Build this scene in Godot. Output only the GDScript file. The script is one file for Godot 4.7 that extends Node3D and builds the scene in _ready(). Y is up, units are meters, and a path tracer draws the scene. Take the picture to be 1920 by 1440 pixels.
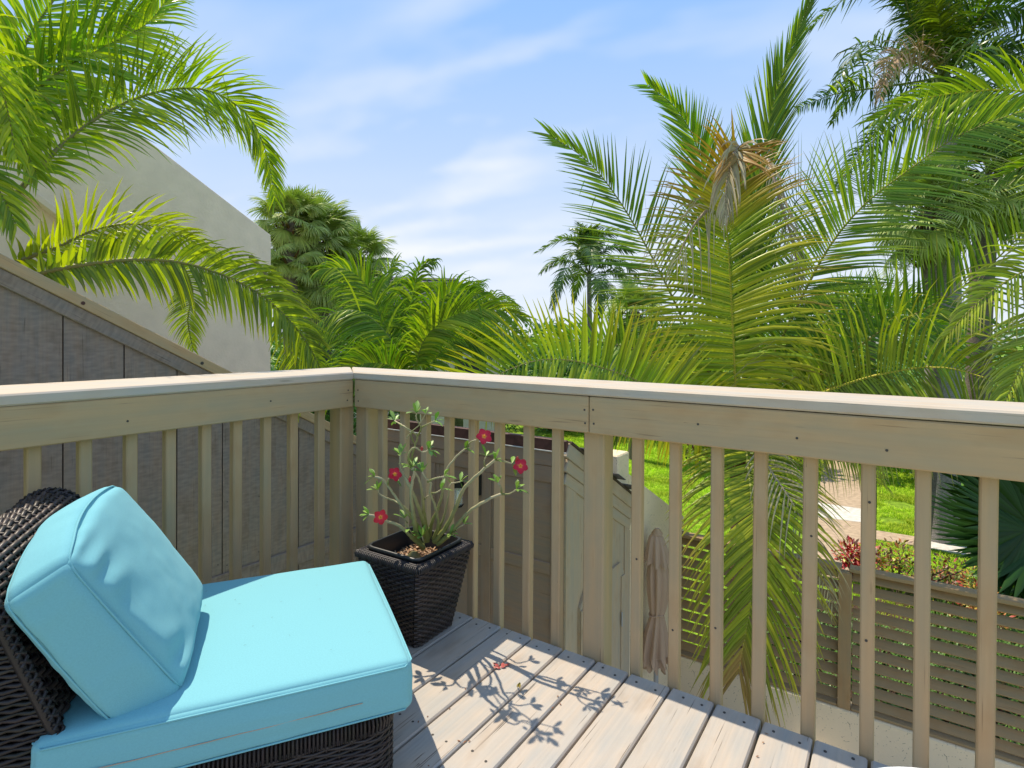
extends Node3D
# A corner of a painted timber balcony in a palm garden. y is up, metres; the balcony floor is y = 0,
# the corner of the railing is the origin, one rail runs along +x, the other along +z.

const DOWN := Vector3(0, -1, 0)
const UPV := Vector3(0, 1, 0)
const GROUND := -2.7
var rng := RandomNumberGenerator.new()
var mat := {}
var taken := {}


class MB:
	var v := PackedVector3Array()
	var n := PackedVector3Array()
	var t := PackedVector2Array()
	var c := PackedColorArray()
	var i := PackedInt32Array()

	func vert(p: Vector3, nn: Vector3, uv := Vector2.ZERO, col := Color.WHITE) -> int:
		v.append(p); n.append(nn); t.append(uv); c.append(col)
		return v.size() - 1

	func face(a: int, b: int, d: int) -> void:   # counter-clockwise seen from outside
		i.append(a); i.append(d); i.append(b)

	func poly(p: Array, nn: Vector3, uvs: Array, col := Color.WHITE) -> void:
		var first := v.size()
		for k in p.size():
			vert(p[k], nn, uvs[k] if uvs.size() > k else Vector2.ZERO, col)
		for k in range(1, p.size() - 1):
			face(first, first + k, first + k + 1)

	func quad(a: Vector3, b: Vector3, d: Vector3, e: Vector3, col := Color.WHITE, off := Vector2.ZERO) -> void:
		var nn := (b - a).cross(d - a).normalized()
		var ax := (b - a).normalized()
		var ay := nn.cross(ax)
		var us := []
		for p in [a, b, d, e]:
			us.append(Vector2((p - a).dot(ax), (p - a).dot(ay)) + off)
		poly([a, b, d, e], nn, us, col)

	# a box with chamfered edges; size along its own axes, the texture's u runs along axis «grain»
	func box(at: Vector3, size: Vector3, b := Basis.IDENTITY, bevel := 0.003, grain := 0, off := Vector2.ZERO, col := Color.WHITE) -> void:
		var h := size * 0.5
		var bv: float = minf(bevel, minf(h.x, minf(h.y, h.z)) * 0.9)
		for ax in 3:
			var u: int = (ax + 1) % 3
			var w: int = (ax + 2) % 3
			for s in [-1.0, 1.0]:
				var nn := Vector3.ZERO
				nn[ax] = s
				var ps := []
				var us := []
				var order := [[-1, -1], [1, -1], [1, 1], [-1, 1]]
				if s < 0: order = [[-1, -1], [-1, 1], [1, 1], [1, -1]]
				for q in order:
					var p := Vector3.ZERO
					p[ax] = s * h[ax]
					p[u] = q[0] * (h[u] - bv)
					p[w] = q[1] * (h[w] - bv)
					ps.append(at + b * p)
					us.append(_uv(p, ax, grain) + off)
				poly(ps, b * nn, us, col)
		for ax in 3:
			var u: int = (ax + 1) % 3
			var w: int = (ax + 2) % 3
			for su in [-1.0, 1.0]:
				for sw in [-1.0, 1.0]:
					var p0 := Vector3.ZERO
					var p1 := Vector3.ZERO
					p0[u] = su * h[u]; p0[w] = sw * (h[w] - bv)
					p1[u] = su * (h[u] - bv); p1[w] = sw * h[w]
					var lo := Vector3.ZERO
					var hi := Vector3.ZERO
					lo[ax] = -(h[ax] - bv); hi[ax] = h[ax] - bv
					var nn := Vector3.ZERO
					nn[u] = su; nn[w] = sw
					nn = nn.normalized()
					var ps := [p0 + lo, p0 + hi, p1 + hi, p1 + lo]
					if (ps[1] - ps[0]).cross(ps[2] - ps[0]).dot(nn) < 0: ps.reverse()
					var us := []
					var out := []
					for p in ps:
						us.append(_uv(p, u, grain) + off)
						out.append(at + b * p)
					poly(out, b * nn, us, col)
		for sx in [-1.0, 1.0]:
			for sy in [-1.0, 1.0]:
				for sz in [-1.0, 1.0]:
					var s := Vector3(sx, sy, sz)
					var a := Vector3(sx * h.x, sy * (h.y - bv), sz * (h.z - bv))
					var d := Vector3(sx * (h.x - bv), sy * h.y, sz * (h.z - bv))
					var e := Vector3(sx * (h.x - bv), sy * (h.y - bv), sz * h.z)
					var ps := [a, d, e]
					if (d - a).cross(e - a).dot(s) < 0: ps.reverse()
					poly([at + b * ps[0], at + b * ps[1], at + b * ps[2]], b * s.normalized(), [off, off, off], col)

	func _uv(p: Vector3, ax: int, grain: int) -> Vector2:
		if ax == grain:
			return Vector2(p[(grain + 1) % 3] * 0.12, p[(grain + 2) % 3])
		return Vector2(p[grain], p[3 - ax - grain] + ax * 0.21)

	# an upright slab with a polygon plan (points counter-clockwise seen from above: x to the right, z towards the viewer)
	func slab(plan: Array, y0: float, y1: float, bevel: float, off := Vector2.ZERO, turn_uv := false) -> void:
		var cen := Vector2.ZERO
		for p in plan: cen += p
		cen /= plan.size()
		var rings := []
		for r in [[bevel, y1], [0.0, y1 - bevel], [0.0, y0 + bevel], [bevel, y0]]:
			var ring := []
			for k in plan.size():
				var a: Vector2 = plan[(k + plan.size() - 1) % plan.size()]
				var b: Vector2 = plan[k]
				var d: Vector2 = plan[(k + 1) % plan.size()]
				var n1 := Vector2((b - a).y, -(b - a).x).normalized()
				var n2 := Vector2((d - b).y, -(d - b).x).normalized()
				if n1.dot((a + b) * 0.5 - cen) < 0: n1 = -n1
				if n2.dot((b + d) * 0.5 - cen) < 0: n2 = -n2
				var q: Vector2 = b - (n1 + n2) / (1.0 + n1.dot(n2)) * r[0]
				ring.append(Vector3(q.x, r[1], q.y))
			rings.append(ring)
		var uv := func(p: Vector3, side: bool) -> Vector2:
			var a := p.z if turn_uv else p.x
			var b := (p.y if side else (p.x if turn_uv else p.z))
			return Vector2(a, b) + off
		var top: Array = rings[0]
		var nn: Vector3 = (top[1] - top[0]).cross(top[2] - top[0])
		if nn.y < 0:
			for r in rings: r.reverse()
			top = rings[0]
		var us := []
		for p in top: us.append(uv.call(p, false))
		poly(top, Vector3.UP, us)
		var bot: Array = rings[3].duplicate()
		bot.reverse()
		us = []
		for p in bot: us.append(uv.call(p, false))
		poly(bot, Vector3.DOWN, us)
		for k in 3:
			for q in plan.size():
				var r: int = (q + 1) % plan.size()
				var a: Vector3 = rings[k][q]
				var b: Vector3 = rings[k + 1][q]
				var d: Vector3 = rings[k + 1][r]
				var e: Vector3 = rings[k][r]
				poly([a, b, d, e], (b - a).cross(d - a).normalized(), [uv.call(a, true), uv.call(b, true), uv.call(d, true), uv.call(e, true)])

	func tube(pts: Array, radii: Array, sides: int, cols: Array = [], squash := 1.0, cap := true) -> void:
		var count := pts.size()
		var along := 0.0
		var ref := Vector3.UP
		var first := v.size()
		var t0: Vector3 = (pts[1] - pts[0]).normalized()
		if absf(t0.dot(ref)) > 0.9: ref = Vector3.RIGHT
		for k in count:
			var tg: Vector3 = (pts[mini(k + 1, count - 1)] - pts[maxi(k - 1, 0)]).normalized()
			var s := tg.cross(ref).normalized()
			var u := s.cross(tg)
			ref = u
			if k > 0: along += pts[k].distance_to(pts[k - 1])
			var r: float = radii[mini(k, radii.size() - 1)]
			for q in sides + 1:
				var a := TAU * q / sides
				var d := s * cos(a) + u * sin(a) * squash
				vert(pts[k] + d * r, d.normalized(), Vector2(along, float(q) / sides * TAU * r), cols[mini(k, cols.size() - 1)] if cols.size() else Color.WHITE)
		for k in count - 1:
			for q in sides:
				var a := first + k * (sides + 1) + q
				face(a, a + sides + 1, a + 1)
				face(a + 1, a + sides + 1, a + sides + 2)
		if cap:
			for e in [0, count - 1]:
				var ring := []
				var nn: Vector3 = (pts[1] - pts[0]).normalized() * -1.0 if e == 0 else (pts[count - 1] - pts[count - 2]).normalized()
				for q in sides: ring.append(v[first + e * (sides + 1) + q])
				if (ring[1] - ring[0]).cross(ring[2] - ring[0]).dot(nn) < 0: ring.reverse()
				poly(ring, nn, [], cols[mini(e, cols.size() - 1)] if cols.size() else Color.WHITE)

	# loops of equal length joined into a skin; the last loop may be capped
	func loft(loops: Array, closed := true, cap_last := false, col := Color.WHITE, uvs := Vector2.ONE) -> void:
		var m: int = loops[0].size()
		var first := v.size()
		var count := loops.size()
		var w := m + 1 if closed else m
		for k in count:
			for q in w:
				var p: Vector3 = loops[k][q % m]
				var du: Vector3
				if closed: du = loops[k][(q + 1) % m] - loops[k][(q + m - 1) % m]
				else: du = loops[k][mini(q + 1, m - 1)] - loops[k][maxi(q - 1, 0)]
				var dv: Vector3 = loops[mini(k + 1, count - 1)][q % m] - loops[maxi(k - 1, 0)][q % m]
				vert(p, du.cross(dv).normalized(), Vector2(q, k) * uvs, col)
		for k in count - 1:
			for q in w - 1:
				var a := first + k * w + q
				face(a, a + 1, a + w)
				face(a + 1, a + w + 1, a + w)
		if cap_last:
			var ring: Array = loops[count - 1].duplicate()
			var nn: Vector3 = (ring[1] - ring[0]).cross(ring[2] - ring[0]).normalized()
			poly(ring, nn, [], col)

	# one leaf blade: a folded strip that bends towards «sag»
	func blade(at: Vector3, dir: Vector3, nrm: Vector3, length: float, width: float, sag: float, rows: int, fold: float, c0: Color, c1: Color, tipstart := 0.6, shape := 0) -> void:
		var p := at
		var d := dir
		var first := v.size()
		for k in rows + 1:
			var f := float(k) / rows
			var w: float
			if shape == 0: w = width * (0.45 + 2.6 * f if f < 0.21 else pow(1.0 - (f - 0.21) / 0.79, 0.75)) * 0.5
			else: w = width * 0.5 * pow(sin(PI * (0.06 + 0.92 * f)), 0.8)
			if k == rows: w = width * 0.02
			var ac := d.cross(nrm).normalized()
			var nn := ac.cross(d).normalized()
			var col := c0.lerp(c1, clampf((f - tipstart) / maxf(1.0 - tipstart, 0.05), 0, 1))
			if fold > 0.0:
				vert(p - ac * w - nn * w * fold, (nn - ac * fold).normalized(), Vector2(0, f), col)
				vert(p, nn, Vector2(0.5, f), col.lerp(Color(0.50, 0.52, 0.10), 0.34) if shape == 0 else col * 1.15)
				vert(p + ac * w - nn * w * fold, (nn + ac * fold).normalized(), Vector2(1, f), col)
			else:
				vert(p - ac * w, nn, Vector2(0, f), col)
				vert(p + ac * w, nn, Vector2(1, f), col)
			p += d * (length / rows)
			d = (d + DOWN * sag * (0.5 + f) * 2.0 / rows).normalized()
		var st := 3 if fold > 0.0 else 2
		for k in rows:
			for q in st - 1:
				var a := first + k * st + q
				face(a, a + 1, a + st)
				face(a + 1, a + st + 1, a + st)

	func mesh() -> ArrayMesh:
		var arr := []
		arr.resize(Mesh.ARRAY_MAX)
		arr[Mesh.ARRAY_VERTEX] = v
		arr[Mesh.ARRAY_NORMAL] = n
		arr[Mesh.ARRAY_TEX_UV] = t
		arr[Mesh.ARRAY_COLOR] = c
		arr[Mesh.ARRAY_INDEX] = i
		var m := ArrayMesh.new()
		m.add_surface_from_arrays(Mesh.PRIMITIVE_TRIANGLES, arr)
		return m


# ---------------------------------------------------------------- naming and building
func tag(o: Node, label: String, category := "", group := "", kind := "") -> void:
	if label: o.set_meta("label", label)
	if category: o.set_meta("category", category)
	if group: o.set_meta("group", group)
	if kind: o.set_meta("kind", kind)


func numbered(called: String) -> String:
	var k: int = taken.get(called, 0)
	taken[called] = k + 1
	return called if k == 0 else "%s_%03d" % [called, k]


func thing(called: String, at: Vector3, label: String, category: String, group := "") -> Node3D:
	var o := Node3D.new()
	o.name = numbered(called)
	add_child(o)
	o.position = at
	tag(o, label, category, group)
	return o


func part(parent: Node, called: String, m: Mesh, material: Material, at := Vector3.ZERO, b := Basis.IDENTITY) -> MeshInstance3D:
	var o := MeshInstance3D.new()
	var k := 0
	var nm := called
	while parent.has_node(nm):
		k += 1
		nm = "%s_%03d" % [called, k]
	o.name = nm if parent != self else numbered(called)
	o.mesh = m
	o.material_override = material
	parent.add_child(o, true)
	o.transform = Transform3D(b, at)
	return o


func solid(called: String, m: Mesh, material: Material, label: String, category := "", kind := "", at := Vector3.ZERO, group := "") -> MeshInstance3D:
	var o := part(self, called, m, material, at)
	tag(o, label, category, group, kind)
	return o


func local(mb: MB, origin: Vector3) -> MB:
	for k in mb.v.size(): mb.v[k] -= origin
	return mb


func R(a: float, b: float) -> float:
	return rng.randf_range(a, b)


func roff() -> Vector2:
	return Vector2(R(0, 5), R(0, 5))


func lin(r: float, g: float, b: float) -> Color:
	return Color(r, g, b).linear_to_srgb()


# ---------------------------------------------------------------- textures
func noise(freq: float, s: int, oct := 4, kind := FastNoiseLite.TYPE_SIMPLEX_SMOOTH, fract := FastNoiseLite.FRACTAL_FBM) -> FastNoiseLite:
	var f := FastNoiseLite.new()
	f.noise_type = kind
	f.frequency = freq
	f.seed = s
	f.fractal_type = fract
	f.fractal_octaves = oct
	return f


# a tiling grey field of w x h, made small and stretched so that it runs along one direction
func field(w: int, h: int, sw: int, sh: int, f: FastNoiseLite) -> PackedByteArray:
	var im := f.get_seamless_image(sw, sh, false, false, 0.15, true)
	im.convert(Image.FORMAT_L8)
	if sw != w or sh != h: im.resize(w, h, Image.INTERPOLATE_CUBIC)
	return im.get_data()


func grey_tex(w: int, h: int, d: PackedByteArray) -> ImageTexture:
	return ImageTexture.create_from_image(Image.create_from_data(w, h, false, Image.FORMAT_L8, d))


func rgb_tex(w: int, h: int, d: PackedByteArray) -> ImageTexture:
	return ImageTexture.create_from_image(Image.create_from_data(w, h, false, Image.FORMAT_RGB8, d))


# painted, weathered timber: [colour, height]; u along the grain
func wood_tex(s: int, crack_amount: float, saw: float, grime: float, soft := 1.0) -> Array:
	var w := 1024
	var h := 512
	var fine := field(w, h, 48, 512, noise(0.06, s, 4))
	var broad := field(w, h, 24, 128, noise(0.05, s + 1, 3))
	var ridge := field(w, h, 36, 512, noise(0.02, s + 2, 3, FastNoiseLite.TYPE_SIMPLEX_SMOOTH, FastNoiseLite.FRACTAL_RIDGED))
	var blot := field(w, h, 256, 128, noise(0.02, s + 3, 4))
	var sawn := field(w, h, 512, 40, noise(0.12, s + 4, 2))
	var col := PackedByteArray()
	var hei := PackedByteArray()
	col.resize(w * h * 3)
	hei.resize(w * h)
	for k in w * h:
		var f := fine[k] / 255.0 - 0.5
		var g := broad[k] / 255.0 - 0.5
		var b := blot[k] / 255.0 - 0.5
		var crack := clampf((ridge[k] / 255.0 - 0.87) * 12.0, 0.0, 1.0) * clampf((b + 0.14) * 6.0, 0.0, 1.0) * crack_amount
		var sw := (sawn[k] / 255.0 - 0.5) * saw
		var val := 0.91 + f * 0.04 * soft + g * 0.03 * soft + b * 0.05 * soft + sw * 0.3 - crack * 0.45 - maxf(0.0, b - 0.08) * grime
		var warm := g * 0.05 + b * 0.05
		col[k * 3] = int(clampf(val + warm, 0.05, 1.0) * 255)
		col[k * 3 + 1] = int(clampf(val, 0.05, 1.0) * 255)
		col[k * 3 + 2] = int(clampf(val - warm, 0.05, 1.0) * 255)
		hei[k] = int(clampf(0.6 + f * 0.35 + g * 0.2 + sw * 0.5 - crack * 0.6, 0, 1) * 255)
	return [rgb_tex(w, h, col), grey_tex(w, h, hei)]


func std(col: Color, rough := 0.7, spec := 0.4) -> StandardMaterial3D:
	var m := StandardMaterial3D.new()
	m.albedo_color = col
	m.roughness = rough
	m.metallic_specular = spec
	return m


func wooden(col: Color, tex: Array, relief := 0.12, rough := 0.62) -> StandardMaterial3D:
	var m := std(col, rough, 0.35)
	m.albedo_texture = tex[0]
	m.heightmap_enabled = true
	m.heightmap_texture = tex[1]
	m.heightmap_scale = relief
	m.uv1_scale = Vector3(0.62, 2.4, 1)
	return m


func tri(m: StandardMaterial3D, scale: float) -> StandardMaterial3D:
	m.uv1_triplanar = true
	m.uv1_world_triplanar = true
	m.uv1_scale = Vector3.ONE * scale
	return m


func leafy(glow: Color, rough := 0.38, spec := 0.5) -> StandardMaterial3D:
	var m := std(Color.WHITE, rough, spec)
	m.vertex_color_use_as_albedo = true
	m.backlight_enabled = true
	m.backlight = glow
	return m


func blotch_tex(s: int, lo: float, hi: float, freq := 0.015, oct := 6) -> ImageTexture:
	var d := field(512, 512, 512, 512, noise(freq, s, oct))
	for k in d.size(): d[k] = int((lo + (hi - lo) * d[k] / 255.0) * 255)
	return grey_tex(512, 512, d)


func make_materials() -> void:
	var wt := wood_tex(11, 1.0, 0.0, 0.25)
	var wt2 := wood_tex(23, 0.4, 0.0, 0.15, 0.7)
	var wt3 := wood_tex(37, 0.5, 0.45, 0.3)
	mat.deck = wooden(lin(0.54, 0.485, 0.425), wt, 0.15, 0.6)
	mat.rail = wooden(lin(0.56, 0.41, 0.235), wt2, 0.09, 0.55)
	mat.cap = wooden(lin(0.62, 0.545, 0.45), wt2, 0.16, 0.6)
	mat.siding = wooden(lin(0.33, 0.265, 0.215), wt3, 0.3, 0.8)
	mat.shed = wooden(lin(0.39, 0.27, 0.195), wt2, 0.1, 0.7)
	mat.shedside = wooden(lin(0.54, 0.43, 0.31), wt2, 0.1, 0.7)
	mat.fence = wooden(lin(0.44, 0.30, 0.155), wt2, 0.1, 0.7)
	mat.nail = std(lin(0.06, 0.055, 0.05), 0.6)
	mat.flash = std(lin(0.13, 0.055, 0.045), 0.55)
	mat.flash.albedo_texture = blotch_tex(71, 0.7, 1.0)
	tri(mat.flash, 1.3)
	mat.drip = std(lin(0.6, 0.58, 0.54), 0.5)
	var stucco := std(lin(0.96, 0.80, 0.67), 0.9, 0.2)
	stucco.albedo_texture = blotch_tex(5, 0.95, 1.0, 0.01)
	stucco.heightmap_enabled = true
	stucco.heightmap_texture = blotch_tex(6, 0.0, 1.0, 0.06, 5)
	stucco.heightmap_scale = 0.2
	mat.stucco = tri(stucco, 0.9)
	var st2: StandardMaterial3D = stucco.duplicate()
	st2.albedo_color = lin(0.80, 0.66, 0.46)
	mat.stucco_low = tri(st2, 1.4)
	# dirt and hairline cracks belong to the low wall
	var cr := noise(0.012, 44, 3, FastNoiseLite.TYPE_SIMPLEX_SMOOTH, FastNoiseLite.FRACTAL_RIDGED)
	var d := field(512, 512, 512, 512, cr)
	for k in d.size(): d[k] = 255 - int(clampf((d[k] / 255.0 - 0.87) * 5.0, 0, 0.55) * 255)
	st2.albedo_texture = grey_tex(512, 512, d)
	mat.wicker = std(lin(0.022, 0.018, 0.017), 0.45, 0.45)
	mat.wicker.vertex_color_use_as_albedo = true
	mat.wicker.albedo_color = Color.WHITE
	mat.black = std(lin(0.012, 0.012, 0.012), 0.6)
	mat.pot = std(lin(0.018, 0.02, 0.022), 0.38, 0.5)
	var fab := std(lin(0.20, 0.49, 0.55), 0.9, 0.2)
	fab.rim_enabled = true
	fab.rim = 0.4
	fab.rim_tint = 0.5
	fab.heightmap_enabled = true
	fab.heightmap_texture = blotch_tex(9, 0.0, 1.0, 0.3, 3)
	fab.heightmap_scale = 0.05
	fab.albedo_texture = blotch_tex(10, 0.94, 1.0, 0.12, 5)
	mat.fabric = tri(fab, 3.0)
	mat.palm = leafy(Color(0.78, 0.85, 0.2), 0.3, 0.32)
	mat.palm_thin = leafy(Color(0.95, 1.0, 0.2), 0.27, 0.42)
	mat.fan = leafy(Color(0.5, 0.6, 0.25), 0.55, 0.3)
	mat.leaf = leafy(Color(0.5, 0.6, 0.25), 0.45)
	mat.dead = leafy(Color(0.3, 0.3, 0.25), 0.75, 0.2)
	mat.stem = std(Color.WHITE, 0.55, 0.4)
	mat.stem.vertex_color_use_as_albedo = true
	mat.bark = std(Color.WHITE, 0.9, 0.2)
	mat.bark.vertex_color_use_as_albedo = true
	mat.bark.albedo_texture = blotch_tex(13, 0.65, 1.0, 0.03)
	mat.bark.heightmap_enabled = true
	mat.bark.heightmap_texture = blotch_tex(14, 0, 1, 0.05)
	mat.bark.heightmap_scale = 0.7
	tri(mat.bark, 1.5)
	mat.petal = leafy(Color(0.5, 0.2, 0.2), 0.5)
	var lawn := std(lin(0.28, 0.46, 0.04), 0.9, 0.2)
	lawn.albedo_texture = blotch_tex(15, 0.6, 1.0, 0.02)
	mat.lawn = tri(lawn, 0.6)
	mat.grass = leafy(Color(0.5, 0.6, 0.15), 0.6, 0.3)
	var con := std(lin(0.52, 0.40, 0.28), 0.85, 0.2)
	con.albedo_texture = blotch_tex(16, 0.82, 1.0, 0.02)
	mat.path = tri(con, 0.7)
	var con2: StandardMaterial3D = con.duplicate()
	con2.albedo_color = lin(0.72, 0.69, 0.62)
	mat.pale = con2
	var mul := std(lin(0.20, 0.12, 0.09), 0.95, 0.1)
	mul.albedo_texture = blotch_tex(17, 0.3, 1.0, 0.12)
	mat.mulch = tri(mul, 1.0)
	mat.mulch_chip = std(Color.WHITE, 0.8, 0.2)
	mat.mulch_chip.vertex_color_use_as_albedo = true
	var sh := std(lin(0.22, 0.21, 0.22), 0.9, 0.2)
	sh.albedo_texture = blotch_tex(18, 0.5, 1.0, 0.08)
	mat.shingle = tri(sh, 0.8)
	mat.edge = std(lin(0.07, 0.05, 0.035), 0.9)
	mat.house = std(lin(0.66, 0.58, 0.48), 0.9)
	mat.house.albedo_texture = blotch_tex(19, 0.85, 1.0)
	tri(mat.house, 0.5)
	mat.house_grey = std(lin(0.36, 0.36, 0.38), 0.9)
	mat.window = std(lin(0.03, 0.04, 0.05), 0.12, 0.6)
	mat.metal = std(lin(0.35, 0.35, 0.36), 0.45, 0.5)
	mat.white = std(lin(0.75, 0.75, 0.76), 0.35, 0.5)
	mat.canvas = std(lin(0.47, 0.33, 0.24), 0.9, 0.2)
	mat.canvas.heightmap_enabled = true
	mat.canvas.heightmap_texture = blotch_tex(21, 0, 1, 0.2, 3)
	mat.canvas.heightmap_scale = 0.05
	tri(mat.canvas, 3.0)
	mat.glass = std(Color(0.9, 0.95, 0.95, 0.25), 0.05, 0.6)
	mat.glass.transparency = BaseMaterial3D.TRANSPARENCY_ALPHA


# ---------------------------------------------------------------- sky
func sky_image() -> Image:
	var w := 1024
	var h := 512
	var im := Image.create(w, h, false, Image.FORMAT_RGBF)
	var wisp := noise(1.1, 301, 5)
	var streak := noise(2.4, 302, 4)
	var mask := noise(0.45, 303, 2)
	var zen := Vector3(0.42, 0.54, 0.80)
	var mid := Vector3(0.315, 0.545, 0.95)
	var low := Vector3(0.86, 0.91, 0.985)
	for y in h:
		var th := PI * (y + 0.5) / h
		var el := PI / 2 - th
		var e := rad_to_deg(el)
		for x in w:
			var az := TAU * (x + 0.5) / w
			var dir := Vector3(sin(az) * sin(th), cos(th), -cos(az) * sin(th))
			var c: Vector3
			if e > 30.0: c = mid.lerp(zen, clampf((e - 30.0) / 55.0, 0, 1))
			else: c = low.lerp(mid, pow(clampf(e / 30.0, 0, 1), 0.75))
			if e < 0.0: c = low.lerp(Vector3(0.40, 0.42, 0.36), clampf(-e / 8.0, 0, 1))
			else:
				var flat := Vector2(dir.x, dir.z) / (dir.y + 0.22) + Vector2(-9.1, -6.3)
				var a := wisp.get_noise_2d(flat.x * 0.9 + flat.y * 0.3, flat.y * 1.5)
				var b := streak.get_noise_2d(flat.x * 0.5, flat.y * 1.6 + flat.x * 0.4)
				var m := clampf(mask.get_noise_2d(flat.x, flat.y) * 1.6 + 0.45, 0, 1)
				var cl := clampf((a * 0.75 + b * 0.35 + 0.06) * 1.6, 0, 1) * m
				cl *= clampf((e - 1.0) / 6.0, 0.0, 1.0) * (0.55 + 0.75 * exp(-pow((wrapf(rad_to_deg(az), -180, 180) + 40.0) / 17.0, 2)))
				# a long thin bank of haze low over the garden
				var bank := exp(-pow((e - 8.0) / 4.5, 2)) * clampf(0.55 + b * 1.2, 0, 1) * 0.55
				cl = clampf(cl * 0.68 + bank, 0, 0.92)
				c = c.lerp(Vector3(0.90, 0.93, 0.98), cl)
			im.set_pixel(x, y, Color(c.x, c.y, c.z))
	return im


# ---------------------------------------------------------------- palms
func spline(pts: Array, count: int) -> Array:
	var raw := []
	var lens := [0.0]
	var steps := 12
	for k in pts.size() - 1:
		var p0: Vector3 = pts[maxi(k - 1, 0)]
		var p1: Vector3 = pts[k]
		var p2: Vector3 = pts[k + 1]
		var p3: Vector3 = pts[mini(k + 2, pts.size() - 1)]
		for s in steps:
			raw.append(p1.cubic_interpolate(p2, p0, p3, float(s) / steps))
	raw.append(pts[pts.size() - 1])
	for k in range(1, raw.size()): lens.append(lens[k - 1] + raw[k].distance_to(raw[k - 1]))
	var out := []
	var j := 0
	for k in count:
		var want: float = lens[lens.size() - 1] * k / (count - 1)
		while j < raw.size() - 2 and lens[j + 1] < want: j += 1
		var span: float = maxf(lens[j + 1] - lens[j], 1e-6)
		out.append(raw[j].lerp(raw[j + 1], clampf((want - lens[j]) / span, 0, 1)))
	return out


# a feather leaf: pts from stalk to tip, face = the way its blade looks
func frond(parent: Node3D, pts: Array, face: Vector3, o: Dictionary) -> MeshInstance3D:
	rng.seed = int(o.get("seed", 1)) * 7919 + 13
	var n: int = o.get("n", 80)
	var L: float = o.get("L", 0.6)
	var W: float = o.get("W", 0.035)
	var a0: float = deg_to_rad(o.get("a0", 75))
	var a1: float = deg_to_rad(o.get("a1", 35))
	var vee: float = deg_to_rad(o.get("vee", 12))
	var plum: float = deg_to_rad(o.get("plum", 4))
	var sag: float = o.get("sag", 0.5)
	var c0: Color = o.get("col", Color(0.06, 0.14, 0.02)) * o.get("gain", 1.0)
	var c1: Color = o.get("tip", Color(0.20, 0.24, 0.03)) * 1.35
	var dead: Color = o.get("dead", Color(0.34, 0.26, 0.17))
	var tipf: float = o.get("tipf", 0.5)
	var deadf: float = o.get("deadf", 0.06)
	var deadtip: float = o.get("deadtip", 0.0)
	var brk: float = o.get("brk", 0.025)
	var start: float = o.get("start", 0.14)
	var rows: int = o.get("rows", 5)
	var r0: float = o.get("r0", 0.016)
	var fold: float = o.get("fold", 0.45)
	var la: float = o.get("la", 0.45)
	var lb: float = o.get("lb", 0.35)
	var one: int = o.get("one", 0)
	var twist: float = o.get("twist", 0.35)
	var tilt: float = deg_to_rad(o.get("tilt", 0.0))
	var brf: float = o.get("brf", 0.26)
	var bright: Color = o.get("bright", Color(0.60, 0.70, 0.05))
	var path := spline(pts, n + 1)
	var org: Vector3 = pts[0]
	if parent.position != Vector3.ZERO: org = parent.position
	var mb := MB.new()
	for k in range(int(n * start), n + 1):
		var t := float(k) / n
		var tg: Vector3 = (path[mini(k + 1, n)] - path[maxi(k - 1, 0)]).normalized()
		var side := tg.cross(face).normalized()
		var nrm := side.cross(tg).normalized()
		var f := (t - start) / (1.0 - start)
		var prof: float = lerpf(la, 1.0, smoothstep(0.0, 0.3, f)) * lerpf(1.0, lb, smoothstep(0.5, 1.0, f))
		for s in [-1.0, 1.0]:
			if one != 0 and s != one and R(0, 1) < 0.85: continue
			if R(0, 1) < 0.05: continue
			var a := lerpf(a0, a1, f) + R(-0.07, 0.07)
			var b := vee + R(-plum, plum)
			var dir: Vector3 = tg * cos(a) + (side * s * cos(b) + nrm * sin(b)) * sin(a)
			var ln: Vector3 = (nrm * cos(b) - side * s * sin(b)).normalized()
			ln = (ln * cos(tilt) + tg * sin(tilt)).normalized().rotated(dir.normalized(), R(-twist, twist))
			var shade := R(0.55, 1.25)
			var base := Color(c0.r * shade, c0.g * shade, c0.b * shade)
			if R(0, 1) < brf: base = base.lerp(bright, R(0.4, 0.9))
			var end := base.lerp(c1, tipf * R(0.3, 1.0))
			var ts: float = R(0.35, 0.7) * o.get("ts", 1.0)
			if deadtip > 0.0 and f > 1.0 - deadtip:
				var q := clampf((f - 1.0 + deadtip) / deadtip * 1.6, 0, 1)
				base = base.lerp(dead * R(0.7, 1.2), q)
				end = dead * R(0.8, 1.5)
				ts = 0.25
			elif R(0, 1) < deadf:
				end = dead * R(0.6, 1.4)
				ts = R(0.45, 0.85)
			base.a = 1.0; end.a = 1.0
			var ll := L * prof * R(0.86, 1.06)
			var pp: Vector3 = path[k] + nrm * r0 * 0.5 - org
			if R(0, 1) < brk:
				# a leaflet that has snapped and hangs
				var cut := ll * R(0.35, 0.65)
				mb.blade(pp, dir, ln, cut, W * R(0.8, 1.0), 0.15, 2, fold, base, base.lerp(end, 0.3), 0.5, 0)
				mb.blade(pp + dir * cut * 0.9, (DOWN * 1.0 + dir * 0.35).normalized(), side, ll - cut, W * 0.55, 0.4, 3, 0.0, base.lerp(end, 0.4), end, 0.2)
				continue
			mb.blade(pp, dir, ln, ll, W * R(0.8, 1.1) * lerpf(1.0, 0.6, f), sag * R(0.6, 1.4), rows, fold, base, end, ts)
	var fr := part(parent, "frond", mb.mesh(), o.get("mat", mat.palm), org - parent.position)
	var rb := MB.new()
	var rp := []
	var rr := []
	var rc := []
	var cr: Color = o.get("rib", Color(0.24, 0.24, 0.06))
	for k in range(0, n + 1, maxi(1, n / 22)):
		rp.append(path[k] - org)
		rr.append(lerpf(r0, r0 * 0.12, pow(float(k) / n, 0.8)))
		rc.append(cr)
	rb.tube(rp, rr, 6, rc)
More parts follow.
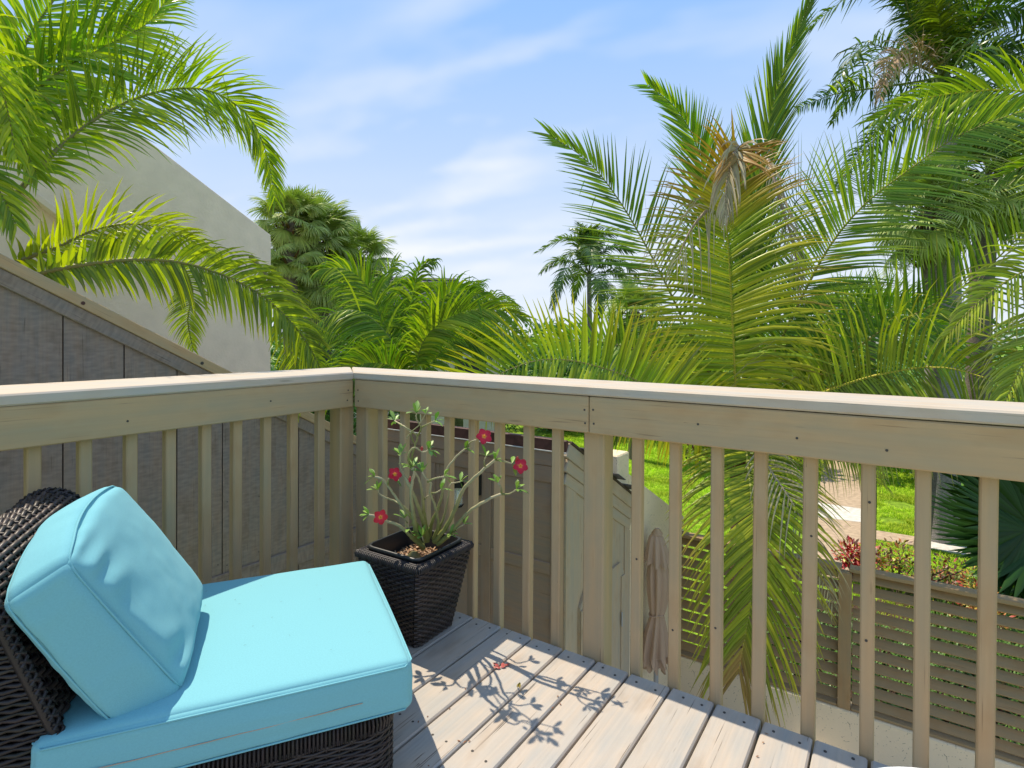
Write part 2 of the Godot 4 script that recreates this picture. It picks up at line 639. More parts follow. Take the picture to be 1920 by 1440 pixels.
	part(fr, "rachis", rb.mesh(), mat.stem)
	return fr


# a fan leaf on a stalk, pointing along -z from the origin
func fan_mesh(s: int, stalk: float, rad: float, segs: int, spread: float, droop: float, c0: Color, c1: Color, gap := 0.72) -> ArrayMesh:
	rng.seed = s
	var mb := MB.new()
	mb.tube([Vector3.ZERO, Vector3(0, 0.04, -stalk * 0.5), Vector3(0, 0, -stalk)], [0.014, 0.010, 0.008], 5, [Color(0.20, 0.24, 0.06)])
	var hub := Vector3(0, 0, -stalk)
	for k in segs:
		var f := float(k) / (segs - 1) * 2.0 - 1.0
		var a := f * spread
		var dir := Vector3(sin(a), 0.10 - 0.25 * absf(f), -cos(a)).normalized()
		var nrm := Vector3(0, 1, 0) - dir * dir.y
		nrm = (nrm.normalized() + Vector3(R(-0.3, 0.3), 0, R(-0.3, 0.3))).normalized()
		var ll := rad * (1.0 - 0.28 * absf(f) * absf(f)) * R(0.9, 1.06)
		var sh := R(0.75, 1.25)
		var ca := Color(c0.r * sh, c0.g * sh, c0.b * sh)
		mb.blade(hub, dir, nrm, ll, rad * spread * 2.0 / segs * gap, droop * R(0.6, 1.5), 5, 0.4, ca, ca.lerp(c1, R(0.1, 0.9)), 0.5, 1)
	return mb.mesh()


func aim(dir: Vector3, roll := 0.0) -> Basis:
	var up := Vector3.UP if absf(dir.y) < 0.97 else Vector3.RIGHT
	return Basis.looking_at(dir, up) * Basis(Vector3(0, 0, 1), roll)


func trunk(parent: Node3D, pts: Array, r0: float, r1: float, rings: float, col: Color, sides := 14) -> void:
	var path := spline(pts, 60)
	var mb := MB.new()
	var rr := []
	var cc := []
	var at := 0.0
	for k in path.size():
		if k > 0: at += path[k].distance_to(path[k - 1])
		var f := float(k) / (path.size() - 1)
		var bump := absf(fposmod(at / rings, 1.0) - 0.5)
		rr.append(lerpf(r0, r1, f) * (1.0 + 0.07 * bump))
		var sh := R(0.8, 1.15)
		cc.append(Color(col.r * sh, col.g * sh, col.b * sh))
	mb.tube(path, rr, sides, cc)
	part(parent, "trunk", mb.mesh(), mat.bark)


func sabal(at: Vector3, top: float, crown_r: float, count: int, s: int, label: String, boots := true, tr := 0.17, skirt := true) -> void:
	var t := thing("fan_palm", at, label, "palm tree", "cabbage palms in the garden")
	rng.seed = s
	trunk(t, [Vector3.ZERO, Vector3(R(-0.2, 0.2), top * 0.5, R(-0.2, 0.2)), Vector3(0, top, 0)], tr * 1.15, tr, 0.12, Color(0.26, 0.22, 0.18))
	var kinds := []
	for k in 4:
		kinds.append(fan_mesh(s * 10 + k, crown_r * R(0.42, 0.55), crown_r * R(0.46, 0.56), 44, 2.1, R(0.55, 1.2), Color(0.30, 0.38, 0.09), Color(0.52, 0.55, 0.26), 0.5))
	rng.seed = s + 1
	for k in count:
		var f := (k + 0.5) / count
		var el := deg_to_rad(lerpf(84, -72, pow(f, 0.9)))
		var az := k * 2.39996 + R(-0.3, 0.3)
		var dir := Vector3(cos(el) * cos(az), sin(el), cos(el) * sin(az))
		part(t, "frond", kinds[k % 4], mat.fan, Vector3(0, top + R(-0.15, 0.1), 0) + dir * 0.05, aim(dir, R(-0.6, 0.6)) * Basis.from_scale(Vector3.ONE * R(0.85, 1.1)))
	for k in (count / 2 if skirt else 0):
		var el := deg_to_rad(R(-65, 5))
		var az := k * 2.39996
		var dir := Vector3(cos(el) * cos(az), sin(el), cos(el) * sin(az))
		part(t, "frond", kinds[k % 4], mat.fan, Vector3(0, top - R(0.4, 0.9), 0) + dir * 0.05, aim(dir, R(-0.6, 0.6)) * Basis.from_scale(Vector3.ONE * R(0.75, 1.0)))
	if boots:
		var bm := MB.new()
		for k in 26:
			var az := k * 2.39996
			var d := Vector3(cos(az), R(0.5, 1.2), sin(az)).normalized()
			var y := top - 0.1 - k * 0.035
			bm.tube([Vector3(cos(az) * tr * 0.9, y, sin(az) * tr * 0.9), Vector3(cos(az) * tr, y, sin(az) * tr) + d * R(0.15, 0.3)], [0.04, 0.018], 4, [Color(0.22, 0.13, 0.06)])
		part(t, "leaf_boots", bm.mesh(), mat.bark).set_meta("kind", "stuff")


# one arching feather leaf along +x for crowns far away
func feather_mesh(s: int, length: float, rise: float, fall: float, o: Dictionary) -> ArrayMesh:
	rng.seed = s
	var n: int = o.get("n", 46)
	var L: float = o.get("L", 0.6)
	var mb := MB.new()
	var path := spline([Vector3.ZERO, Vector3(length * 0.33, rise * 0.8, 0), Vector3(length * 0.68, rise, R(-0.1, 0.1) * length), Vector3(length * 0.97, rise - fall, R(-0.15, 0.15) * length)], n + 1)
	var c0: Color = o.get("col", Color(0.07, 0.14, 0.03)) * 1.6
	var c1: Color = o.get("tip", Color(0.2, 0.22, 0.05)) * 1.3
	var plum: float = o.get("plum", 0.3)
	for k in range(int(n * 0.16), n + 1):
		var tg: Vector3 = (path[mini(k + 1, n)] - path[maxi(k - 1, 0)]).normalized()
		var side := tg.cross(Vector3.UP).normalized()
		var nrm := side.cross(tg)
		var f := (float(k) / n - 0.16) / 0.84
		for q in [-1.0, 1.0]:
			var a := lerpf(1.25, 0.55, f) + R(-0.12, 0.12)
			var b := R(-plum, plum) + 0.15
			var dir: Vector3 = tg * cos(a) + (side * q * cos(b) + nrm * sin(b)) * sin(a)
			var ln: Vector3 = nrm * cos(b) - side * q * sin(b)
			var sh := R(0.7, 1.3)
			var ca := Color(c0.r * sh, c0.g * sh, c0.b * sh)
			mb.blade(path[k], dir, ln, L * lerpf(0.55, 1.0, smoothstep(0, 0.3, f)) * lerpf(1.0, 0.4, smoothstep(0.5, 1, f)) * R(0.85, 1.1), o.get("W", 0.045), o.get("sag", 1.0) * R(0.5, 1.5), 3, 0.0, ca, ca.lerp(c1, R(0, 0.9)), 0.5)
	var rp := []
	for k in range(0, n + 1, 4): rp.append(path[k])
	mb.tube(rp, [0.03, 0.028, 0.025, 0.022, 0.02, 0.017, 0.014, 0.011, 0.008, 0.006, 0.004], 5, [Color(0.2, 0.22, 0.07)])
	return mb.mesh()


func feather_palm(called: String, at: Vector3, base: Array, crown: Vector3, flen: float, count: int, s: int, label: String, o: Dictionary, tr := 0.14, elo := -35.0, ehi := 80.0) -> Node3D:
	var t := thing(called, at, label, "palm tree")
	rng.seed = s
	trunk(t, base, tr * 1.2, tr, 0.14, o.get("bark", Color(0.30, 0.27, 0.24)))
	var kinds := []
	for k in 4: kinds.append(feather_mesh(s * 10 + k, flen * (0.9 + 0.07 * k), flen * 0.22, flen * (0.25 + 0.12 * k), o))
	rng.seed = s + 5
	for k in count:
		var f := (k + 0.5) / count
		var el := deg_to_rad(lerpf(ehi, elo, f))
		var b := Basis(Vector3.UP, k * 2.39996 + R(-0.25, 0.25)) * Basis(Vector3(0, 0, 1), el)
		part(t, "frond", kinds[k % 4], o.get("mat", mat.palm), crown, b)
	return t


# ---------------------------------------------------------------- leaves in masses
func leaf_cloud(clumps: Array, per: int, size: float, cols: Array, s: int, sag := 0.25) -> ArrayMesh:
	rng.seed = s
	var mb := MB.new()
	for c in clumps:
		var r: Vector3 = c[1]
		for k in per:
			var d := Vector3(rng.randfn(), rng.randfn(), rng.randfn()).normalized()
			var rad := pow(R(0.15, 1.0), 0.4)
			var p: Vector3 = c[0] + d * r * rad
			var dir := (d + Vector3(R(-0.8, 0.8), R(-0.5, 0.7), R(-0.8, 0.8))).normalized()
			var nr := (UPV + Vector3(R(-0.7, 0.7), 0, R(-0.7, 0.7))).normalized()
			if absf(nr.dot(dir)) > 0.93: nr = Vector3.RIGHT
			var col: Color = cols[rng.randi() % cols.size()] * 1.6
			var sh := R(0.7, 1.3)
			mb.blade(p, dir, nr, size * R(0.7, 1.3), size * R(0.35, 0.5), sag, 2, 0.0, Color(col.r * sh, col.g * sh, col.b * sh), Color(col.r * sh, col.g * sh, col.b * sh) * 1.1, 0.5, 1)
	return mb.mesh()


func rand_clumps(count: int, half: Vector3, r: Vector3, s: int) -> Array:
	rng.seed = s
	var out := []
	for k in count:
		var sc := R(0.7, 1.25)
		out.append([Vector3(R(-1, 1) * half.x, R(0, 1) * half.y, R(-1, 1) * half.z), r * sc])
	return out


# ---------------------------------------------------------------- balcony
func build_deck() -> void:
	var deck := thing("deck_floor", Vector3.ZERO, "weathered taupe timber balcony floor boards", "")
	deck.remove_meta("category")
	deck.set_meta("kind", "structure")
	rng.seed = 5
	var joints := [-0.131, 0.015, 0.163, 0.309, 0.455, 0.601, 0.747, 0.896, 1.048, 1.194, 1.336, 1.470, 1.625, 1.776, 1.923, 2.070, 2.215, 2.362, 2.508, 2.655, 2.80, 2.947, 3.093, 3.24, 3.386, 3.53, 3.68, 3.83]
	var nails := MB.new()
	nails.tube([Vector3(0, -0.002, 0), Vector3(0, 0.0012, 0)], [0.0045], 8)
	var nail_mesh := nails.mesh()
	for k in joints.size() - 1:
		var x0: float = joints[k] + 0.004
		var x1: float = joints[k + 1] - 0.004
		var z0 := -0.040 + R(-0.003, 0.003)
		var z1 := 3.3
		var mb := MB.new()
		var b := Basis(Vector3.UP, R(-0.001, 0.001)) * Basis(Vector3(0, 0, 1), R(-0.006, 0.006))
		mb.box(Vector3((x0 + x1) / 2, -0.019 + R(-0.0015, 0.001), (z0 + z1) / 2), Vector3(x1 - x0, 0.038, z1 - z0), b, 0.005, 2, roff())
		var board := part(deck, "deck_board", mb.mesh(), mat.deck)
		for q in [0.28, 0.75]:
			part(board, "nail", nail_mesh, mat.nail, Vector3(lerpf(x0, x1, q + R(-0.06, 0.06)), 0.0, 0.0 + R(-0.008, 0.012)))
			if k > 6: part(board, "nail", nail_mesh, mat.nail, Vector3(lerpf(x0, x1, q + R(-0.05, 0.05)), 0.0, 0.61 + R(-0.01, 0.01)))
	for q in [[Vector3(1.85, -0.165, -0.019), Vector3(3.96, 0.235, 0.034)], [Vector3(-0.151, -0.165, 1.65), Vector3(0.034, 0.235, 3.3)]]:
		var mb := MB.new()
		mb.box(q[0], q[1], Basis.IDENTITY, 0.004, 0 if q[1].x > 1 else 2, roff())
		part(deck, "rim_joist", mb.mesh(), mat.shed)
	for k in 9:
		var mb := MB.new()
		mb.box(Vector3(1.85, -0.165, 0.36 * (k + 1)), Vector3(3.9, 0.235, 0.038), Basis.IDENTITY, 0.003, 0, roff())
		part(deck, "joist", mb.mesh(), mat.shed)


func build_railing() -> void:
	var t := thing("balcony_railing", Vector3.ZERO, "taupe painted timber balcony railing with wide flat cap turning a corner", "railing")
	rng.seed = 8
	# wide caps meeting in a mitre
	var mb := MB.new()
	mb.slab([Vector2(0.002, 0.003), Vector2(4.0, 0.003), Vector2(4.0, -0.285), Vector2(-0.352, -0.285)], 1.008, 1.046, 0.006, roff())
	var cap := part(t, "cap_board", mb.mesh(), mat.cap, Vector3.ZERO, Basis(Vector3(0, 0, 1), 0.0008))
	cap.set_meta("label", "sunlit rail cap running along the garden side")
	mb = MB.new()
	mb.slab([Vector2(0.003, 0.005), Vector2(0.003, 3.3), Vector2(-0.40, 3.3), Vector2(-0.40, -0.276), Vector2(-0.357, -0.282)], 1.006, 1.044, 0.006, roff(), true)
	cap = part(t, "cap_board", mb.mesh(), mat.cap)
	cap.set_meta("label", "rail cap running beside the siding wall")
	# fascias behind which the balusters stand
	for q in [[0.002, 1.312], [1.3145, 4.0]]:
		mb = MB.new()
		mb.box(Vector3((q[0] + q[1]) / 2, 0.937, -0.0195), Vector3(q[1] - q[0], 0.138, 0.037), Basis.IDENTITY, 0.004, 0, roff())
		part(t, "fascia_board", mb.mesh(), mat.rail)
	mb = MB.new()
	mb.box(Vector3(-0.0195, 0.937, 1.652), Vector3(0.037, 0.136, 3.3), Basis.IDENTITY, 0.004, 2, roff())
	part(t, "fascia_board", mb.mesh(), mat.rail)
	# posts
	for q in [[Vector3(0.0075, 0.42, -0.0875), Vector3(0.086, 1.16, 0.089)], [Vector3(-0.0875, 0.42, 0.003), Vector3(0.089, 1.16, 0.086)], [Vector3(1.3145, 0.42, -0.0875), Vector3(0.087, 1.16, 0.089)], [Vector3(-0.0875, 0.42, 1.70), Vector3(0.089, 1.16, 0.086)]]:
		mb = MB.new()
		mb.box(q[0], q[1], Basis.IDENTITY, 0.006, 1, roff())
		part(t, "post", mb.mesh(), mat.rail)
	# balusters
	for x in [0.148, 0.296, 0.437, 0.580, 0.720, 0.862, 1.009, 1.149, 1.486, 1.627, 1.771, 1.907, 2.052, 2.206, 2.337, 2.479, 2.62, 2.76, 2.90, 3.04, 3.18, 3.32]:
		mb = MB.new()
		var tilt := Basis(Vector3(0, 0, 1), R(-0.003, 0.003))
		mb.box(Vector3(x, 0.42, -0.0605 + R(-0.001, 0.001)), Vector3(0.038 + R(-0.001, 0.002), 1.16, 0.036), tilt, 0.004, 1, roff())
		part(t, "baluster", mb.mesh(), mat.rail)
	for z in [0.158, 0.309, 0.445, 0.584, 0.714, 0.852, 0.988, 1.131, 1.272, 1.41, 1.55, 1.84, 1.98, 2.12, 2.26, 2.40, 2.54, 2.68, 2.82]:
		mb = MB.new()
		var tilt := Basis(Vector3(1, 0, 0), R(-0.003, 0.003))
		mb.box(Vector3(-0.0605 + R(-0.001, 0.001), 0.42, z), Vector3(0.036, 1.16, 0.038 + R(-0.001, 0.002)), tilt, 0.004, 1, roff())
		part(t, "baluster", mb.mesh(), mat.rail)
	var nb := MB.new()
	nb.tube([Vector3(0, 0, -0.002), Vector3(0, 0, 0.0012)], [0.004], 8)
	var nm := nb.mesh()
	for q in [[1.296, 0.955], [1.299, 0.905], [1.332, 0.958], [1.335, 0.906], [0.03, 0.955], [0.033, 0.9], [1.72, 0.94], [2.25, 0.915], [2.02, 0.925]]:
		part(t, "nail", nm, mat.nail, Vector3(q[0], q[1], -0.001))
	for q in [[0.035, 0.955], [0.04, 0.905], [0.46, 0.94], [1.02, 0.92]]:
		part(t, "nail", nm, mat.nail, Vector3(-0.001, q[1], q[0]), Basis(Vector3.UP, PI / 2))
	for q in [[1.486, 0.42], [1.771, 0.25], [2.052, 0.62], [2.206, 0.34], [2.206, 0.75], [1.627, 0.20]]:
		part(t, "nail", nm, mat.nail, Vector3(q[0] + R(-0.006, 0.006), q[1], -0.043))


# ---------------------------------------------------------------- wicker
# skin: (a, b) -> [point, outward normal]; strands run along a (rows of b) and along b (stakes of a)
func weave(mb: MB, skin: Callable, rows: int, stakes: int, closed: bool, w_row: float, w_stake: float, amp: float, s: int, tone := 1.0, flatten := 0.55) -> void:
	rng.seed = s
	var lo := Color(0.020, 0.016, 0.015) * tone
	var hi := Color(0.055, 0.042, 0.036) * tone
	for j in rows:
		var b := (j + 0.5) / rows
		var pts := []
		var count := stakes * 2 + (0 if closed else -1)
		for k in count + (1 if closed else 0):
			var a := (k * 0.5 + (0.0 if closed else 0.5)) / stakes
			var q: Array = skin.call(a, b)
			var off := cos(PI * (k * 0.5 + j)) * amp
			pts.append(q[0] + q[1] * (off + amp * 0.6))
		var col := lo.lerp(hi, R(0, 1)); col.a = 1.0
		mb.tube(pts, [w_row * 0.5 * R(0.92, 1.05)], 5, [col], 1.0, false)
	for i in stakes:
		var a := (i + (0.0 if closed else 0.5)) / stakes
		var pts := []
		for k in rows + 1:
			var q: Array = skin.call(a, float(k) / rows)
			pts.append(q[0] + q[1] * (-cos(PI * (k + i)) * 0.0 + amp * 0.25))
		var col := lo.lerp(hi, R(0, 1)); col.a = 1.0
		mb.tube(pts, [w_stake * 0.5], 5, [col], 1.0, false)


func round_rect(f: float, hx: float, hz: float, r: float) -> Array:
	# point and outward normal at fraction f round a rounded rectangle
	var sx := hx - r
	var sz := hz - r
	var q := PI * r * 0.5
	var per := 4.0 * (sx + sz) + 4.0 * q
	var d := fposmod(f, 1.0) * per
	var segs := [[Vector2(sx, hz), Vector2(-sx, hz), 2 * sx], [Vector2(-sx, sz), PI * 0.5, q], [Vector2(-hx, sz), Vector2(-hx, -sz), 2 * sz], [Vector2(-sx, -sz), PI, q], [Vector2(-sx, -hz), Vector2(sx, -hz), 2 * sx], [Vector2(sx, -sz), PI * 1.5, q], [Vector2(hx, -sz), Vector2(hx, sz), 2 * sz], [Vector2(sx, sz), 0.0, q]]
	for s in segs:
		if d <= s[2] + 1e-9:
			var g: float = d / maxf(s[2], 1e-9)
			if s[1] is Vector2:
				var p: Vector2 = s[0].lerp(s[1], g)
				var e: Vector2 = (s[1] - s[0]).normalized()
				return [p, Vector2(-e.y, e.x) * (1.0 if Vector2(-e.y, e.x).dot(p) > 0 else -1.0)]
			var a: float = s[1] + g * PI * 0.5
			var n := Vector2(cos(a), sin(a))
			return [s[0] + n * r, n]
		d -= s[2]
	return [Vector2(sx, hz), Vector2(0, 1)]


func build_chair() -> void:
	var u := Vector3(-0.537, 0, 0.8436).normalized()
	var bas := Basis(u, Vector3.UP, u.cross(Vector3.UP))
	var t := thing("wicker_chair", Vector3(1.187, 0, 0.809), "dark brown woven wicker armless lounge chair under turquoise cushions", "chair")
	t.basis = bas
	# base
	var hx := 0.425
	var hz := 0.355
	var mid := Vector3(0.46, 0, 0.375)
	var skin := func(a: float, b: float) -> Array:
		var q := round_rect(a, hx, hz, 0.085)
		return [mid + Vector3(q[0].x, 0.012 + 0.165 * b, q[0].y), Vector3(q[1].x, 0, q[1].y)]
	var mb := MB.new()
	weave(mb, skin, 19, 92, true, 0.0090, 0.006, 0.0035, 31)
	var o := part(t, "woven_base", mb.mesh(), mat.wicker)
	o.set_meta("kind", "stuff")
	mb = MB.new()
	for k in 300:
		var q := round_rect(k / 300.0, hx, hz, 0.085)
		var p := mid + Vector3(q[0].x, 0, q[0].y)
		var n := Vector3(q[1].x, 0, q[1].y)
		var sh := R(0.5, 1.2)
		mb.tube([p + n * 0.006 + Vector3(0, 0.165, 0), p + n * 0.011 + Vector3(0, 0.19, 0), p + n * 0.004 + Vector3(0, 0.214, 0), p - n * 0.03 + Vector3(0, 0.218, 0)], [0.0041], 5, [Color(0.026, 0.021, 0.02) * sh], 1.0, false)
	part(t, "wrapped_edge", mb.mesh(), mat.wicker).set_meta("kind", "stuff")
	mb = MB.new()
	var loops := []
	for y in [0.004, 0.213]:
		var ring := []
		for k in 48:
			var q := round_rect(-k / 48.0, hx - 0.008, hz - 0.008, 0.08)
			ring.append(mid + Vector3(q[0].x, y, q[0].y))
		loops.append(ring)
	mb.loft(loops, true, true)
	part(t, "seat_frame", mb.mesh(), mat.black)
	# backrest, rolled over at the top
	var prof := spline([Vector3(0.735, 0.20, 0), Vector3(0.80, 0.38, 0), Vector3(0.875, 0.58, 0), Vector3(0.905, 0.665, 0), Vector3(0.945, 0.712, 0), Vector3(1.0, 0.725, 0), Vector3(1.05, 0.702, 0), Vector3(1.082, 0.645, 0), Vector3(1.075, 0.55, 0), Vector3(1.04, 0.30, 0), Vector3(1.01, 0.015, 0)], 61)
	var back_skin := func(a: float, b: float) -> Array:
		var x := clampf(a, 0, 1) * 60.0
		var k := mini(int(x), 59)
		var p: Vector3 = prof[k].lerp(prof[k + 1], x - k)
		var tg: Vector3 = (prof[k + 1] - prof[k]).normalized()
		p.z = 0.042 + 0.66 * b
		return [p, Vector3(-tg.y, tg.x, 0)]
	var across := func(a: float, b: float) -> Array: return back_skin.call(b, a)
	mb = MB.new()
	weave(mb, across, 84, 28, false, 0.0128, 0.009, 0.0055, 33, 1.5)
	part(t, "woven_backrest", mb.mesh(), mat.wicker).set_meta("kind", "stuff")
	for z in [0.03, 0.715]:
		mb = MB.new()
		var pts := []
		for p in prof: pts.append(Vector3(p.x, p.y, z))
		mb.tube(pts, [0.012], 6, [Color(0.02, 0.016, 0.016)])
		part(t, "end_tube", mb.mesh(), mat.wicker)
		# braid round the end
		mb = MB.new()
		for k in 120:
			var q: Array = back_skin.call(k / 120.0, 0.0)
			var q2: Array = back_skin.call((k + 2.2) / 120.0, 0.0)
			var a: Vector3 = q[0]; a.z = z + (-0.012 if k % 2 else 0.013)
			var b: Vector3 = q2[0]; b.z = z + (0.013 if k % 2 else -0.012)
			var m: Vector3 = (a + b) * 0.5 + q[1] * 0.017
			mb.tube([a + q[1] * 0.006, m, b + q[1] * 0.006], [0.0046], 5, [Color(0.035, 0.028, 0.027) * R(0.6, 1.3)], 1.0, false)
		part(t, "braided_edge", mb.mesh(), mat.wicker).set_meta("kind", "stuff")
		# side of the backrest: rows between its front and its back
		mb = MB.new()
		for k in 62:
			var y := 0.02 + k * 0.0108
			var lo := 9.0
			var hi := -9.0
			for p in prof:
				if absf(p.y - y) < 0.02:
					lo = minf(lo, p.x); hi = maxf(hi, p.x)
			if y < 0.2: lo = 0.80
			if hi < lo: continue
			var row := []
			for q in 11:
				var f := q / 10.0
				row.append(Vector3(lerpf(lo, hi, f), y, z + (0.005 if (q + k) % 2 else -0.003) * (1.0 if z > 0.3 else -1.0)))
			mb.tube(row, [0.0052], 5, [Color(0.022, 0.018, 0.017) * R(0.6, 1.4)], 1.0, false)
		part(t, "woven_side", mb.mesh(), mat.wicker).set_meta("kind", "stuff")
	mb = MB.new()
	loops = []
	for z in [0.05, 0.35, 0.70]:
		var ring := []
		for k in 31:
			var p: Vector3 = prof[k * 2]
			var nx: Vector3 = prof[mini(k * 2 + 1, 60)] - prof[maxi(k * 2 - 1, 0)]
			ring.append(Vector3(p.x, p.y, z) - Vector3(-nx.y, nx.x, 0).normalized() * 0.009)
		loops.append(ring)
	mb.loft(loops, true, true)
	part(t, "backrest_core", mb.mesh(), mat.black)


# a box cushion: nodes along each edge, puffed faces, creases; placed by a deform function
func cushion_mesh(size: Vector3, r: float, puff: Vector3, crease: float, s: int, res: int, deform: Callable) -> ArrayMesh:
	var h := size * 0.5
	var nz := noise(5.0, s, 3)
	var st := SurfaceTool.new()
	st.begin(Mesh.PRIMITIVE_TRIANGLES)
	st.set_smooth_group(0)
	var shape := func(p: Vector3) -> Vector3:
		# p on the surface of the unit cube
		var f := Vector3(1.0 - p.x * p.x, 1.0 - p.y * p.y, 1.0 - p.z * p.z)
		var q := p * h
		var inner := Vector3(clampf(q.x, -h.x + r, h.x - r), clampf(q.y, -h.y + r, h.y - r), clampf(q.z, -h.z + r, h.z - r))
		var d := q - inner
		if d.length() > 1e-6: q = inner + d.normalized() * r
		q.x += signf(p.x) * absf(p.x) * pow(f.y, 0.36) * pow(f.z, 0.5) * puff.x
		q.y += signf(p.y) * absf(p.y) * pow(f.x * f.z, 0.5) * puff.y
		q.z += signf(p.z) * absf(p.z) * pow(f.x * f.y, 0.5) * puff.z
		var w := nz.get_noise_3d(q.x * 0.8, q.y * 1.4, q.z * 0.8) + 0.6 * nz.get_noise_3d(q.x * 0.5 + 9.0, q.y * 3.0, q.z * 2.2)
		q += q.normalized() * w * crease
		return deform.call(q)
	for ax in 3:
		var a: int = (ax + 1) % 3
		var b: int = (ax + 2) % 3
		for sg in [-1.0, 1.0]:
			var grid := []
			for i in res + 1:
				var row := []
				for j in res + 1:
					var p := Vector3.ZERO
					p[ax] = sg
					# finer towards the edges
					p[a] = sin((float(i) / res - 0.5) * PI * 0.98) / sin(PI * 0.49)
					p[b] = sin((float(j) / res - 0.5) * PI * 0.98) / sin(PI * 0.49)
					row.append(shape.call(p))
				grid.append(row)
			for i in res:
				for j in res:
					var q := [grid[i][j], grid[i + 1][j], grid[i + 1][j + 1], grid[i][j + 1]]
					if sg < 0: q = [q[0], q[3], q[2], q[1]]
					for k in [0, 2, 1, 0, 3, 2]: st.add_vertex(q[k])
	st.index()
	st.generate_normals()
	return st.commit()


func seam(pts: Array, r: float) -> ArrayMesh:
	var mb := MB.new()
	mb.tube(pts, [r], 6)
	return mb.mesh()


func build_cushions() -> void:
	var u := Vector3(-0.537, 0, 0.8436).normalized()
	var bas := Basis(u, Vector3.UP, u.cross(Vector3.UP))
	var at := Vector3(1.187, 0, 0.809)
	# seat
	var t := thing("seat_cushion", at + bas * Vector3(0.41, 0.216, 0.375), "flat turquoise fabric seat cushion lying on the wicker chair", "cushion")
	t.basis = bas
	var size := Vector3(0.83, 0.136, 0.757)
	var m := cushion_mesh(size, 0.022, Vector3(0.012, 0.010, 0.008), 0.0035, 3, 40, func(q: Vector3) -> Vector3: return q + Vector3(0, 0.068, 0))
	part(t, "cover", m, mat.fabric)
	for y in [0.124, 0.010]:
		var pts := []
		for k in 73:
			var q := round_rect(k / 72.0, size.x * 0.5 + 0.0015, size.z * 0.5 + 0.0015, 0.024)
			var bulge := (1.0 - pow(clampf(absf(q[0].x) / 0.415, 0, 1), 2)) * absf(q[1].y) * 0.003 + (1.0 - pow(clampf(absf(q[0].y) / 0.378, 0, 1), 2)) * absf(q[1].x) * 0.004
			pts.append(Vector3(q[0].x + q[1].x * bulge, y, q[0].y + q[1].y * bulge))
		part(t, "piping", seam(pts, 0.0024), mat.fabric)
	# zip line low on the near side
	var zp := []
	for k in 20: zp.append(Vector3(lerpf(-0.28, 0.40, k / 19.0), 0.058 + 0.0006 * sin(k * 1.7), -0.3862 - 0.002 * sin(PI * k / 19.0)))
	part(t, "zip", seam(zp, 0.0011), mat.canvas)
	# back cushion leaning on the backrest
	var e2 := Vector3(0.51, 0.860, 0)
	var e1 := Vector3(0.860, -0.51, 0)
	var base := Vector3(0.538, 0.352, 0.085)
	var ps := Vector3(0.140, 0.445, 0.455)
	var p := thing("back_cushion", at + bas * base, "plump turquoise fabric back cushion leaning on the wicker backrest", "cushion")
	p.basis = bas
	var deform := func(q: Vector3) -> Vector3:
		var f := q.x / ps.x + 0.5
		var g := q.y / ps.y + 0.5
		var w := q.z / ps.z + 0.5
		# the far end slumps forward, the near lower back corner hangs over the seat's edge
		var fx := f * ps.x
		var gy := g * ps.y
		var wz := w * ps.z
		wz -= 0.055 * clampf(f, 0, 1) * (1.0 - clampf(w * 2.0, 0, 1)) * (1.0 - 0.6 * g)
		fx -= 0.035 * w
		# pulls running in from the near seam of the front face
		var pull := exp(-pow((w - 0.10) / 0.16, 2)) * clampf(1.0 - f * 2.2, 0, 1)
		fx += pull * smoothstep(0.0, 0.06, w) * 0.0055 * sin(g * 27.0 + 3.0 * sin(g * 7.0) + w * 6.0)
		gy += 0.03 * sin(PI * clampf(w, 0, 1)) * g
		var ca := cos(0.13)
		var sa := sin(0.13)
		return e1 * fx + e2 * (gy * ca + wz * sa) + Vector3(0, 0, wz * ca - gy * sa)
	m = cushion_mesh(ps, 0.030, Vector3(0.030, 0.014, 0.012), 0.0040, 7, 56, deform)
	part(p, "cover", m, mat.fabric)
	for x in [-0.5, 0.5]:
		var pts := []
		for k in 81:
			var q := round_rect(k / 80.0, ps.y * 0.5 - 0.0055, ps.z * 0.5 - 0.0055, 0.034)
			var gy: float = q[0].x
			var wz: float = q[0].y
			var bul := 0.015 * (absf(q[1].x) * (1.0 - pow(wz / ps.z * 2.0, 2)) + absf(q[1].y) * (1.0 - pow(gy / ps.y * 2.0, 2))) * 0.35
			pts.append(deform.call(Vector3(x * (ps.x - 0.0175), gy + q[1].x * bul, wz + q[1].y * bul)))
		part(p, "piping", seam(pts, 0.0026), mat.fabric)
	# dry specks that have blown onto the seat
	rng.seed = 77
	var sp := MB.new()
	for k in 16:
		var a := R(0, TAU)
		sp.blade(Vector3(R(0.05, 0.55), 0.3635, R(0.08, 0.70)), Vector3(cos(a), 0.05, sin(a)), Vector3.UP, R(0.004, 0.011), 0.0016, 0.1, 2, 0.0, Color(0.06, 0.045, 0.02), Color(0.1, 0.07, 0.03))
	var dot := solid("leaf_specks", sp.mesh(), mat.leaf, "tiny dry leaf specks scattered on the turquoise seat cushion", "leaf litter", "stuff", at)
	dot.basis = bas


# ---------------------------------------------------------------- planter and desert rose
const POT := Vector3(0.605, 0, 0.183)


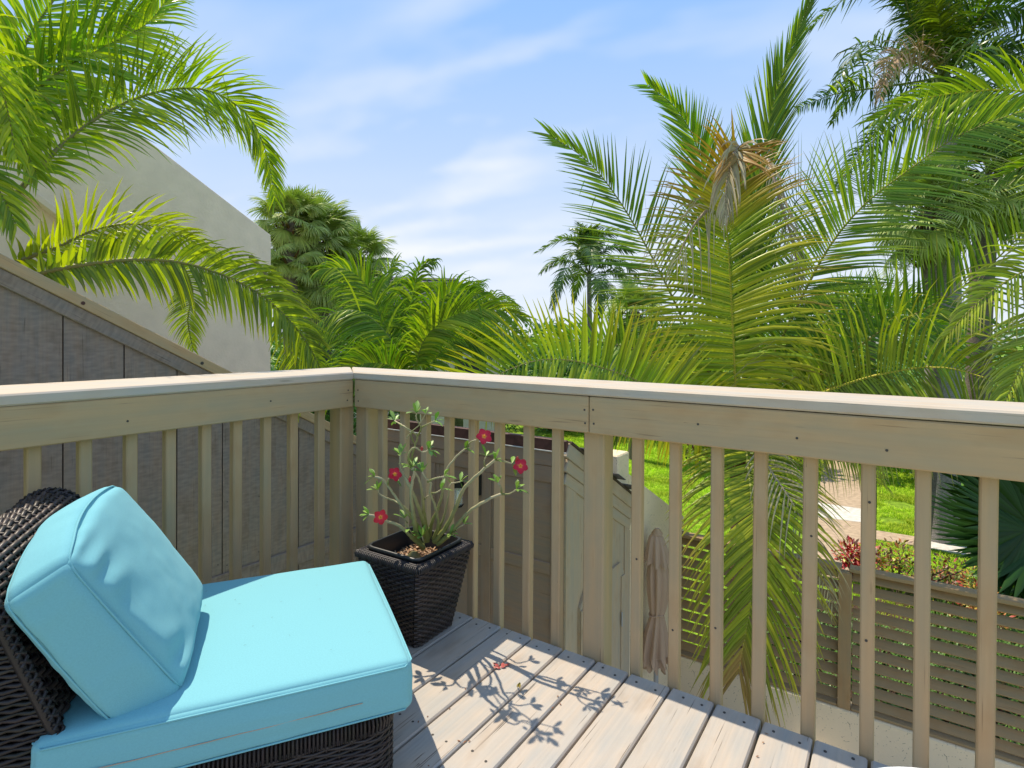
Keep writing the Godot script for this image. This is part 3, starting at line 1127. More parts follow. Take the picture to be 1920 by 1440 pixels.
func build_planter() -> void:
	var turn := Basis(Vector3.UP, 0.03)
	var t := thing("planter_basket", POT, "tapered square black wicker planter in the balcony corner", "planter")
	t.basis = turn
	var skin := func(a: float, b: float) -> Array:
		var hw := lerpf(0.108, 0.168, b)
		var q := round_rect(a, hw, hw, 0.012)
		var n := Vector3(q[1].x, -0.17, q[1].y).normalized()
		return [Vector3(q[0].x, 0.004 + 0.335 * b, q[0].y), n]
	var mb := MB.new()
	weave(mb, skin, 34, 56, true, 0.0104, 0.0075, 0.0044, 51, 1.5)
	part(t, "woven_sides", mb.mesh(), mat.wicker).set_meta("kind", "stuff")
	mb = MB.new()
	var loops := []
	for q in [[0.104, 0.002], [0.164, 0.338]]:
		var ring := []
		for k in 32:
			var r := round_rect(-k / 32.0, q[0], q[0], 0.012)
			ring.append(Vector3(r[0].x, q[1], r[0].y))
		loops.append(ring)
	mb.loft(loops)
	part(t, "lining", mb.mesh(), mat.black)
	# flat woven rim
	mb = MB.new()
	rng.seed = 52
	for k in 150:
		var r := round_rect(k / 150.0, 0.174, 0.174, 0.01)
		var p := Vector3(r[0].x, 0, r[0].y)
		var n := Vector3(r[1].x, 0, r[1].y)
		var up := 0.0015 if k % 2 else 0.0
		mb.tube([p + Vector3(0, 0.326, 0), p + n * 0.003 + Vector3(0, 0.338, 0), p - n * 0.003 + Vector3(0, 0.3455 + up, 0), p - n * 0.036 + Vector3(0, 0.3465 - up, 0)], [0.0044], 5, [Color(0.03, 0.027, 0.028) * R(0.6, 1.3)], 1.0, false)
	for q in [0.010, 0.022]:
		var ring := []
		for k in 61:
			var r := round_rect(k / 60.0, 0.174 - q, 0.174 - q, 0.01)
			ring.append(Vector3(r[0].x, 0.348, r[0].y))
		mb.tube(ring, [0.0042], 5, [Color(0.03, 0.027, 0.028)], 1.0, false)
	part(t, "woven_rim", mb.mesh(), mat.wicker).set_meta("kind", "stuff")
	# plastic pot set into it
	var p := thing("plastic_pot", POT + Vector3(0, 0.15, 0), "square black plastic pot set inside the wicker planter", "pot")
	p.basis = turn
	mb = MB.new()
	loops = []
	for q in [[0.115, 0.0], [0.138, 0.205], [0.147, 0.2055], [0.147, 0.217], [0.1385, 0.2185], [0.136, 0.2165], [0.125, 0.09], [0.120, 0.03]]:
		var ring := []
		for k in 40:
			var r := round_rect(-k / 40.0, q[0], q[0], 0.03)
			ring.append(Vector3(r[0].x, q[1], r[0].y))
		loops.append(ring)
	mb.loft(loops, true, true)
	part(p, "shell", mb.mesh(), mat.pot)
	mb = MB.new()
	var soil := [Vector3(-0.128, 0.135, -0.128), Vector3(-0.128, 0.135, 0.128), Vector3(0.128, 0.135, 0.128), Vector3(0.128, 0.135, -0.128)]
	mb.poly(soil, Vector3.UP, [])
	part(p, "soil", mb.mesh(), mat.mulch)
	var s := MB.new()
	rng.seed = 53
	for k in 420:
		var a := R(0, TAU)
		var c := Color(0.22, 0.11, 0.05).lerp(Color(0.50, 0.36, 0.24), R(0, 1)) * R(0.5, 1.2)
		s.box(Vector3(R(-0.115, 0.115), 0.141 + R(0, 0.012), R(-0.115, 0.115)), Vector3(R(0.010, 0.03), 0.0035, R(0.004, 0.009)), Basis(Vector3.UP, a) * Basis(Vector3.RIGHT, R(-0.5, 0.5)) * Basis(Vector3(0, 0, 1), R(-0.4, 0.4)), 0.001, 0, Vector2.ZERO, c)
	part(p, "wood_chips", s.mesh(), mat.mulch_chip).set_meta("kind", "stuff")


func rosette(mb: MB, at: Vector3, dir: Vector3, count: int, size: float) -> void:
	for k in count:
		var az := k * 2.39996 + R(-0.3, 0.3)
		var b := aim(dir)
		var el := R(0.2, 1.0)
		var d := (b * Vector3(cos(az) * cos(el), sin(az) * cos(el), -sin(el))).normalized()
		d = (d + Vector3(0, 0.25, 0)).normalized()
		var n := (UPV - d * d.y).normalized() if absf(d.y) < 0.95 else Vector3(0, 0, 1)
		var sh := R(0.8, 1.25)
		var c := Color(0.10, 0.22, 0.035).lerp(Color(0.22, 0.32, 0.06), R(0, 1)) * sh
		leaf_spoon(mb, at, d, n, size * R(0.6, 1.15), c)


func leaf_spoon(mb: MB, at: Vector3, d: Vector3, nrm: Vector3, length: float, c: Color) -> void:
	var first := mb.v.size()
	var p := at
	var dd := d
	var wid := [0.04, 0.12, 0.24, 0.34, 0.36, 0.24, 0.02]
	for k in 7:
		var ac := dd.cross(nrm).normalized()
		var nn := ac.cross(dd).normalized()
		var w: float = wid[k] * length * 0.5
		mb.vert(p - ac * w + nn * w * 0.25, (nn + ac * 0.3).normalized(), Vector2.ZERO, c)
		mb.vert(p, nn, Vector2.ZERO, c * 1.25)
		mb.vert(p + ac * w + nn * w * 0.25, (nn - ac * 0.3).normalized(), Vector2.ZERO, c)
		p += dd * length / 6.0
		dd = (dd + DOWN * 0.07).normalized()
	for k in 6:
		for q in 2:
			var a := first + k * 3 + q
			mb.face(a, a + 1, a + 3)
			mb.face(a + 1, a + 4, a + 3)


func flower(parent: Node3D, at: Vector3, dir: Vector3, size: float, roll: float) -> void:
	var mb := MB.new()
	var b := aim(dir) * Basis(Vector3(0, 0, 1), roll)
	for k in 5:
		var a := TAU * k / 5.0
		var out := Vector3(cos(a), sin(a), 0)
		var side := Vector3(-sin(a), cos(a), 0)
		var first := mb.v.size()
		var wid := [0.10, 0.31, 0.42, 0.36, 0.10]
		var dep := [0.06, -0.05, -0.08, -0.06, -0.01]
		for j in 5:
			var f := j / 4.0
			var c := Color(0.62, 0.008, 0.045).lerp(Color(0.42, 0.002, 0.02), f)
			if j == 0: c = Color(0.9, 0.5, 0.08)
			for q in [-1.0, 0.0, 1.0]:
				var p: Vector3 = out * size * (0.08 + 0.92 * f) + side * q * wid[j] * size + Vector3(0, 0, (dep[j] + absf(q) * -0.07) * size)
				mb.vert(at + b * p, b * Vector3(0, 0, -1), Vector2.ZERO, c)
		for j in 4:
			for q in 2:
				var v0 := first + j * 3 + q
				mb.face(v0, v0 + 1, v0 + 3)
				mb.face(v0 + 1, v0 + 4, v0 + 3)
	var f := part(parent, "flower", mb.mesh(), mat.petal)
	mb = MB.new()
	for k in 9:
		var a := TAU * k / 9.0
		mb.blade(at + b * Vector3(0, 0, -0.03 * size), b * Vector3(cos(a) * 0.5, sin(a) * 0.5, -0.8).normalized(), b * Vector3(-sin(a), cos(a), 0), size * 0.36, size * 0.14, 0, 2, 0.0, Color(0.85, 0.42, 0.02), Color(0.9, 0.7, 0.15))
	mb.tube([at + b * Vector3(0, 0, 0.5 * size), at + b * Vector3(0, 0, -0.02 * size)], [size * 0.05, size * 0.14], 6, [Color(0.5, 0.06, 0.05), Color(0.85, 0.5, 0.05)])
	part(f, "stamen_centre", mb.mesh(), mat.petal)


func build_desert_rose() -> void:
	var t := thing("desert_rose", POT + Vector3(0, 0.285, 0), "desert rose shrub with bare green stems and red flowers in the black planter", "plant")
	rng.seed = 61
	var o := t.position
	stem(t, [Vector3(0.650, 0.347, 0.185), Vector3(0.658, 0.412, 0.230), Vector3(0.700, 0.519, 0.294), Vector3(0.739, 0.617, 0.349), Vector3(0.769, 0.678, 0.375), Vector3(0.789, 0.720, 0.384), Vector3(0.790, 0.745, 0.393)], 0.0085, 0.0040, 6)
	stem(t, [Vector3(0.657, 0.375, 0.167), Vector3(0.681, 0.478, 0.220), Vector3(0.695, 0.560, 0.268), Vector3(0.696, 0.615, 0.297), Vector3(0.693, 0.659, 0.322), Vector3(0.659, 0.707, 0.324), Vector3(0.663, 0.762, 0.333)], 0.0090, 0.0030, 5)
	stem(t, [Vector3(0.652, 0.380, 0.154), Vector3(0.655, 0.442, 0.174), Vector3(0.660, 0.503, 0.192), Vector3(0.674, 0.561, 0.213), Vector3(0.688, 0.628, 0.242), Vector3(0.695, 0.676, 0.271), Vector3(0.690, 0.709, 0.300)], 0.0065, 0.0030, 5)
	stem(t, [Vector3(0.688, 0.390, 0.166), Vector3(0.740, 0.459, 0.194), Vector3(0.763, 0.512, 0.225), Vector3(0.785, 0.575, 0.267), Vector3(0.800, 0.630, 0.308), Vector3(0.821, 0.676, 0.328), Vector3(0.814, 0.701, 0.352), Vector3(0.816, 0.725, 0.370)], 0.0055, 0.0025, 6)
	stem(t, [Vector3(0.653, 0.388, 0.149), Vector3(0.675, 0.456, 0.160), Vector3(0.699, 0.505, 0.155), Vector3(0.726, 0.579, 0.154), Vector3(0.750, 0.654, 0.170), Vector3(0.766, 0.700, 0.162), Vector3(0.802, 0.751, 0.142), Vector3(0.831, 0.774, 0.136)], 0.0060, 0.0030, 6)
	stem(t, [Vector3(0.831, 0.774, 0.136), Vector3(0.859, 0.806, 0.135), Vector3(0.880, 0.815, 0.126)], 0.0026, 0.0020, 0)
	stem(t, [Vector3(0.672, 0.376, 0.128), Vector3(0.693, 0.432, 0.127), Vector3(0.712, 0.485, 0.122), Vector3(0.739, 0.575, 0.128), Vector3(0.749, 0.618, 0.131), Vector3(0.771, 0.623, 0.093)], 0.0048, 0.0020, 4)
	stem(t, [Vector3(0.692, 0.377, 0.164), Vector3(0.757, 0.454, 0.163), Vector3(0.811, 0.542, 0.169), Vector3(0.859, 0.624, 0.182), Vector3(0.910, 0.677, 0.177), Vector3(0.963, 0.726, 0.170), Vector3(1.000, 0.757, 0.163)], 0.0085, 0.0042, 6)
	stem(t, [Vector3(1.000, 0.757, 0.163), Vector3(1.026, 0.755, 0.155), Vector3(1.054, 0.743, 0.128)], 0.0030, 0.0020, 3)
	stem(t, [Vector3(0.706, 0.369, 0.159), Vector3(0.768, 0.422, 0.155), Vector3(0.819, 0.479, 0.160), Vector3(0.873, 0.534, 0.164), Vector3(0.925, 0.573, 0.161), Vector3(0.977, 0.606, 0.144), Vector3(1.007, 0.619, 0.130)], 0.0075, 0.0040, 0)
	stem(t, [Vector3(1.007, 0.619, 0.130), Vector3(1.008, 0.646, 0.135), Vector3(0.998, 0.663, 0.141)], 0.0030, 0.0022, 5)
	stem(t, [Vector3(1.007, 0.619, 0.130), Vector3(1.040, 0.624, 0.122), Vector3(1.067, 0.644, 0.115)], 0.0030, 0.0020, 5)
	stem(t, [Vector3(0.663, 0.363, 0.199), Vector3(0.656, 0.402, 0.244), Vector3(0.658, 0.454, 0.297), Vector3(0.637, 0.481, 0.320), Vector3(0.611, 0.500, 0.354), Vector3(0.587, 0.520, 0.379), Vector3(0.561, 0.527, 0.400)], 0.0070, 0.0030, 7)
	stem(t, [Vector3(0.658, 0.398, 0.181), Vector3(0.665, 0.484, 0.255), Vector3(0.655, 0.549, 0.307), Vector3(0.623, 0.601, 0.327), Vector3(0.614, 0.641, 0.351), Vector3(0.604, 0.670, 0.372), Vector3(0.582, 0.677, 0.389)], 0.0065, 0.0028, 5)
	stem(t, [Vector3(0.665, 0.456, 0.235), Vector3(0.651, 0.505, 0.259), Vector3(0.634, 0.538, 0.279), Vector3(0.576, 0.552, 0.272), Vector3(0.550, 0.567, 0.297), Vector3(0.532, 0.584, 0.316), Vector3(0.531, 0.602, 0.325)], 0.0048, 0.0024, 6)
	stem(t, [Vector3(0.614, 0.641, 0.351), Vector3(0.633, 0.672, 0.364), Vector3(0.650, 0.682, 0.357)], 0.0030, 0.0020, 5)
	stem(t, [Vector3(0.790, 0.745, 0.393), Vector3(0.782, 0.769, 0.407), Vector3(0.792, 0.800, 0.415), Vector3(0.812, 0.822, 0.409), Vector3(0.830, 0.803, 0.382), Vector3(0.851, 0.813, 0.375)], 0.0035, 0.0020, 7)
	stem(t, [Vector3(0.690, 0.709, 0.300), Vector3(0.714, 0.757, 0.320), Vector3(0.742, 0.802, 0.336), Vector3(0.774, 0.851, 0.353), Vector3(0.767, 0.869, 0.373), Vector3(0.740, 0.890, 0.389), Vector3(0.627, 0.893, 0.327)], 0.0035, 0.0020, 7)
	stem(t, [Vector3(0.767, 0.869, 0.373), Vector3(0.750, 0.852, 0.381), Vector3(0.744, 0.843, 0.378)], 0.0020, 0.0015, 0)
	stem(t, [Vector3(0.774, 0.851, 0.353), Vector3(0.802, 0.888, 0.364), Vector3(0.806, 0.925, 0.393), Vector3(0.817, 0.948, 0.404)], 0.0025, 0.0018, 7)
	stem(t, [Vector3(0.802, 0.888, 0.364), Vector3(0.834, 0.905, 0.357), Vector3(0.860, 0.917, 0.349)], 0.0025, 0.0015, 4)
	stem(t, [Vector3(0.764, 0.825, 0.360), Vector3(0.774, 0.868, 0.388), Vector3(0.807, 0.899, 0.381), Vector3(0.850, 0.947, 0.392)], 0.0020, 0.0012, 2)
	stem(t, [Vector3(0.800, 0.630, 0.308), Vector3(0.818, 0.632, 0.294), Vector3(0.830, 0.642, 0.282)], 0.0026, 0.0018, 3)
	stem(t, [Vector3(0.676, 0.561, 0.212), Vector3(0.692, 0.573, 0.214), Vector3(0.709, 0.586, 0.217)], 0.0020, 0.0014, 0)
	stem(t, [Vector3(0.766, 0.409, 0.160), Vector3(0.775, 0.419, 0.164), Vector3(0.783, 0.429, 0.169)], 0.0030, 0.0020, 7)
	stem(t, [Vector3(0.683, 0.385, 0.214), Vector3(0.689, 0.404, 0.227), Vector3(0.695, 0.423, 0.241)], 0.0030, 0.0020, 6)
	stem(t, [Vector3(0.664, 0.425, 0.253), Vector3(0.660, 0.442, 0.268), Vector3(0.661, 0.458, 0.279)], 0.0020, 0.0014, 2)
	stem(t, [Vector3(0.790, 0.441, 0.160), Vector3(0.819, 0.461, 0.160), Vector3(0.842, 0.477, 0.153)], 0.0026, 0.0018, 3)
	stem(t, [Vector3(0.638, 0.473, 0.265), Vector3(0.637, 0.484, 0.273), Vector3(0.634, 0.493, 0.279)], 0.0020, 0.0014, 2)
	stem(t, [Vector3(0.812, 0.681, 0.338), Vector3(0.840, 0.696, 0.331), Vector3(0.864, 0.702, 0.302)], 0.0030, 0.0020, 5)
	stem(t, [Vector3(0.959, 0.723, 0.171), Vector3(0.968, 0.750, 0.191), Vector3(0.981, 0.774, 0.197)], 0.0024, 0.0018, 4)
	flower(t, Vector3(0.922, 0.834, 0.131) - o, Vector3(0.690, 0.457, 0.561), 0.033, 0.0)
	flower(t, Vector3(1.089, 0.738, 0.123) - o, Vector3(0.725, 0.420, 0.546), 0.031, 1.1)
	flower(t, Vector3(0.672, 0.696, 0.370) - o, Vector3(0.813, 0.504, 0.292), 0.029, 2.2)
	flower(t, Vector3(0.611, 0.524, 0.386) - o, Vector3(0.887, 0.095, 0.451), 0.030, 3.3)
	var bud525 := MB.new()
	bud525.tube([Vector3(0.791, 0.713, 0.408) - o, Vector3(0.784, 0.700, 0.403) - o, Vector3(0.777, 0.688, 0.398) - o], [0.002, 0.0062, 0.0015], 8, [Color(0.45, 0.10, 0.08), Color(0.42, 0.01, 0.03), Color(0.38, 0.01, 0.03)])
	part(t, "bud", bud525.mesh(), mat.petal)
	var bud632 := MB.new()
	bud632.tube([Vector3(0.851, 0.830, 0.410) - o, Vector3(0.846, 0.821, 0.406) - o, Vector3(0.841, 0.813, 0.403) - o], [0.002, 0.0062, 0.0015], 8, [Color(0.45, 0.10, 0.08), Color(0.42, 0.01, 0.03), Color(0.38, 0.01, 0.03)])
	part(t, "bud", bud632.mesh(), mat.petal)
	var bud1492 := MB.new()
	bud1492.tube([Vector3(1.086, 0.776, 0.137) - o, Vector3(1.083, 0.768, 0.135) - o, Vector3(1.079, 0.761, 0.133) - o], [0.002, 0.0062, 0.0015], 8, [Color(0.45, 0.10, 0.08), Color(0.42, 0.01, 0.03), Color(0.38, 0.01, 0.03)])
	part(t, "bud", bud1492.mesh(), mat.petal)
	# swollen foot
	var mb := MB.new()
	mb.tube([Vector3(0.0, -0.01, 0.01), Vector3(0.003, 0.010, 0.012), Vector3(0.0, 0.028, 0.010), Vector3(-0.002, 0.042, 0.006)], [0.034, 0.036, 0.028, 0.012], 12, [Color(0.24, 0.23, 0.10)])
	part(t, "swollen_base", mb.mesh(), mat.stem)


func stem(t: Node3D, pts: Array, r0: float, r1: float, ros: int, size := 0.047) -> void:
	r0 *= 1.35
	r1 *= 1.3
	var path := spline(pts, 26)
	var o := t.position
	var loc := []
	var rr := []
	var cc := []
	for k in path.size():
		var f := k / 25.0
		var wob := Vector3(sin(k * 1.9), cos(k * 2.3), sin(k * 2.9)) * 0.0009
		loc.append(path[k] - o + wob)
		rr.append(lerpf(r0, r1, pow(f, 0.8)) * R(0.95, 1.06))
		cc.append(Color(0.19, 0.20, 0.06).lerp(Color(0.42, 0.37, 0.24), clampf(f * 1.2 - 0.25, 0, 1)) * R(0.9, 1.1))
	var mb := MB.new()
	mb.tube(loc, rr, 8, cc)
	var s := part(t, "branch", mb.mesh(), mat.stem)
	if ros > 0:
		mb = MB.new()
		rosette(mb, loc[25], (loc[25] - loc[22]).normalized(), ros + 1, size)
		part(s, "leaves", mb.mesh(), mat.leaf)


# ---------------------------------------------------------------- beside and below the balcony
func prism_z(mb: MB, pts: Array, x0: float, x1: float, off: Vector2) -> void:
	# an upright board in a plane of constant x: pts = (z, y) counter-clockwise seen from +x with z running left
	var f := []
	var r := []
	for p in pts:
		f.append(Vector3(x1, p.y, p.x))
		r.append(Vector3(x0, p.y, p.x))
	var nn: Vector3 = (f[1] - f[0]).cross(f[2] - f[0]).normalized()
	if nn.x < 0:
		f.reverse(); r.reverse()
	var us := []
	for p in f: us.append(Vector2(p.y, p.z) + off)
	mb.poly(f, Vector3.RIGHT, us)
	var g := r.duplicate(); g.reverse()
	mb.poly(g, Vector3.LEFT, us)
	for k in f.size():
		var q: int = (k + 1) % f.size()
		mb.quad(f[k], r[k], r[q], f[q], Color.WHITE, off)


func sloped(parent: Node3D, called: String, m: Material, x0: float, x1: float, za: float, ya: float, zb: float, yb: float, hi: float, lo: float) -> void:
	# a raking board between two points, from «lo» to «hi» above the line
	var a := Vector3(0, ya, za)
	var b := Vector3(0, yb, zb)
	var d := (b - a).normalized()
	var mb := MB.new()
	var mid := (a + b) * 0.5 + Vector3((x0 + x1) / 2, (hi + lo) / 2, 0)
	var len := a.distance_to(b)
	var up := Vector3.RIGHT.cross(d).normalized()
	if up.y < 0: up = -up
	var bas := Basis(d, up, d.cross(up))
	mb.box(mid, Vector3(len, (hi - lo) * absf(d.z), absf(x1 - x0)), bas, 0.004, 0, roff())
	part(parent, called, mb.mesh(), m)


func build_siding_wall() -> void:
	var t := thing("siding_wall", Vector3.ZERO, "weathered grey-brown grooved board wall with sloping top beside the left rail", "wall")
	rng.seed = 91
	var X := -1.6
	var top := func(z: float) -> float: return 0.968 - 0.12 + (z + 0.238) * 0.5475
	var gr := [-1.745, -1.44, -1.121, -0.817, -0.513, -0.209, 0.093, 0.398, 0.703, 1.008, 1.313, 1.618, 1.923, 2.228, 2.533, 2.838]
	for k in gr.size() - 1:
		var a: float = gr[k] + 0.004
		var b: float = gr[k + 1] - 0.004
		var mb := MB.new()
		prism_z(mb, [Vector2(b, -2.0), Vector2(a, -2.0), Vector2(a, top.call(a)), Vector2(b, top.call(b))], X - 0.02, X + R(-0.001, 0.001), roff())
		part(t, "siding_board", mb.mesh(), mat.siding)
	var mb := MB.new()
	prism_z(mb, [Vector2(2.84, -2.7), Vector2(-1.745, -2.7), Vector2(-1.745, top.call(-1.745) - 0.01), Vector2(2.84, top.call(2.84) - 0.01)], X - 0.16, X - 0.021, roff())
	part(t, "backing", mb.mesh(), mat.shed)
	sloped(t, "rake_trim", mat.siding, X, X + 0.022, -1.745, top.call(-1.745), 2.84, top.call(2.84), 0.055, -0.035)
	sloped(t, "rake_cap", mat.rail, X - 0.17, X + 0.034, -1.76, top.call(-1.76), 2.85, top.call(2.85), 0.128, 0.056)
	mb = MB.new()
	mb.box(Vector3(X + 0.012, -0.50, 0.2), Vector3(0.022, 0.13, 3.9), Basis.IDENTITY, 0.004, 2, roff())
	part(t, "skirting_trim", mb.mesh(), mat.siding)
	var nb := MB.new()
	nb.tube([Vector3(-0.002, 0, 0), Vector3(0.003, 0, 0)], [0.011], 8)
	var nl := MB.new()
	nl.tube([Vector3(-0.002, 0, 0), Vector3(0.002, 0, 0)], [0.004], 6)
	var nlm := nl.mesh()
	for k in range(3, 11):
		for y in [0.62, 0.05, -0.38]:
			for e in [0.03, 0.27]:
				if y < top.call(gr[k]) - 0.1 and R(0, 1) < 0.75: part(t, "nail", nlm, mat.nail, Vector3(X + 0.001, y + R(-0.02, 0.02), gr[k] + e))
	part(t, "bolt", nb.mesh(), mat.flash, Vector3(X + 0.034, top.call(0.62) + 0.085, 0.62))
	part(t, "bolt", nb.mesh(), mat.nail, Vector3(X + 0.034, top.call(-0.05) + 0.085, -0.05))


func build_shed() -> void:
	var t := thing("shed", Vector3.ZERO, "taupe panelled lean-to shed with dark red flashing just below the balcony", "shed")
	rng.seed = 101
	var Z := -1.65
	var X := 0.32
	var sl := 0.548
	var bx := func(called: String, m: Material, lo: Vector3, hi: Vector3, grain := 0, bev := 0.004) -> void:
		var mb := MB.new()
		mb.box((lo + hi) * 0.5, hi - lo, Basis.IDENTITY, bev, grain, roff())
		part(t, called, mb.mesh(), m)
	# body
	var mb := MB.new()
	prism_z(mb, [Vector2(Z, GROUND), Vector2(Z, 0.36), Vector2(-2.84, 0.36 - 1.19 * sl), Vector2(-2.84, GROUND)], -1.59, X - 0.022, roff())
	part(t, "wall", mb.mesh(), mat.shed)
	# front: flashing, drip edge, fascia and framed panels
	bx.call("flashing", mat.flash, Vector3(-1.59, 0.405, Z), Vector3(X + 0.02, 0.488, Z + 0.03))
	bx.call("drip_edge", mat.drip, Vector3(-1.59, 0.396, Z), Vector3(X + 0.02, 0.404, Z + 0.036), 0, 0.001)
	bx.call("fascia", mat.shed, Vector3(-1.59, 0.290, Z), Vector3(X, 0.395, Z + 0.022))
	bx.call("frieze_board", mat.shed, Vector3(-1.59, 0.165, Z), Vector3(X - 0.01, 0.288, Z + 0.014))
	for q in [[0.20, 0.31], [-0.43, -0.34], [-1.0, -0.92]]:
		bx.call("stile", mat.shed, Vector3(q[0], GROUND, Z), Vector3(q[1], 0.164, Z + 0.012), 1)
	for q in [[-0.338, 0.198], [-0.918, -0.432], [-1.59, -1.002]]:
		bx.call("rail", mat.shed, Vector3(q[0], -0.51, Z), Vector3(q[1], -0.42, Z + 0.011))
		bx.call("batten", mat.shed, Vector3(q[0] + 0.02, -0.415, Z), Vector3(q[0] + 0.045, 0.162, Z + 0.006), 1, 0.002)
	# roof
	var dirr := Vector3(0, -sl, -1).normalized()
	var up := Vector3(0, 1, -sl).normalized()
	var rb := Basis(dirr, up, dirr.cross(up))
	mb = MB.new()
	mb.box(Vector3(-0.62, 0.47, Z - 0.02) + dirr * 0.69, Vector3(1.38, 0.02, 1.96), rb, 0.004)
	part(t, "roof_deck", mb.mesh(), mat.edge)
	for k in 9:
		for q in 6:
			mb = MB.new()
			mb.box(Vector3(-1.42 + q * 0.325 + (0.16 if k % 2 else 0.0) - 0.1, 0.487, Z - 0.02) + dirr * (0.10 + k * 0.15) + up * 0.004, Vector3(0.17, 0.008, 0.318), rb * Basis(Vector3(0, 0, 1), 0.03), 0.002)
			part(t, "shingle", mb.mesh(), mat.shingle)
	# side towards the lawn
	var line := func(z: float, d: float) -> float: return 0.47 + (z - Z) * sl - d
	sloped(t, "rake_board", mat.shedside, X, X + 0.03, Z + 0.02, line.call(Z + 0.02, 0.0), -2.88, line.call(-2.88, 0.0), 0.0, -0.115)
	sloped(t, "rake_board", mat.shedside, X - 0.01, X + 0.018, Z + 0.012, line.call(Z + 0.012, 0.0), -2.86, line.call(-2.86, 0.0), -0.116, -0.215)
	sloped(t, "rake_board", mat.shedside, X - 0.012, X + 0.008, Z + 0.012, line.call(Z + 0.012, 0.0), -2.84, line.call(-2.84, 0.0), -0.216, -0.31)
	for q in [[Z, -1.80], [-2.84, -2.72], [-2.05, -1.99]]:
		mb = MB.new()
		prism_z(mb, [Vector2(q[1], GROUND), Vector2(q[0], GROUND), Vector2(q[0], line.call(q[0], 0.31)), Vector2(q[1], line.call(q[1], 0.31))], X - 0.021, X + 0.006, roff())
		part(t, "corner_board", mb.mesh(), mat.shedside)
	mb = MB.new()
	prism_z(mb, [Vector2(-1.80, GROUND), Vector2(-2.72, GROUND), Vector2(-2.72, line.call(-2.72, 0.31)), Vector2(-1.80, line.call(-1.80, 0.31))], X - 0.0205, X - 0.006, roff())
	part(t, "side_panel", mb.mesh(), mat.shedside)
	# door with a sloping head
	var door := MB.new()
	prism_z(door, [Vector2(-1.86, GROUND + 0.1), Vector2(-2.68, GROUND + 0.1), Vector2(-2.68, -0.80), Vector2(-2.60, -0.70), Vector2(-1.94, -0.70), Vector2(-1.86, -0.80)], X - 0.005, X + 0.016, roff())
	part(t, "door", door.mesh(), mat.shedside)
	for q in [[-1.86, -1.93], [-2.61, -2.68], [-2.24, -2.30]]:
		mb = MB.new()
		mb.box(Vector3(X + 0.022, -1.72, (q[0] + q[1]) / 2), Vector3(0.012, 1.8, absf(q[1] - q[0])), Basis.IDENTITY, 0.003, 1, roff())
		part(t, "door_stile", mb.mesh(), mat.shedside)
	mb = MB.new()
	mb.tube([Vector3(X + 0.034, -1.12, -2.60), Vector3(X + 0.034, -1.24, -2.60)], [0.007], 6)
	part(t, "hinge", mb.mesh(), mat.metal)
	# wall lantern on the shed's front
	var l := thing("wall_lantern", Vector3(-0.46, 0.06, Z + 0.012), "black wall lantern with a glass cylinder on the shed front", "lantern")
	mb = MB.new()
	mb.box(Vector3(0, 0, 0.012), Vector3(0.075, 0.17, 0.024), Basis.IDENTITY, 0.004)
	part(l, "back_plate", mb.mesh(), mat.black)
	mb = MB.new()
	mb.tube([Vector3(0, 0.05, 0.02), Vector3(-0.06, 0.07, 0.08), Vector3(-0.11, 0.03, 0.10)], [0.008], 6)
	part(l, "arm", mb.mesh(), mat.black)
	mb = MB.new()
	mb.tube([Vector3(-0.12, -0.02, 0.10), Vector3(-0.12, 0.012, 0.10), Vector3(-0.12, 0.03, 0.10)], [0.05, 0.045, 0.012], 12)
	part(l, "cap", mb.mesh(), mat.black)
	mb = MB.new()
	mb.tube([Vector3(-0.12, -0.16, 0.10), Vector3(-0.12, -0.02, 0.10)], [0.036], 12, [], 1.0, false)
	part(l, "glass", mb.mesh(), mat.glass)
	mb = MB.new()
	mb.tube([Vector3(-0.12, -0.14, 0.10), Vector3(-0.12, -0.05, 0.10)], [0.012], 8)
	part(l, "candle_tube", mb.mesh(), mat.white)
	mb = MB.new()
	mb.tube([Vector3(-0.12, -0.18, 0.10), Vector3(-0.12, -0.16, 0.10)], [0.03, 0.046], 12)
	part(l, "base_cup", mb.mesh(), mat.black)


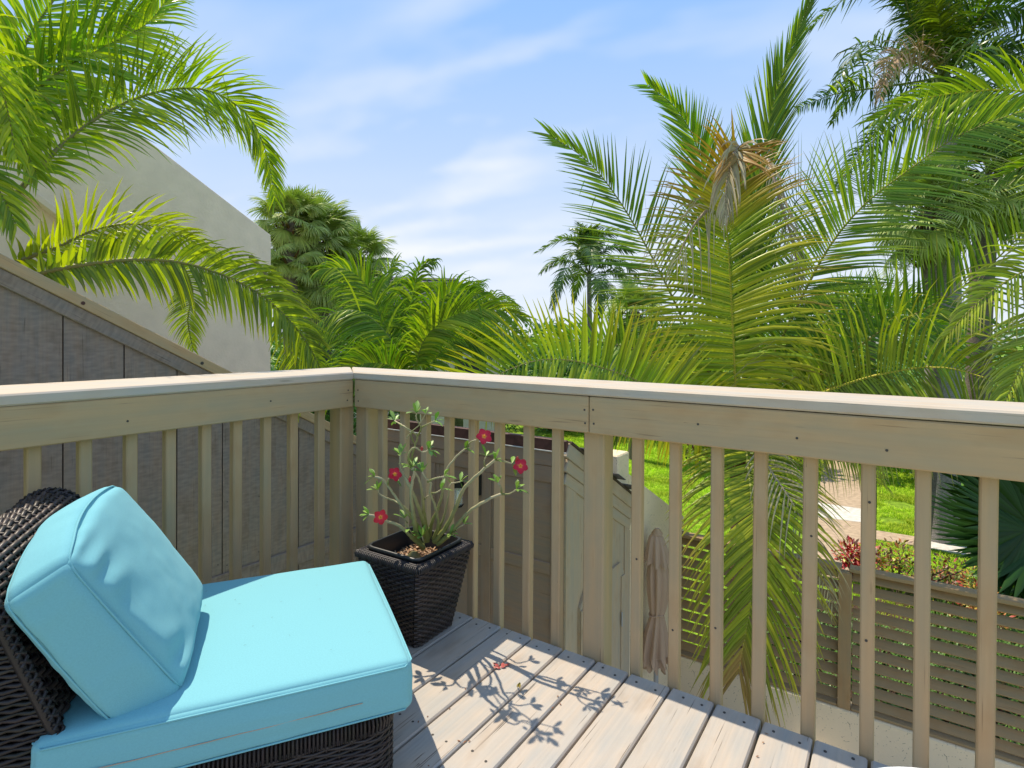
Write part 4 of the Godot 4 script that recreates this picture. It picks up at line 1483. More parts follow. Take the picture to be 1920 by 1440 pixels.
func build_patio() -> void:
	# the low stucco garden wall: a block, a raking side and the base of the slatted fence
	var t := thing("patio_side_wall", Vector3.ZERO, "cream stucco patio wall stepping down from a block pier beside the shed", "wall")
	rng.seed = 111
	var mb := MB.new()
	prism_z(mb, [Vector2(-2.86, GROUND), Vector2(-2.86, 0.0), Vector2(-4.46, -0.80), Vector2(-4.46, GROUND)], 0.12, 0.30, roff())
	part(t, "raking_wall", mb.mesh(), mat.stucco_low)
	mb = MB.new()
	mb.box(Vector3(0.155, -1.245, -2.72), Vector3(0.31, 2.91, 0.24), Basis.IDENTITY, 0.012)
	part(t, "pier", mb.mesh(), mat.stucco_low)
	var f := thing("garden_fence", Vector3.ZERO, "taupe horizontal louvred fence on a cracked stucco base wall", "fence")
	mb = MB.new()
	mb.box(Vector3(2.4, (GROUND - 2.235) / 2, -4.27), Vector3(4.19, 2.235 * -1.0 - GROUND, 0.20), Basis.IDENTITY, 0.01)
	part(f, "base_wall", mb.mesh(), mat.stucco_low)
	var edges := [0.31, 1.835, 1.95, 3.50, 3.615, 4.49]
	for k in [0, 2, 4]:
		var x0: float = edges[k]
		var x1: float = edges[k + 1]
		for q in 11:
			mb = MB.new()
			var y := -2.155 + q * 0.1155
			mb.box(Vector3((x0 + x1) / 2, y + R(-0.002, 0.002), -4.27), Vector3(x1 - x0 - 0.002, 0.088, 0.019), Basis(Vector3(1, 0, 0), -0.75 + R(-0.07, 0.07)), 0.003, 0, roff())
			part(f, "slat", mb.mesh(), mat.fence)
		mb = MB.new()
		mb.box(Vector3((x0 + x1) / 2, -0.935, -4.27), Vector3(x1 - x0 + 0.05, 0.035, 0.12), Basis.IDENTITY, 0.004, 0, roff())
		part(f, "top_rail", mb.mesh(), mat.fence)
		mb = MB.new()
		mb.box(Vector3((x0 + x1) / 2, -2.222, -4.245), Vector3(x1 - x0, 0.026, 0.10), Basis.IDENTITY, 0.004, 0, roff())
		part(f, "bottom_rail", mb.mesh(), mat.fence)
	for x in [1.892, 3.558]:
		mb = MB.new()
		mb.box(Vector3(x, -1.60, -4.235), Vector3(0.105, 1.28, 0.09), Basis.IDENTITY, 0.004, 1, roff())
		part(f, "post", mb.mesh(), mat.fence)
	# closed parasol
	var p := thing("patio_umbrella", Vector3(0.435, GROUND, -3.22), "closed taupe canvas patio umbrella tied at the waist beside the fence", "umbrella")
	mb = MB.new()
	mb.tube([Vector3(0, 0, 0), Vector3(0, 2.12, 0)], [0.022], 10)
	part(p, "pole", mb.mesh(), mat.metal)
	mb = MB.new()
	mb.tube([Vector3(0, 2.085, 0), Vector3(0, 2.10, 0), Vector3(0, 2.14, 0)], [0.05, 0.052, 0.02], 10)
	part(p, "finial", mb.mesh(), mat.canvas)
	var nz := noise(1.3, 41, 2)
	var fold := func(rings: Array, s: float) -> ArrayMesh:
		var lp := []
		for q in rings:
			var ring := []
			for k in 64:
				var a := -TAU * k / 64.0
				var w: float = 1.0 + q[2] * (0.6 * sin(a * 8.0 + q[1] * 2.0 + s) + 0.6 * nz.get_noise_2d(cos(a) * 2.0 + s, sin(a) * 2.0 + q[1] * 0.7))
				ring.append(Vector3(cos(a) * q[0] * w + 0.012 * sin(q[1] * 5.0), q[1] + (q[3] if q.size() > 3 else 0.0) * sin(a * 8.0 + s), sin(a) * q[0] * w))
			lp.append(ring)
		var b := MB.new()
		b.loft(lp)
		return b.mesh()
	part(p, "vent_cap", fold.call([[0.03, 2.10, 0.05], [0.062, 2.06, 0.12], [0.082, 1.98, 0.18], [0.098, 1.89, 0.24], [0.108, 1.82, 0.30, 0.018]], 0.0), mat.canvas)
	part(p, "canopy", fold.call([[0.05, 2.02, 0.1], [0.075, 1.86, 0.2], [0.088, 1.70, 0.26], [0.085, 1.55, 0.28], [0.072, 1.42, 0.24], [0.056, 1.335, 0.18], [0.070, 1.27, 0.24], [0.092, 1.15, 0.30], [0.108, 1.02, 0.34], [0.116, 0.92, 0.40, 0.05]], 1.3), mat.canvas)
	part(p, "valance", fold.call([[0.07, 1.05, 0.3], [0.085, 0.92, 0.4], [0.088, 0.84, 0.5, 0.03]], 2.9), mat.canvas)
	mb = MB.new()
	var tie := []
	for k in 25:
		var a := TAU * k / 24.0
		tie.append(Vector3(cos(a) * 0.064, 1.335 + 0.012 * sin(a * 2.0), sin(a) * 0.064))
	mb.tube(tie, [0.009], 6)
	part(p, "tie", mb.mesh(), mat.canvas)


func build_stucco_house() -> void:
	var t := thing("stucco_house", Vector3.ZERO, "tall plain cream stucco house with steep sloping top at far left", "building")
	rng.seed = 121
	var X := -3.5
	var top := func(z: float) -> float: return 3.098 + (z + 0.37) * 0.553
	for q in [[-1.80, 0.985], [0.993, 3.6]]:
		var mb := MB.new()
		prism_z(mb, [Vector2(q[1], GROUND), Vector2(q[0], GROUND), Vector2(q[0], top.call(q[0])), Vector2(q[1], top.call(q[1]))], X - 3.2, X + (0.0 if q[0] < 0 else 0.001), roff())
		part(t, "wall", mb.mesh(), mat.stucco)
	sloped(t, "parapet_cap", mat.stucco, X - 0.3, X - 0.01, -1.80, top.call(-1.80), 3.6, top.call(3.6), 0.03, -0.02)
	# a lower ledge that catches the sun
	var mb := MB.new()
	sloped(t, "ledge", mat.stucco, X, X + 0.10, 0.05, 2.13, 0.50, 2.46, 0.03, -0.03)
	# mast behind
	var p := thing("roof_mast", Vector3(-5.2, 4.6, 0.92), "thin grey metal mast at the top left corner above palms", "mast")
	mb = MB.new()
	mb.tube([Vector3.ZERO, Vector3(0.02, 3.2, 0)], [0.035, 0.03], 8)
	part(p, "pole", mb.mesh(), mat.metal)
	mb = MB.new()
	mb.tube([Vector3(0.005, 0.42, 0), Vector3(0.005, 0.62, 0)], [0.05], 8)
	part(p, "collar", mb.mesh(), mat.metal)


# ---------------------------------------------------------------- garden floor
func sheet(called: String, pts: Array, y: float, m: Material, label: String) -> void:
	var mb := MB.new()
	var ps := []
	for p in pts: ps.append(Vector3(p.x, y, p.y))
	var nn: Vector3 = (ps[1] - ps[0]).cross(ps[2] - ps[0])
	if nn.y < 0: ps.reverse()
	mb.poly(ps, Vector3.UP, [])
	var o := solid(called, mb.mesh(), m, label, "", "structure")


func build_ground() -> void:
	sheet("ground", [Vector2(-400, -400), Vector2(400, -400), Vector2(400, 120), Vector2(-400, 120)], GROUND, mat.lawn, "bright green mown lawn")
	sheet("patio_paving", [Vector2(-2, 4), Vector2(4.5, 4), Vector2(4.5, -4.2), Vector2(-2, -4.2)], GROUND + 0.008, mat.pale, "pale patio paving below the balcony")
	sheet("mulch_bed", [Vector2(0.3, -4.4), Vector2(4.6, -4.4), Vector2(4.6, -7.6), Vector2(2.2, -8.3), Vector2(0.3, -6.8)], GROUND + 0.006, mat.mulch, "reddish mulch bed behind the fence")
	# the tan garden path, laid as slabs
	var path := thing("garden_path", Vector3.ZERO, "tan concrete garden path crossing the lawn", "")
	path.remove_meta("category")
	path.set_meta("kind", "structure")
	for q in [[Vector2(1.05, -8.6), Vector2(1.86, -8.75), Vector2(1.79, -10.5), Vector2(1.03, -10.4), 0], [Vector2(1.03, -10.42), Vector2(1.79, -10.52), Vector2(1.72, -12.15), Vector2(0.86, -12.05), 0], [Vector2(0.86, -12.07), Vector2(1.72, -12.17), Vector2(1.70, -13.3), Vector2(0.72, -13.25), 1], [Vector2(0.72, -13.27), Vector2(1.70, -13.32), Vector2(1.55, -15.6), Vector2(0.6, -15.5), 0], [Vector2(0.6, -15.52), Vector2(1.55, -15.62), Vector2(1.3, -19), Vector2(0.3, -19), 0], [Vector2(1.80, -11.15), Vector2(1.76, -11.75), Vector2(2.62, -11.78), Vector2(2.66, -11.2), 0], [Vector2(2.68, -11.2), Vector2(2.64, -11.78), Vector2(4.4, -11.6), Vector2(4.4, -11.05), 1]]:
		var mb := MB.new()
		mb.slab([q[0], q[1], q[2], q[3]], GROUND - 0.05, GROUND + 0.025, 0.006)
		part(path, "path_slab", mb.mesh(), mat.pale if q[4] == 1 else mat.path)
	# grass blades
	rng.seed = 131
	var mb := MB.new()
	for k in 9:
		var a := R(0, TAU)
		mb.blade(Vector3(R(-0.05, 0.05), 0, R(-0.05, 0.05)), Vector3(cos(a) * 0.5, 1, sin(a) * 0.5).normalized(), Vector3(-cos(a), 0.5, -sin(a)).normalized(), R(0.05, 0.10), 0.012, 0.3, 2, 0.0, Color(0.38, 0.60, 0.03), Color(0.54, 0.70, 0.06))
	var tuft := mb.mesh()
	var mm := MultiMesh.new()
	mm.transform_format = MultiMesh.TRANSFORM_3D
	mm.use_colors = true
	mm.mesh = tuft
	var spots := []
	while spots.size() < 60000:
		var d := 4.6 + 16.0 * sqrt(rng.randf())
		var x := R(-9.0, 7.0)
		var z := -d
		if x > 0.3 and x < 4.6 and z > -7.4: continue
		if x > 0.55 and x < 1.85 and z < -8.6: continue
		if x > 1.7 and x < 4.4 and z < -11.1 and z > -11.8: continue
		if x < 0.3 and z > -4.6: continue
		if Vector2(x - 2.35, z + 14.2).length() < 0.35 or Vector2(x - 2.2, z + 12.7).length() < 0.25 or Vector2(x + 0.9, z + 9.3).length() < 0.3: continue
		spots.append(Vector3(x, GROUND, z))
	var patch := noise(0.55, 133, 4)
	mm.instance_count = spots.size()
	for k in spots.size():
		mm.set_instance_transform(k, Transform3D(Basis(Vector3.UP, R(0, TAU)) * Basis.from_scale(Vector3(1, R(0.5, 1.15), 1)), spots[k]))
		var sh := R(0.75, 1.2)
		var pa: float = patch.get_noise_2d(spots[k].x, spots[k].z)
		sh *= 1.0 + 0.5 * pa
		mm.set_instance_color(k, Color(sh * (1.05 + 0.25 * maxf(0.0, -pa)), sh, sh * 0.9))
	var g := MultiMeshInstance3D.new()
	g.name = "lawn_grass"
	g.multimesh = mm
	g.material_override = mat.grass
	add_child(g)
	tag(g, "short bright green grass blades of the lawn", "", "", "stuff")


func shrub(called: String, at: Vector3, clumps: Array, per: int, size: float, cols: Array, s: int, label: String, category: String, group := "") -> void:
	var t := thing(called, at, label, category, group)
	part(t, "foliage", leaf_cloud(clumps, per, size, cols, s), mat.leaf)
	rng.seed = s + 3
	var mb := MB.new()
	for k in mini(clumps.size(), 7):
		var e: Vector3 = clumps[k][0]
		mb.tube([Vector3(e.x * 0.15, 0, e.z * 0.15), e * 0.5 + Vector3(R(-0.05, 0.05), 0, 0), e], [0.03, 0.02, 0.008], 5, [Color(0.16, 0.12, 0.08)])
	part(t, "stems", mb.mesh(), mat.stem)


func build_garden() -> void:
	var greens := [Color(0.07, 0.15, 0.025), Color(0.10, 0.20, 0.03), Color(0.05, 0.11, 0.025)]
	# croton hedge
	rng.seed = 141
	var cl := []
	for k in 16: cl.append([Vector3(R(-0.65, 0.85), R(0.25, 0.68), R(-0.25, 0.25)), Vector3(0.22, 0.18, 0.2)])
	shrub("croton_hedge", Vector3(2.32, GROUND, -8.55), cl, 90, 0.075, [Color(0.16, 0.20, 0.03), Color(0.32, 0.30, 0.04), Color(0.24, 0.04, 0.03), Color(0.10, 0.05, 0.035), Color(0.30, 0.10, 0.03), Color(0.14, 0.06, 0.04)], 142, "red, yellow and green croton hedge behind the fence top", "hedge")
	cl = []
	for k in 5: cl.append([Vector3(R(-0.15, 0.15), R(0.25, 0.55), R(-0.15, 0.15)), Vector3(0.16, 0.16, 0.16)])
	shrub("red_croton", Vector3(1.78, GROUND, -8.9), cl, 80, 0.10, [Color(0.35, 0.01, 0.02), Color(0.22, 0.01, 0.02)], 143, "small deep red leaved shrub at the path edge", "shrub")
	cl = []
	for k in 8: cl.append([Vector3(R(-0.45, 0.45), R(0.2, 0.62), R(-0.3, 0.3)), Vector3(0.2, 0.16, 0.2)])
	shrub("croton_shrub", Vector3(3.05, GROUND, -7.9), cl, 90, 0.07, [Color(0.32, 0.22, 0.03), Color(0.28, 0.05, 0.03), Color(0.14, 0.17, 0.03), Color(0.30, 0.12, 0.04)], 144, "low orange and red croton bush just above the fence's right part", "shrub")
	# strappy ground cover in the bed
	rng.seed = 145
	var mb := MB.new()
	for k in 1500:
		var p := Vector3(R(0.4, 4.5), GROUND, R(-7.2, -4.5))
		if k % 3 == 0: p = Vector3(R(2.6, 4.6), GROUND, R(-9.6, -7.0))
		for q in 5:
			var a := R(0, TAU)
			var sh := R(0.6, 1.3)
			mb.blade(p, Vector3(cos(a), R(0.9, 2.0), sin(a)).normalized(), Vector3(-cos(a), 0.5, -sin(a)).normalized(), R(0.18, 0.42), 0.022, R(0.6, 1.3), 3, 0.0, Color(0.09, 0.2, 0.025) * sh, Color(0.15, 0.26, 0.04) * sh)
	solid("ground_cover", mb.mesh(), mat.leaf, "strappy green ground cover in the bed behind the fence", "ground cover", "stuff")
	# leafy masses that close the view
	var masses := [
		["green_shrub", Vector3(-7.5, GROUND, -5.6), Vector3(1.3, 3.7, 0.9), 60, 0.16, "dark broad-leaved shrub under the palms left of the corner"],
		["green_shrub", Vector3(-9.3, GROUND, -8.2), Vector3(1.5, 3.6, 1.0), 60, 0.16, "dark shrub behind the palms at the railing corner"],
		["green_shrub", Vector3(-5.4, GROUND, -4.2), Vector3(1.0, 2.0, 0.9), 30, 0.15, "shaded shrub close beyond the end of the stucco house"],
		["green_shrub", Vector3(-9.6, GROUND, -18.5), Vector3(1.6, 3.4, 1.2), 40, 0.20, "bright green leafy bush under the distant coconut palm"],
		["green_shrub", Vector3(-6.9, GROUND, -19.5), Vector3(1.5, 2.4, 1.2), 34, 0.20, "round green bush left of the grey building"],
		["green_shrub", Vector3(-1.9, GROUND, -16.5), Vector3(1.6, 2.6, 1.2), 36, 0.19, "green bush behind the big coconut palm"],
		["green_shrub", Vector3(0.6, GROUND, -20.0), Vector3(2.2, 3.2, 1.4), 44, 0.2, "tall leafy mass right of the big coconut palm"],
		["green_shrub", Vector3(3.6, GROUND, -17.5), Vector3(2.2, 2.9, 1.4), 44, 0.2, "leafy mass beneath the tall palms at right"],
		["green_shrub", Vector3(6.0, GROUND, -12.5), Vector3(1.6, 2.5, 1.4), 36, 0.18, "leafy shrub at the right edge behind the fronds"],
		["green_shrub", Vector3(4.3, GROUND, -9.6), Vector3(0.8, 1.0, 0.8), 24, 0.13, "small shrub beside the dark fan palm"]]
	var k := 0
	for q in masses:
		k += 1
		shrub(q[0], q[1], rand_clumps(q[3], q[2], Vector3(0.5, 0.42, 0.5) * (q[2].x / 1.4), 200 + k), 120, q[4], greens, 300 + k, q[5], "shrub", "shrubs around the lawn")
	# far belt of trees
	rng.seed = 151
	cl = []
	for j in 130:
		var a := deg_to_rad(R(-100, 25))
		var d := R(36, 60)
		var p := Vector3(sin(a) * d, GROUND + R(0.5, 3.9), -cos(a) * d)
		cl.append([p, Vector3(R(2, 3.5), R(1.2, 2.0), R(2, 3.5))])
	solid("far_trees", leaf_cloud(cl, 130, 0.65, greens, 152), mat.leaf, "distant belt of trees closing the view", "trees", "stuff")


func house(called: String, at: Vector3, yaw: float, size: Vector3, roof_h: float, wall_m: Material, label: String, windows: Array) -> void:
	var t := thing(called, at, label, "building", "houses beyond the garden")
	t.rotation.y = yaw
	var mb := MB.new()
	mb.box(Vector3(0, size.y / 2, 0), size, Basis.IDENTITY, 0.03)
	part(t, "wall", mb.mesh(), wall_m)
	# hipped or gabled roof with courses of shingles
	var hx := size.x / 2 + 0.4
	var hz := size.z / 2 + 0.4
	mb = MB.new()
	var r0 := [Vector3(-hx, size.y, -hz), Vector3(-hx, size.y, hz), Vector3(hx, size.y, hz), Vector3(hx, size.y, -hz)]
	var ra := Vector3(-hx * 0.55, size.y + roof_h, 0)
	var rb := Vector3(hx * 0.55, size.y + roof_h, 0)
	mb.quad(r0[1], r0[2], rb, ra)
	mb.quad(r0[3], r0[0], ra, rb)
	mb.poly([r0[2], r0[3], rb], (r0[3] - r0[2]).cross(rb - r0[2]).normalized(), [])
	mb.poly([r0[0], r0[1], ra], (r0[1] - r0[0]).cross(ra - r0[0]).normalized(), [])
	var roof := part(t, "roof", mb.mesh(), mat.shingle)
	mb = MB.new()
	for s in [-1.0, 1.0]:
		for k in 14:
			var f := k / 14.0
			var w := lerpf(hx, hx * 0.55, f)
			mb.box(Vector3(0, size.y + roof_h * f + 0.03, s * hz * (1.0 - f)), Vector3(w * 2, 0.05, 0.06), Basis.IDENTITY, 0.01)
	part(roof, "shingle_courses", mb.mesh(), mat.shingle).set_meta("kind", "stuff")
	for w in windows:
		mb = MB.new()
		mb.box(Vector3(w.x, w.y, size.z / 2), Vector3(1.0, 1.2, 0.1), Basis.IDENTITY, 0.01)
		var wn := part(t, "window", mb.mesh(), mat.white)
		mb = MB.new()
		mb.box(Vector3(w.x, w.y, size.z / 2 + 0.03), Vector3(0.84, 1.04, 0.08), Basis.IDENTITY, 0.01)
		part(wn, "pane", mb.mesh(), mat.window)


func build_far() -> void:
	house("shingle_house", Vector3(-19.5, GROUND, -20.0), 0.75, Vector3(9, 4.6, 7), 2.4, mat.house, "pale house with a grey shingle roof behind the left palms", [Vector2(-2.2, 2.6), Vector2(1.6, 2.6)])
	house("beige_house", Vector3(-11.6, GROUND, -14.6), 0.6, Vector3(3.4, 3.9, 3.2), 0.35, mat.house, "low beige house wall glimpsed between palms right of the corner", [Vector2(0.9, 2.6)])
	house("grey_house", Vector3(-6.0, GROUND, -21.5), 0.35, Vector3(4.2, 3.3, 3.2), 0.9, mat.house_grey, "grey building behind the fan palm at the middle", [Vector2(-0.9, 2.1), Vector2(0.9, 2.1)])
	var t := thing("roof_railing", Vector3(-16.3, 3.35, -17.6), "thin metal railing on the grey shingle roof", "railing")
	for k in 5:
		var mb := MB.new()
		mb.tube([Vector3(k * 0.42, -k * 0.17, -k * 0.05), Vector3(k * 0.42, 0.5 - k * 0.17, -k * 0.05)], [0.02], 5)
		part(t, "upright", mb.mesh(), mat.metal)
	var mb := MB.new()
	mb.tube([Vector3(-0.1, 0.5, 0), Vector3(1.75, -0.2, -0.2)], [0.02], 5)
	part(t, "handrail", mb.mesh(), mat.metal)
	# round white table whose rim just enters the picture
	t = thing("white_table", Vector3(2.40, 0, 0.93), "round white table, only its rim in view at the bottom edge", "table")
	mb = MB.new()
	mb.tube([Vector3(0, 0.474, 0), Vector3(0, 0.478, 0), Vector3(0, 0.494, 0), Vector3(0, 0.4985, 0)], [0.215, 0.22, 0.22, 0.215], 64)
	part(t, "table_top", mb.mesh(), mat.white)
	mb = MB.new()
	mb.tube([Vector3(0, 0.02, 0), Vector3(0, 0.474, 0)], [0.03], 12)
	part(t, "pedestal", mb.mesh(), mat.white)
	mb = MB.new()
	mb.tube([Vector3(0, 0.001, 0), Vector3(0, 0.02, 0)], [0.2, 0.19], 32)
	part(t, "foot", mb.mesh(), mat.white)
	# litter on the boards
	rng.seed = 171
	t = thing("fallen_flower", Vector3(1.062, 0.004, 0.205), "faded red fallen blossom on the deck boards", "flower")
	mb = MB.new()
	for k in 7:
		var a := R(0, TAU)
		mb.blade(Vector3(R(-0.01, 0.01), 0.002, R(-0.01, 0.01)), Vector3(cos(a), 0.3, sin(a)).normalized(), Vector3(-cos(a) * 0.3, 1, -sin(a) * 0.3).normalized(), R(0.018, 0.03), 0.014, 0.5, 3, 0.4, Color(0.36, 0.05, 0.05), Color(0.40, 0.20, 0.14), 0.5, 1)
	part(t, "petals", mb.mesh(), mat.petal)
	t = thing("fallen_leaf", Vector3(1.19, 0.004, 0.275), "curled yellow fallen leaf on the deck boards", "leaf")
	mb = MB.new()
	mb.blade(Vector3(-0.012, 0.002, 0), Vector3(0.4, 0.7, 0.3).normalized(), Vector3(-0.6, 0.5, 0.5).normalized(), 0.045, 0.016, 1.2, 6, 0.5, Color(0.30, 0.22, 0.04), Color(0.35, 0.26, 0.05), 0.5, 1)
	part(t, "blade", mb.mesh(), mat.leaf)
	mb = MB.new()
	for k in 14:
		var a := R(0, TAU)
		var q: Vector3 = [Vector3(1.04, 0.002, 0.5), Vector3(1.19, 0.002, 0.62), Vector3(1.93, 0.002, 0.08), Vector3(1.335, 0.002, 0.35)][k % 4]
		mb.blade(q + Vector3(R(-0.02, 0.02), 0, R(-0.12, 0.12)), Vector3(cos(a), 0.3, sin(a)).normalized(), Vector3.UP, R(0.006, 0.016), 0.005, 0.5, 2, 0.0, Color(0.22, 0.09, 0.04), Color(0.25, 0.12, 0.05), 0.5, 1)
	solid("leaf_crumbs", mb.mesh(), mat.leaf, "brown leaf crumbs along the deck board joints", "leaf litter", "stuff")


func build_palms() -> void:
	var a := thing("areca_palm", Vector3(-2.150, -2.700, 0.837), "feathery areca palm arching over the siding wall at left", "palm tree")
	frond(a, [Vector3(-2.120, 1.699, 0.984), Vector3(-2.050, 1.919, 0.862), Vector3(-2.000, 2.165, 0.728), Vector3(-2.000, 2.517, 0.488), Vector3(-2.000, 2.809, 0.187), Vector3(-2.000, 2.996, -0.123), Vector3(-2.000, 3.050, -0.394), Vector3(-2.000, 2.947, -0.652), Vector3(-2.000, 2.696, -0.791), Vector3(-2.000, 2.343, -0.869)], Vector3(0.845, -0.348, 0.406), {"gain": 1.65, "brf": 0.32, "twist": 0.25, "n": 190, "L": 0.5, "W": 0.03, "a0": 68, "a1": 30, "vee": 20, "plum": 38, "sag": 0.55, "col": Color(0.120, 0.220, 0.015), "tip": Color(0.300, 0.380, 0.020), "tipf": 0.7, "mat": mat.palm_thin, "r0": 0.02, "start": 0.18, "rib": Color(0.200, 0.190, 0.060), "rows": 4, "seed": 1})
	frond(a, [Vector3(-2.200, 2.182, 0.920), Vector3(-2.150, 2.607, 0.738), Vector3(-2.100, 2.870, 0.567), Vector3(-2.050, 3.126, 0.324), Vector3(-2.000, 3.376, 0.089), Vector3(-1.950, 3.691, -0.061)], Vector3(0.867, -0.380, 0.322), {"gain": 1.65, "brf": 0.32, "twist": 0.25, "n": 110, "L": 0.5, "W": 0.034, "a0": 55, "a1": 28, "vee": 20, "plum": 24, "sag": 0.55, "col": Color(0.110, 0.250, 0.015), "tip": Color(0.280, 0.400, 0.020), "tipf": 0.7, "mat": mat.palm_thin, "r0": 0.02, "start": 0.1, "rib": Color(0.200, 0.190, 0.060), "rows": 4, "seed": 2})
	frond(a, [Vector3(-2.250, 2.150, 0.956), Vector3(-2.200, 2.580, 0.849), Vector3(-2.200, 3.103, 0.672), Vector3(-2.150, 3.606, 0.438), Vector3(-2.100, 4.020, 0.114)], Vector3(0.893, -0.373, 0.251), {"gain": 1.65, "brf": 0.32, "twist": 0.25, "n": 110, "L": 0.6, "W": 0.034, "a0": 68, "a1": 30, "vee": 20, "plum": 24, "sag": 0.55, "col": Color(0.120, 0.260, 0.015), "tip": Color(0.300, 0.420, 0.020), "tipf": 0.7, "mat": mat.palm_thin, "r0": 0.02, "start": 0.1, "rib": Color(0.200, 0.190, 0.060), "rows": 4, "seed": 3})
	frond(a, [Vector3(-1.800, 1.679, 1.675), Vector3(-1.750, 2.239, 1.497), Vector3(-1.700, 2.626, 1.302), Vector3(-1.650, 2.723, 1.105), Vector3(-1.600, 2.517, 0.973), Vector3(-1.600, 2.175, 0.908)], Vector3(0.917, -0.348, 0.193), {"gain": 1.65, "brf": 0.32, "twist": 0.25, "n": 80, "L": 0.4, "W": 0.032, "a0": 68, "a1": 30, "vee": 20, "plum": 25, "sag": 0.9, "col": Color(0.170, 0.270, 0.015), "tip": Color(0.450, 0.420, 0.020), "tipf": 0.7, "mat": mat.palm_thin, "r0": 0.02, "start": 0.16, "rib": Color(0.200, 0.190, 0.060), "rows": 4, "seed": 4})
	frond(a, [Vector3(-2.000, 1.497, 1.471), Vector3(-1.900, 1.942, 1.271), Vector3(-1.800, 2.155, 1.114), Vector3(-1.700, 2.058, 0.991), Vector3(-1.650, 1.816, 0.895)], Vector3(0.957, -0.216, 0.192), {"gain": 1.65, "brf": 0.32, "twist": 0.25, "n": 60, "L": 0.42, "W": 0.034, "a0": 68, "a1": 30, "vee": 20, "plum": 24, "sag": 0.55, "col": Color(0.080, 0.170, 0.020), "tip": Color(0.200, 0.300, 0.020), "tipf": 0.7, "mat": mat.palm_thin, "r0": 0.02, "start": 0.16, "rib": Color(0.200, 0.190, 0.060), "rows": 4, "seed": 5})
	frond(a, [Vector3(-2.100, 2.017, 1.425), Vector3(-2.000, 2.525, 1.216), Vector3(-1.900, 2.597, 1.031), Vector3(-1.850, 2.409, 0.865), Vector3(-1.800, 2.128, 0.760)], Vector3(0.931, -0.304, 0.201), {"gain": 1.65, "brf": 0.32, "twist": 0.25, "n": 70, "L": 0.42, "W": 0.034, "a0": 68, "a1": 30, "vee": 20, "plum": 24, "sag": 0.55, "col": Color(0.150, 0.250, 0.015), "tip": Color(0.400, 0.420, 0.020), "tipf": 0.7, "mat": mat.palm_thin, "r0": 0.02, "start": 0.16, "rib": Color(0.200, 0.190, 0.060), "rows": 4, "seed": 6})
	frond(a, [Vector3(-2.100, 1.481, 0.825), Vector3(-1.950, 1.577, 0.717), Vector3(-1.850, 1.643, 0.539), Vector3(-1.720, 1.697, 0.300), Vector3(-1.600, 1.697, 0.067), Vector3(-1.450, 1.613, -0.170), Vector3(-1.300, 1.475, -0.348), Vector3(-1.200, 1.258, -0.530), Vector3(-1.150, 0.992, -0.671), Vector3(-1.120, 0.722, -0.718)], Vector3(0.867, -0.088, 0.490), {"gain": 1.65, "brf": 0.32, "twist": 0.25, "n": 120, "L": 0.36, "W": 0.034, "a0": 72, "a1": 34, "vee": 10, "plum": 30, "sag": 0.75, "col": Color(0.075, 0.135, 0.014), "tip": Color(0.420, 0.400, 0.015), "tipf": 0.8, "mat": mat.palm_thin, "r0": 0.02, "start": 0.08, "rib": Color(0.200, 0.190, 0.060), "rows": 4, "seed": 7})
	frond(a, [Vector3(-2.600, 1.590, 0.779), Vector3(-2.550, 1.713, 0.630), Vector3(-2.500, 1.826, 0.442), Vector3(-2.450, 1.970, 0.241), Vector3(-2.400, 2.045, -0.013), Vector3(-2.300, 1.994, -0.269), Vector3(-2.200, 1.846, -0.463)], Vector3(0.932, -0.145, 0.333), {"gain": 1.65, "brf": 0.32, "twist": 0.25, "n": 70, "L": 0.38, "W": 0.03, "a0": 68, "a1": 30, "vee": 20, "plum": 45, "sag": 0.55, "col": Color(0.200, 0.260, 0.020), "tip": Color(0.480, 0.440, 0.030), "tipf": 0.7, "mat": mat.palm_thin, "r0": 0.02, "start": 0.12, "rib": Color(0.200, 0.190, 0.060), "rows": 4, "seed": 8})
	frond(a, [Vector3(-2.400, 1.825, -0.161), Vector3(-2.300, 1.748, -0.270), Vector3(-2.200, 1.562, -0.300), Vector3(-2.150, 1.335, -0.244), Vector3(-2.100, 1.115, -0.259)], Vector3(0.893, -0.065, 0.445), {"gain": 1.65, "brf": 0.32, "twist": 0.25, "n": 46, "L": 0.24, "W": 0.022, "a0": 68, "a1": 30, "vee": 20, "plum": 10, "sag": 0.55, "col": Color(0.170, 0.250, 0.020), "tip": Color(0.420, 0.400, 0.020), "tipf": 0.7, "mat": mat.palm_thin, "r0": 0.02, "start": 0.2, "rib": Color(0.200, 0.190, 0.060), "rows": 4, "seed": 9})
	frond(a, [Vector3(-1.900, 1.840, -0.595), Vector3(-1.700, 1.569, -0.693), Vector3(-1.600, 1.260, -0.756), Vector3(-1.550, 0.932, -0.760), Vector3(-1.500, 0.654, -0.708)], Vector3(0.821, -0.005, 0.570), {"gain": 1.65, "brf": 0.32, "twist": 0.25, "n": 60, "L": 0.3, "W": 0.03, "a0": 68, "a1": 30, "vee": 20, "plum": 30, "sag": 0.55, "col": Color(0.100, 0.160, 0.015), "tip": Color(0.420, 0.400, 0.020), "tipf": 0.7, "mat": mat.palm_thin, "r0": 0.02, "start": 0.1, "rib": Color(0.200, 0.190, 0.060), "rows": 4, "seed": 10})
	rng.seed = 501
	for q in [[Vector3(-0.25, 0, 0.1), Vector3(-0.2, 4.2, 0.0)], [Vector3(0.2, 0, -0.2), Vector3(0.1, 3.9, -0.05)], [Vector3(0.0, 0, 0.35), Vector3(-0.05, 4.4, 0.3)]]:
		trunk(a, [q[0], q[0].lerp(q[1], 0.5) + Vector3(0.03, 0, 0.02), q[1]], 0.05, 0.04, 0.14, Color(0.22, 0.23, 0.10))
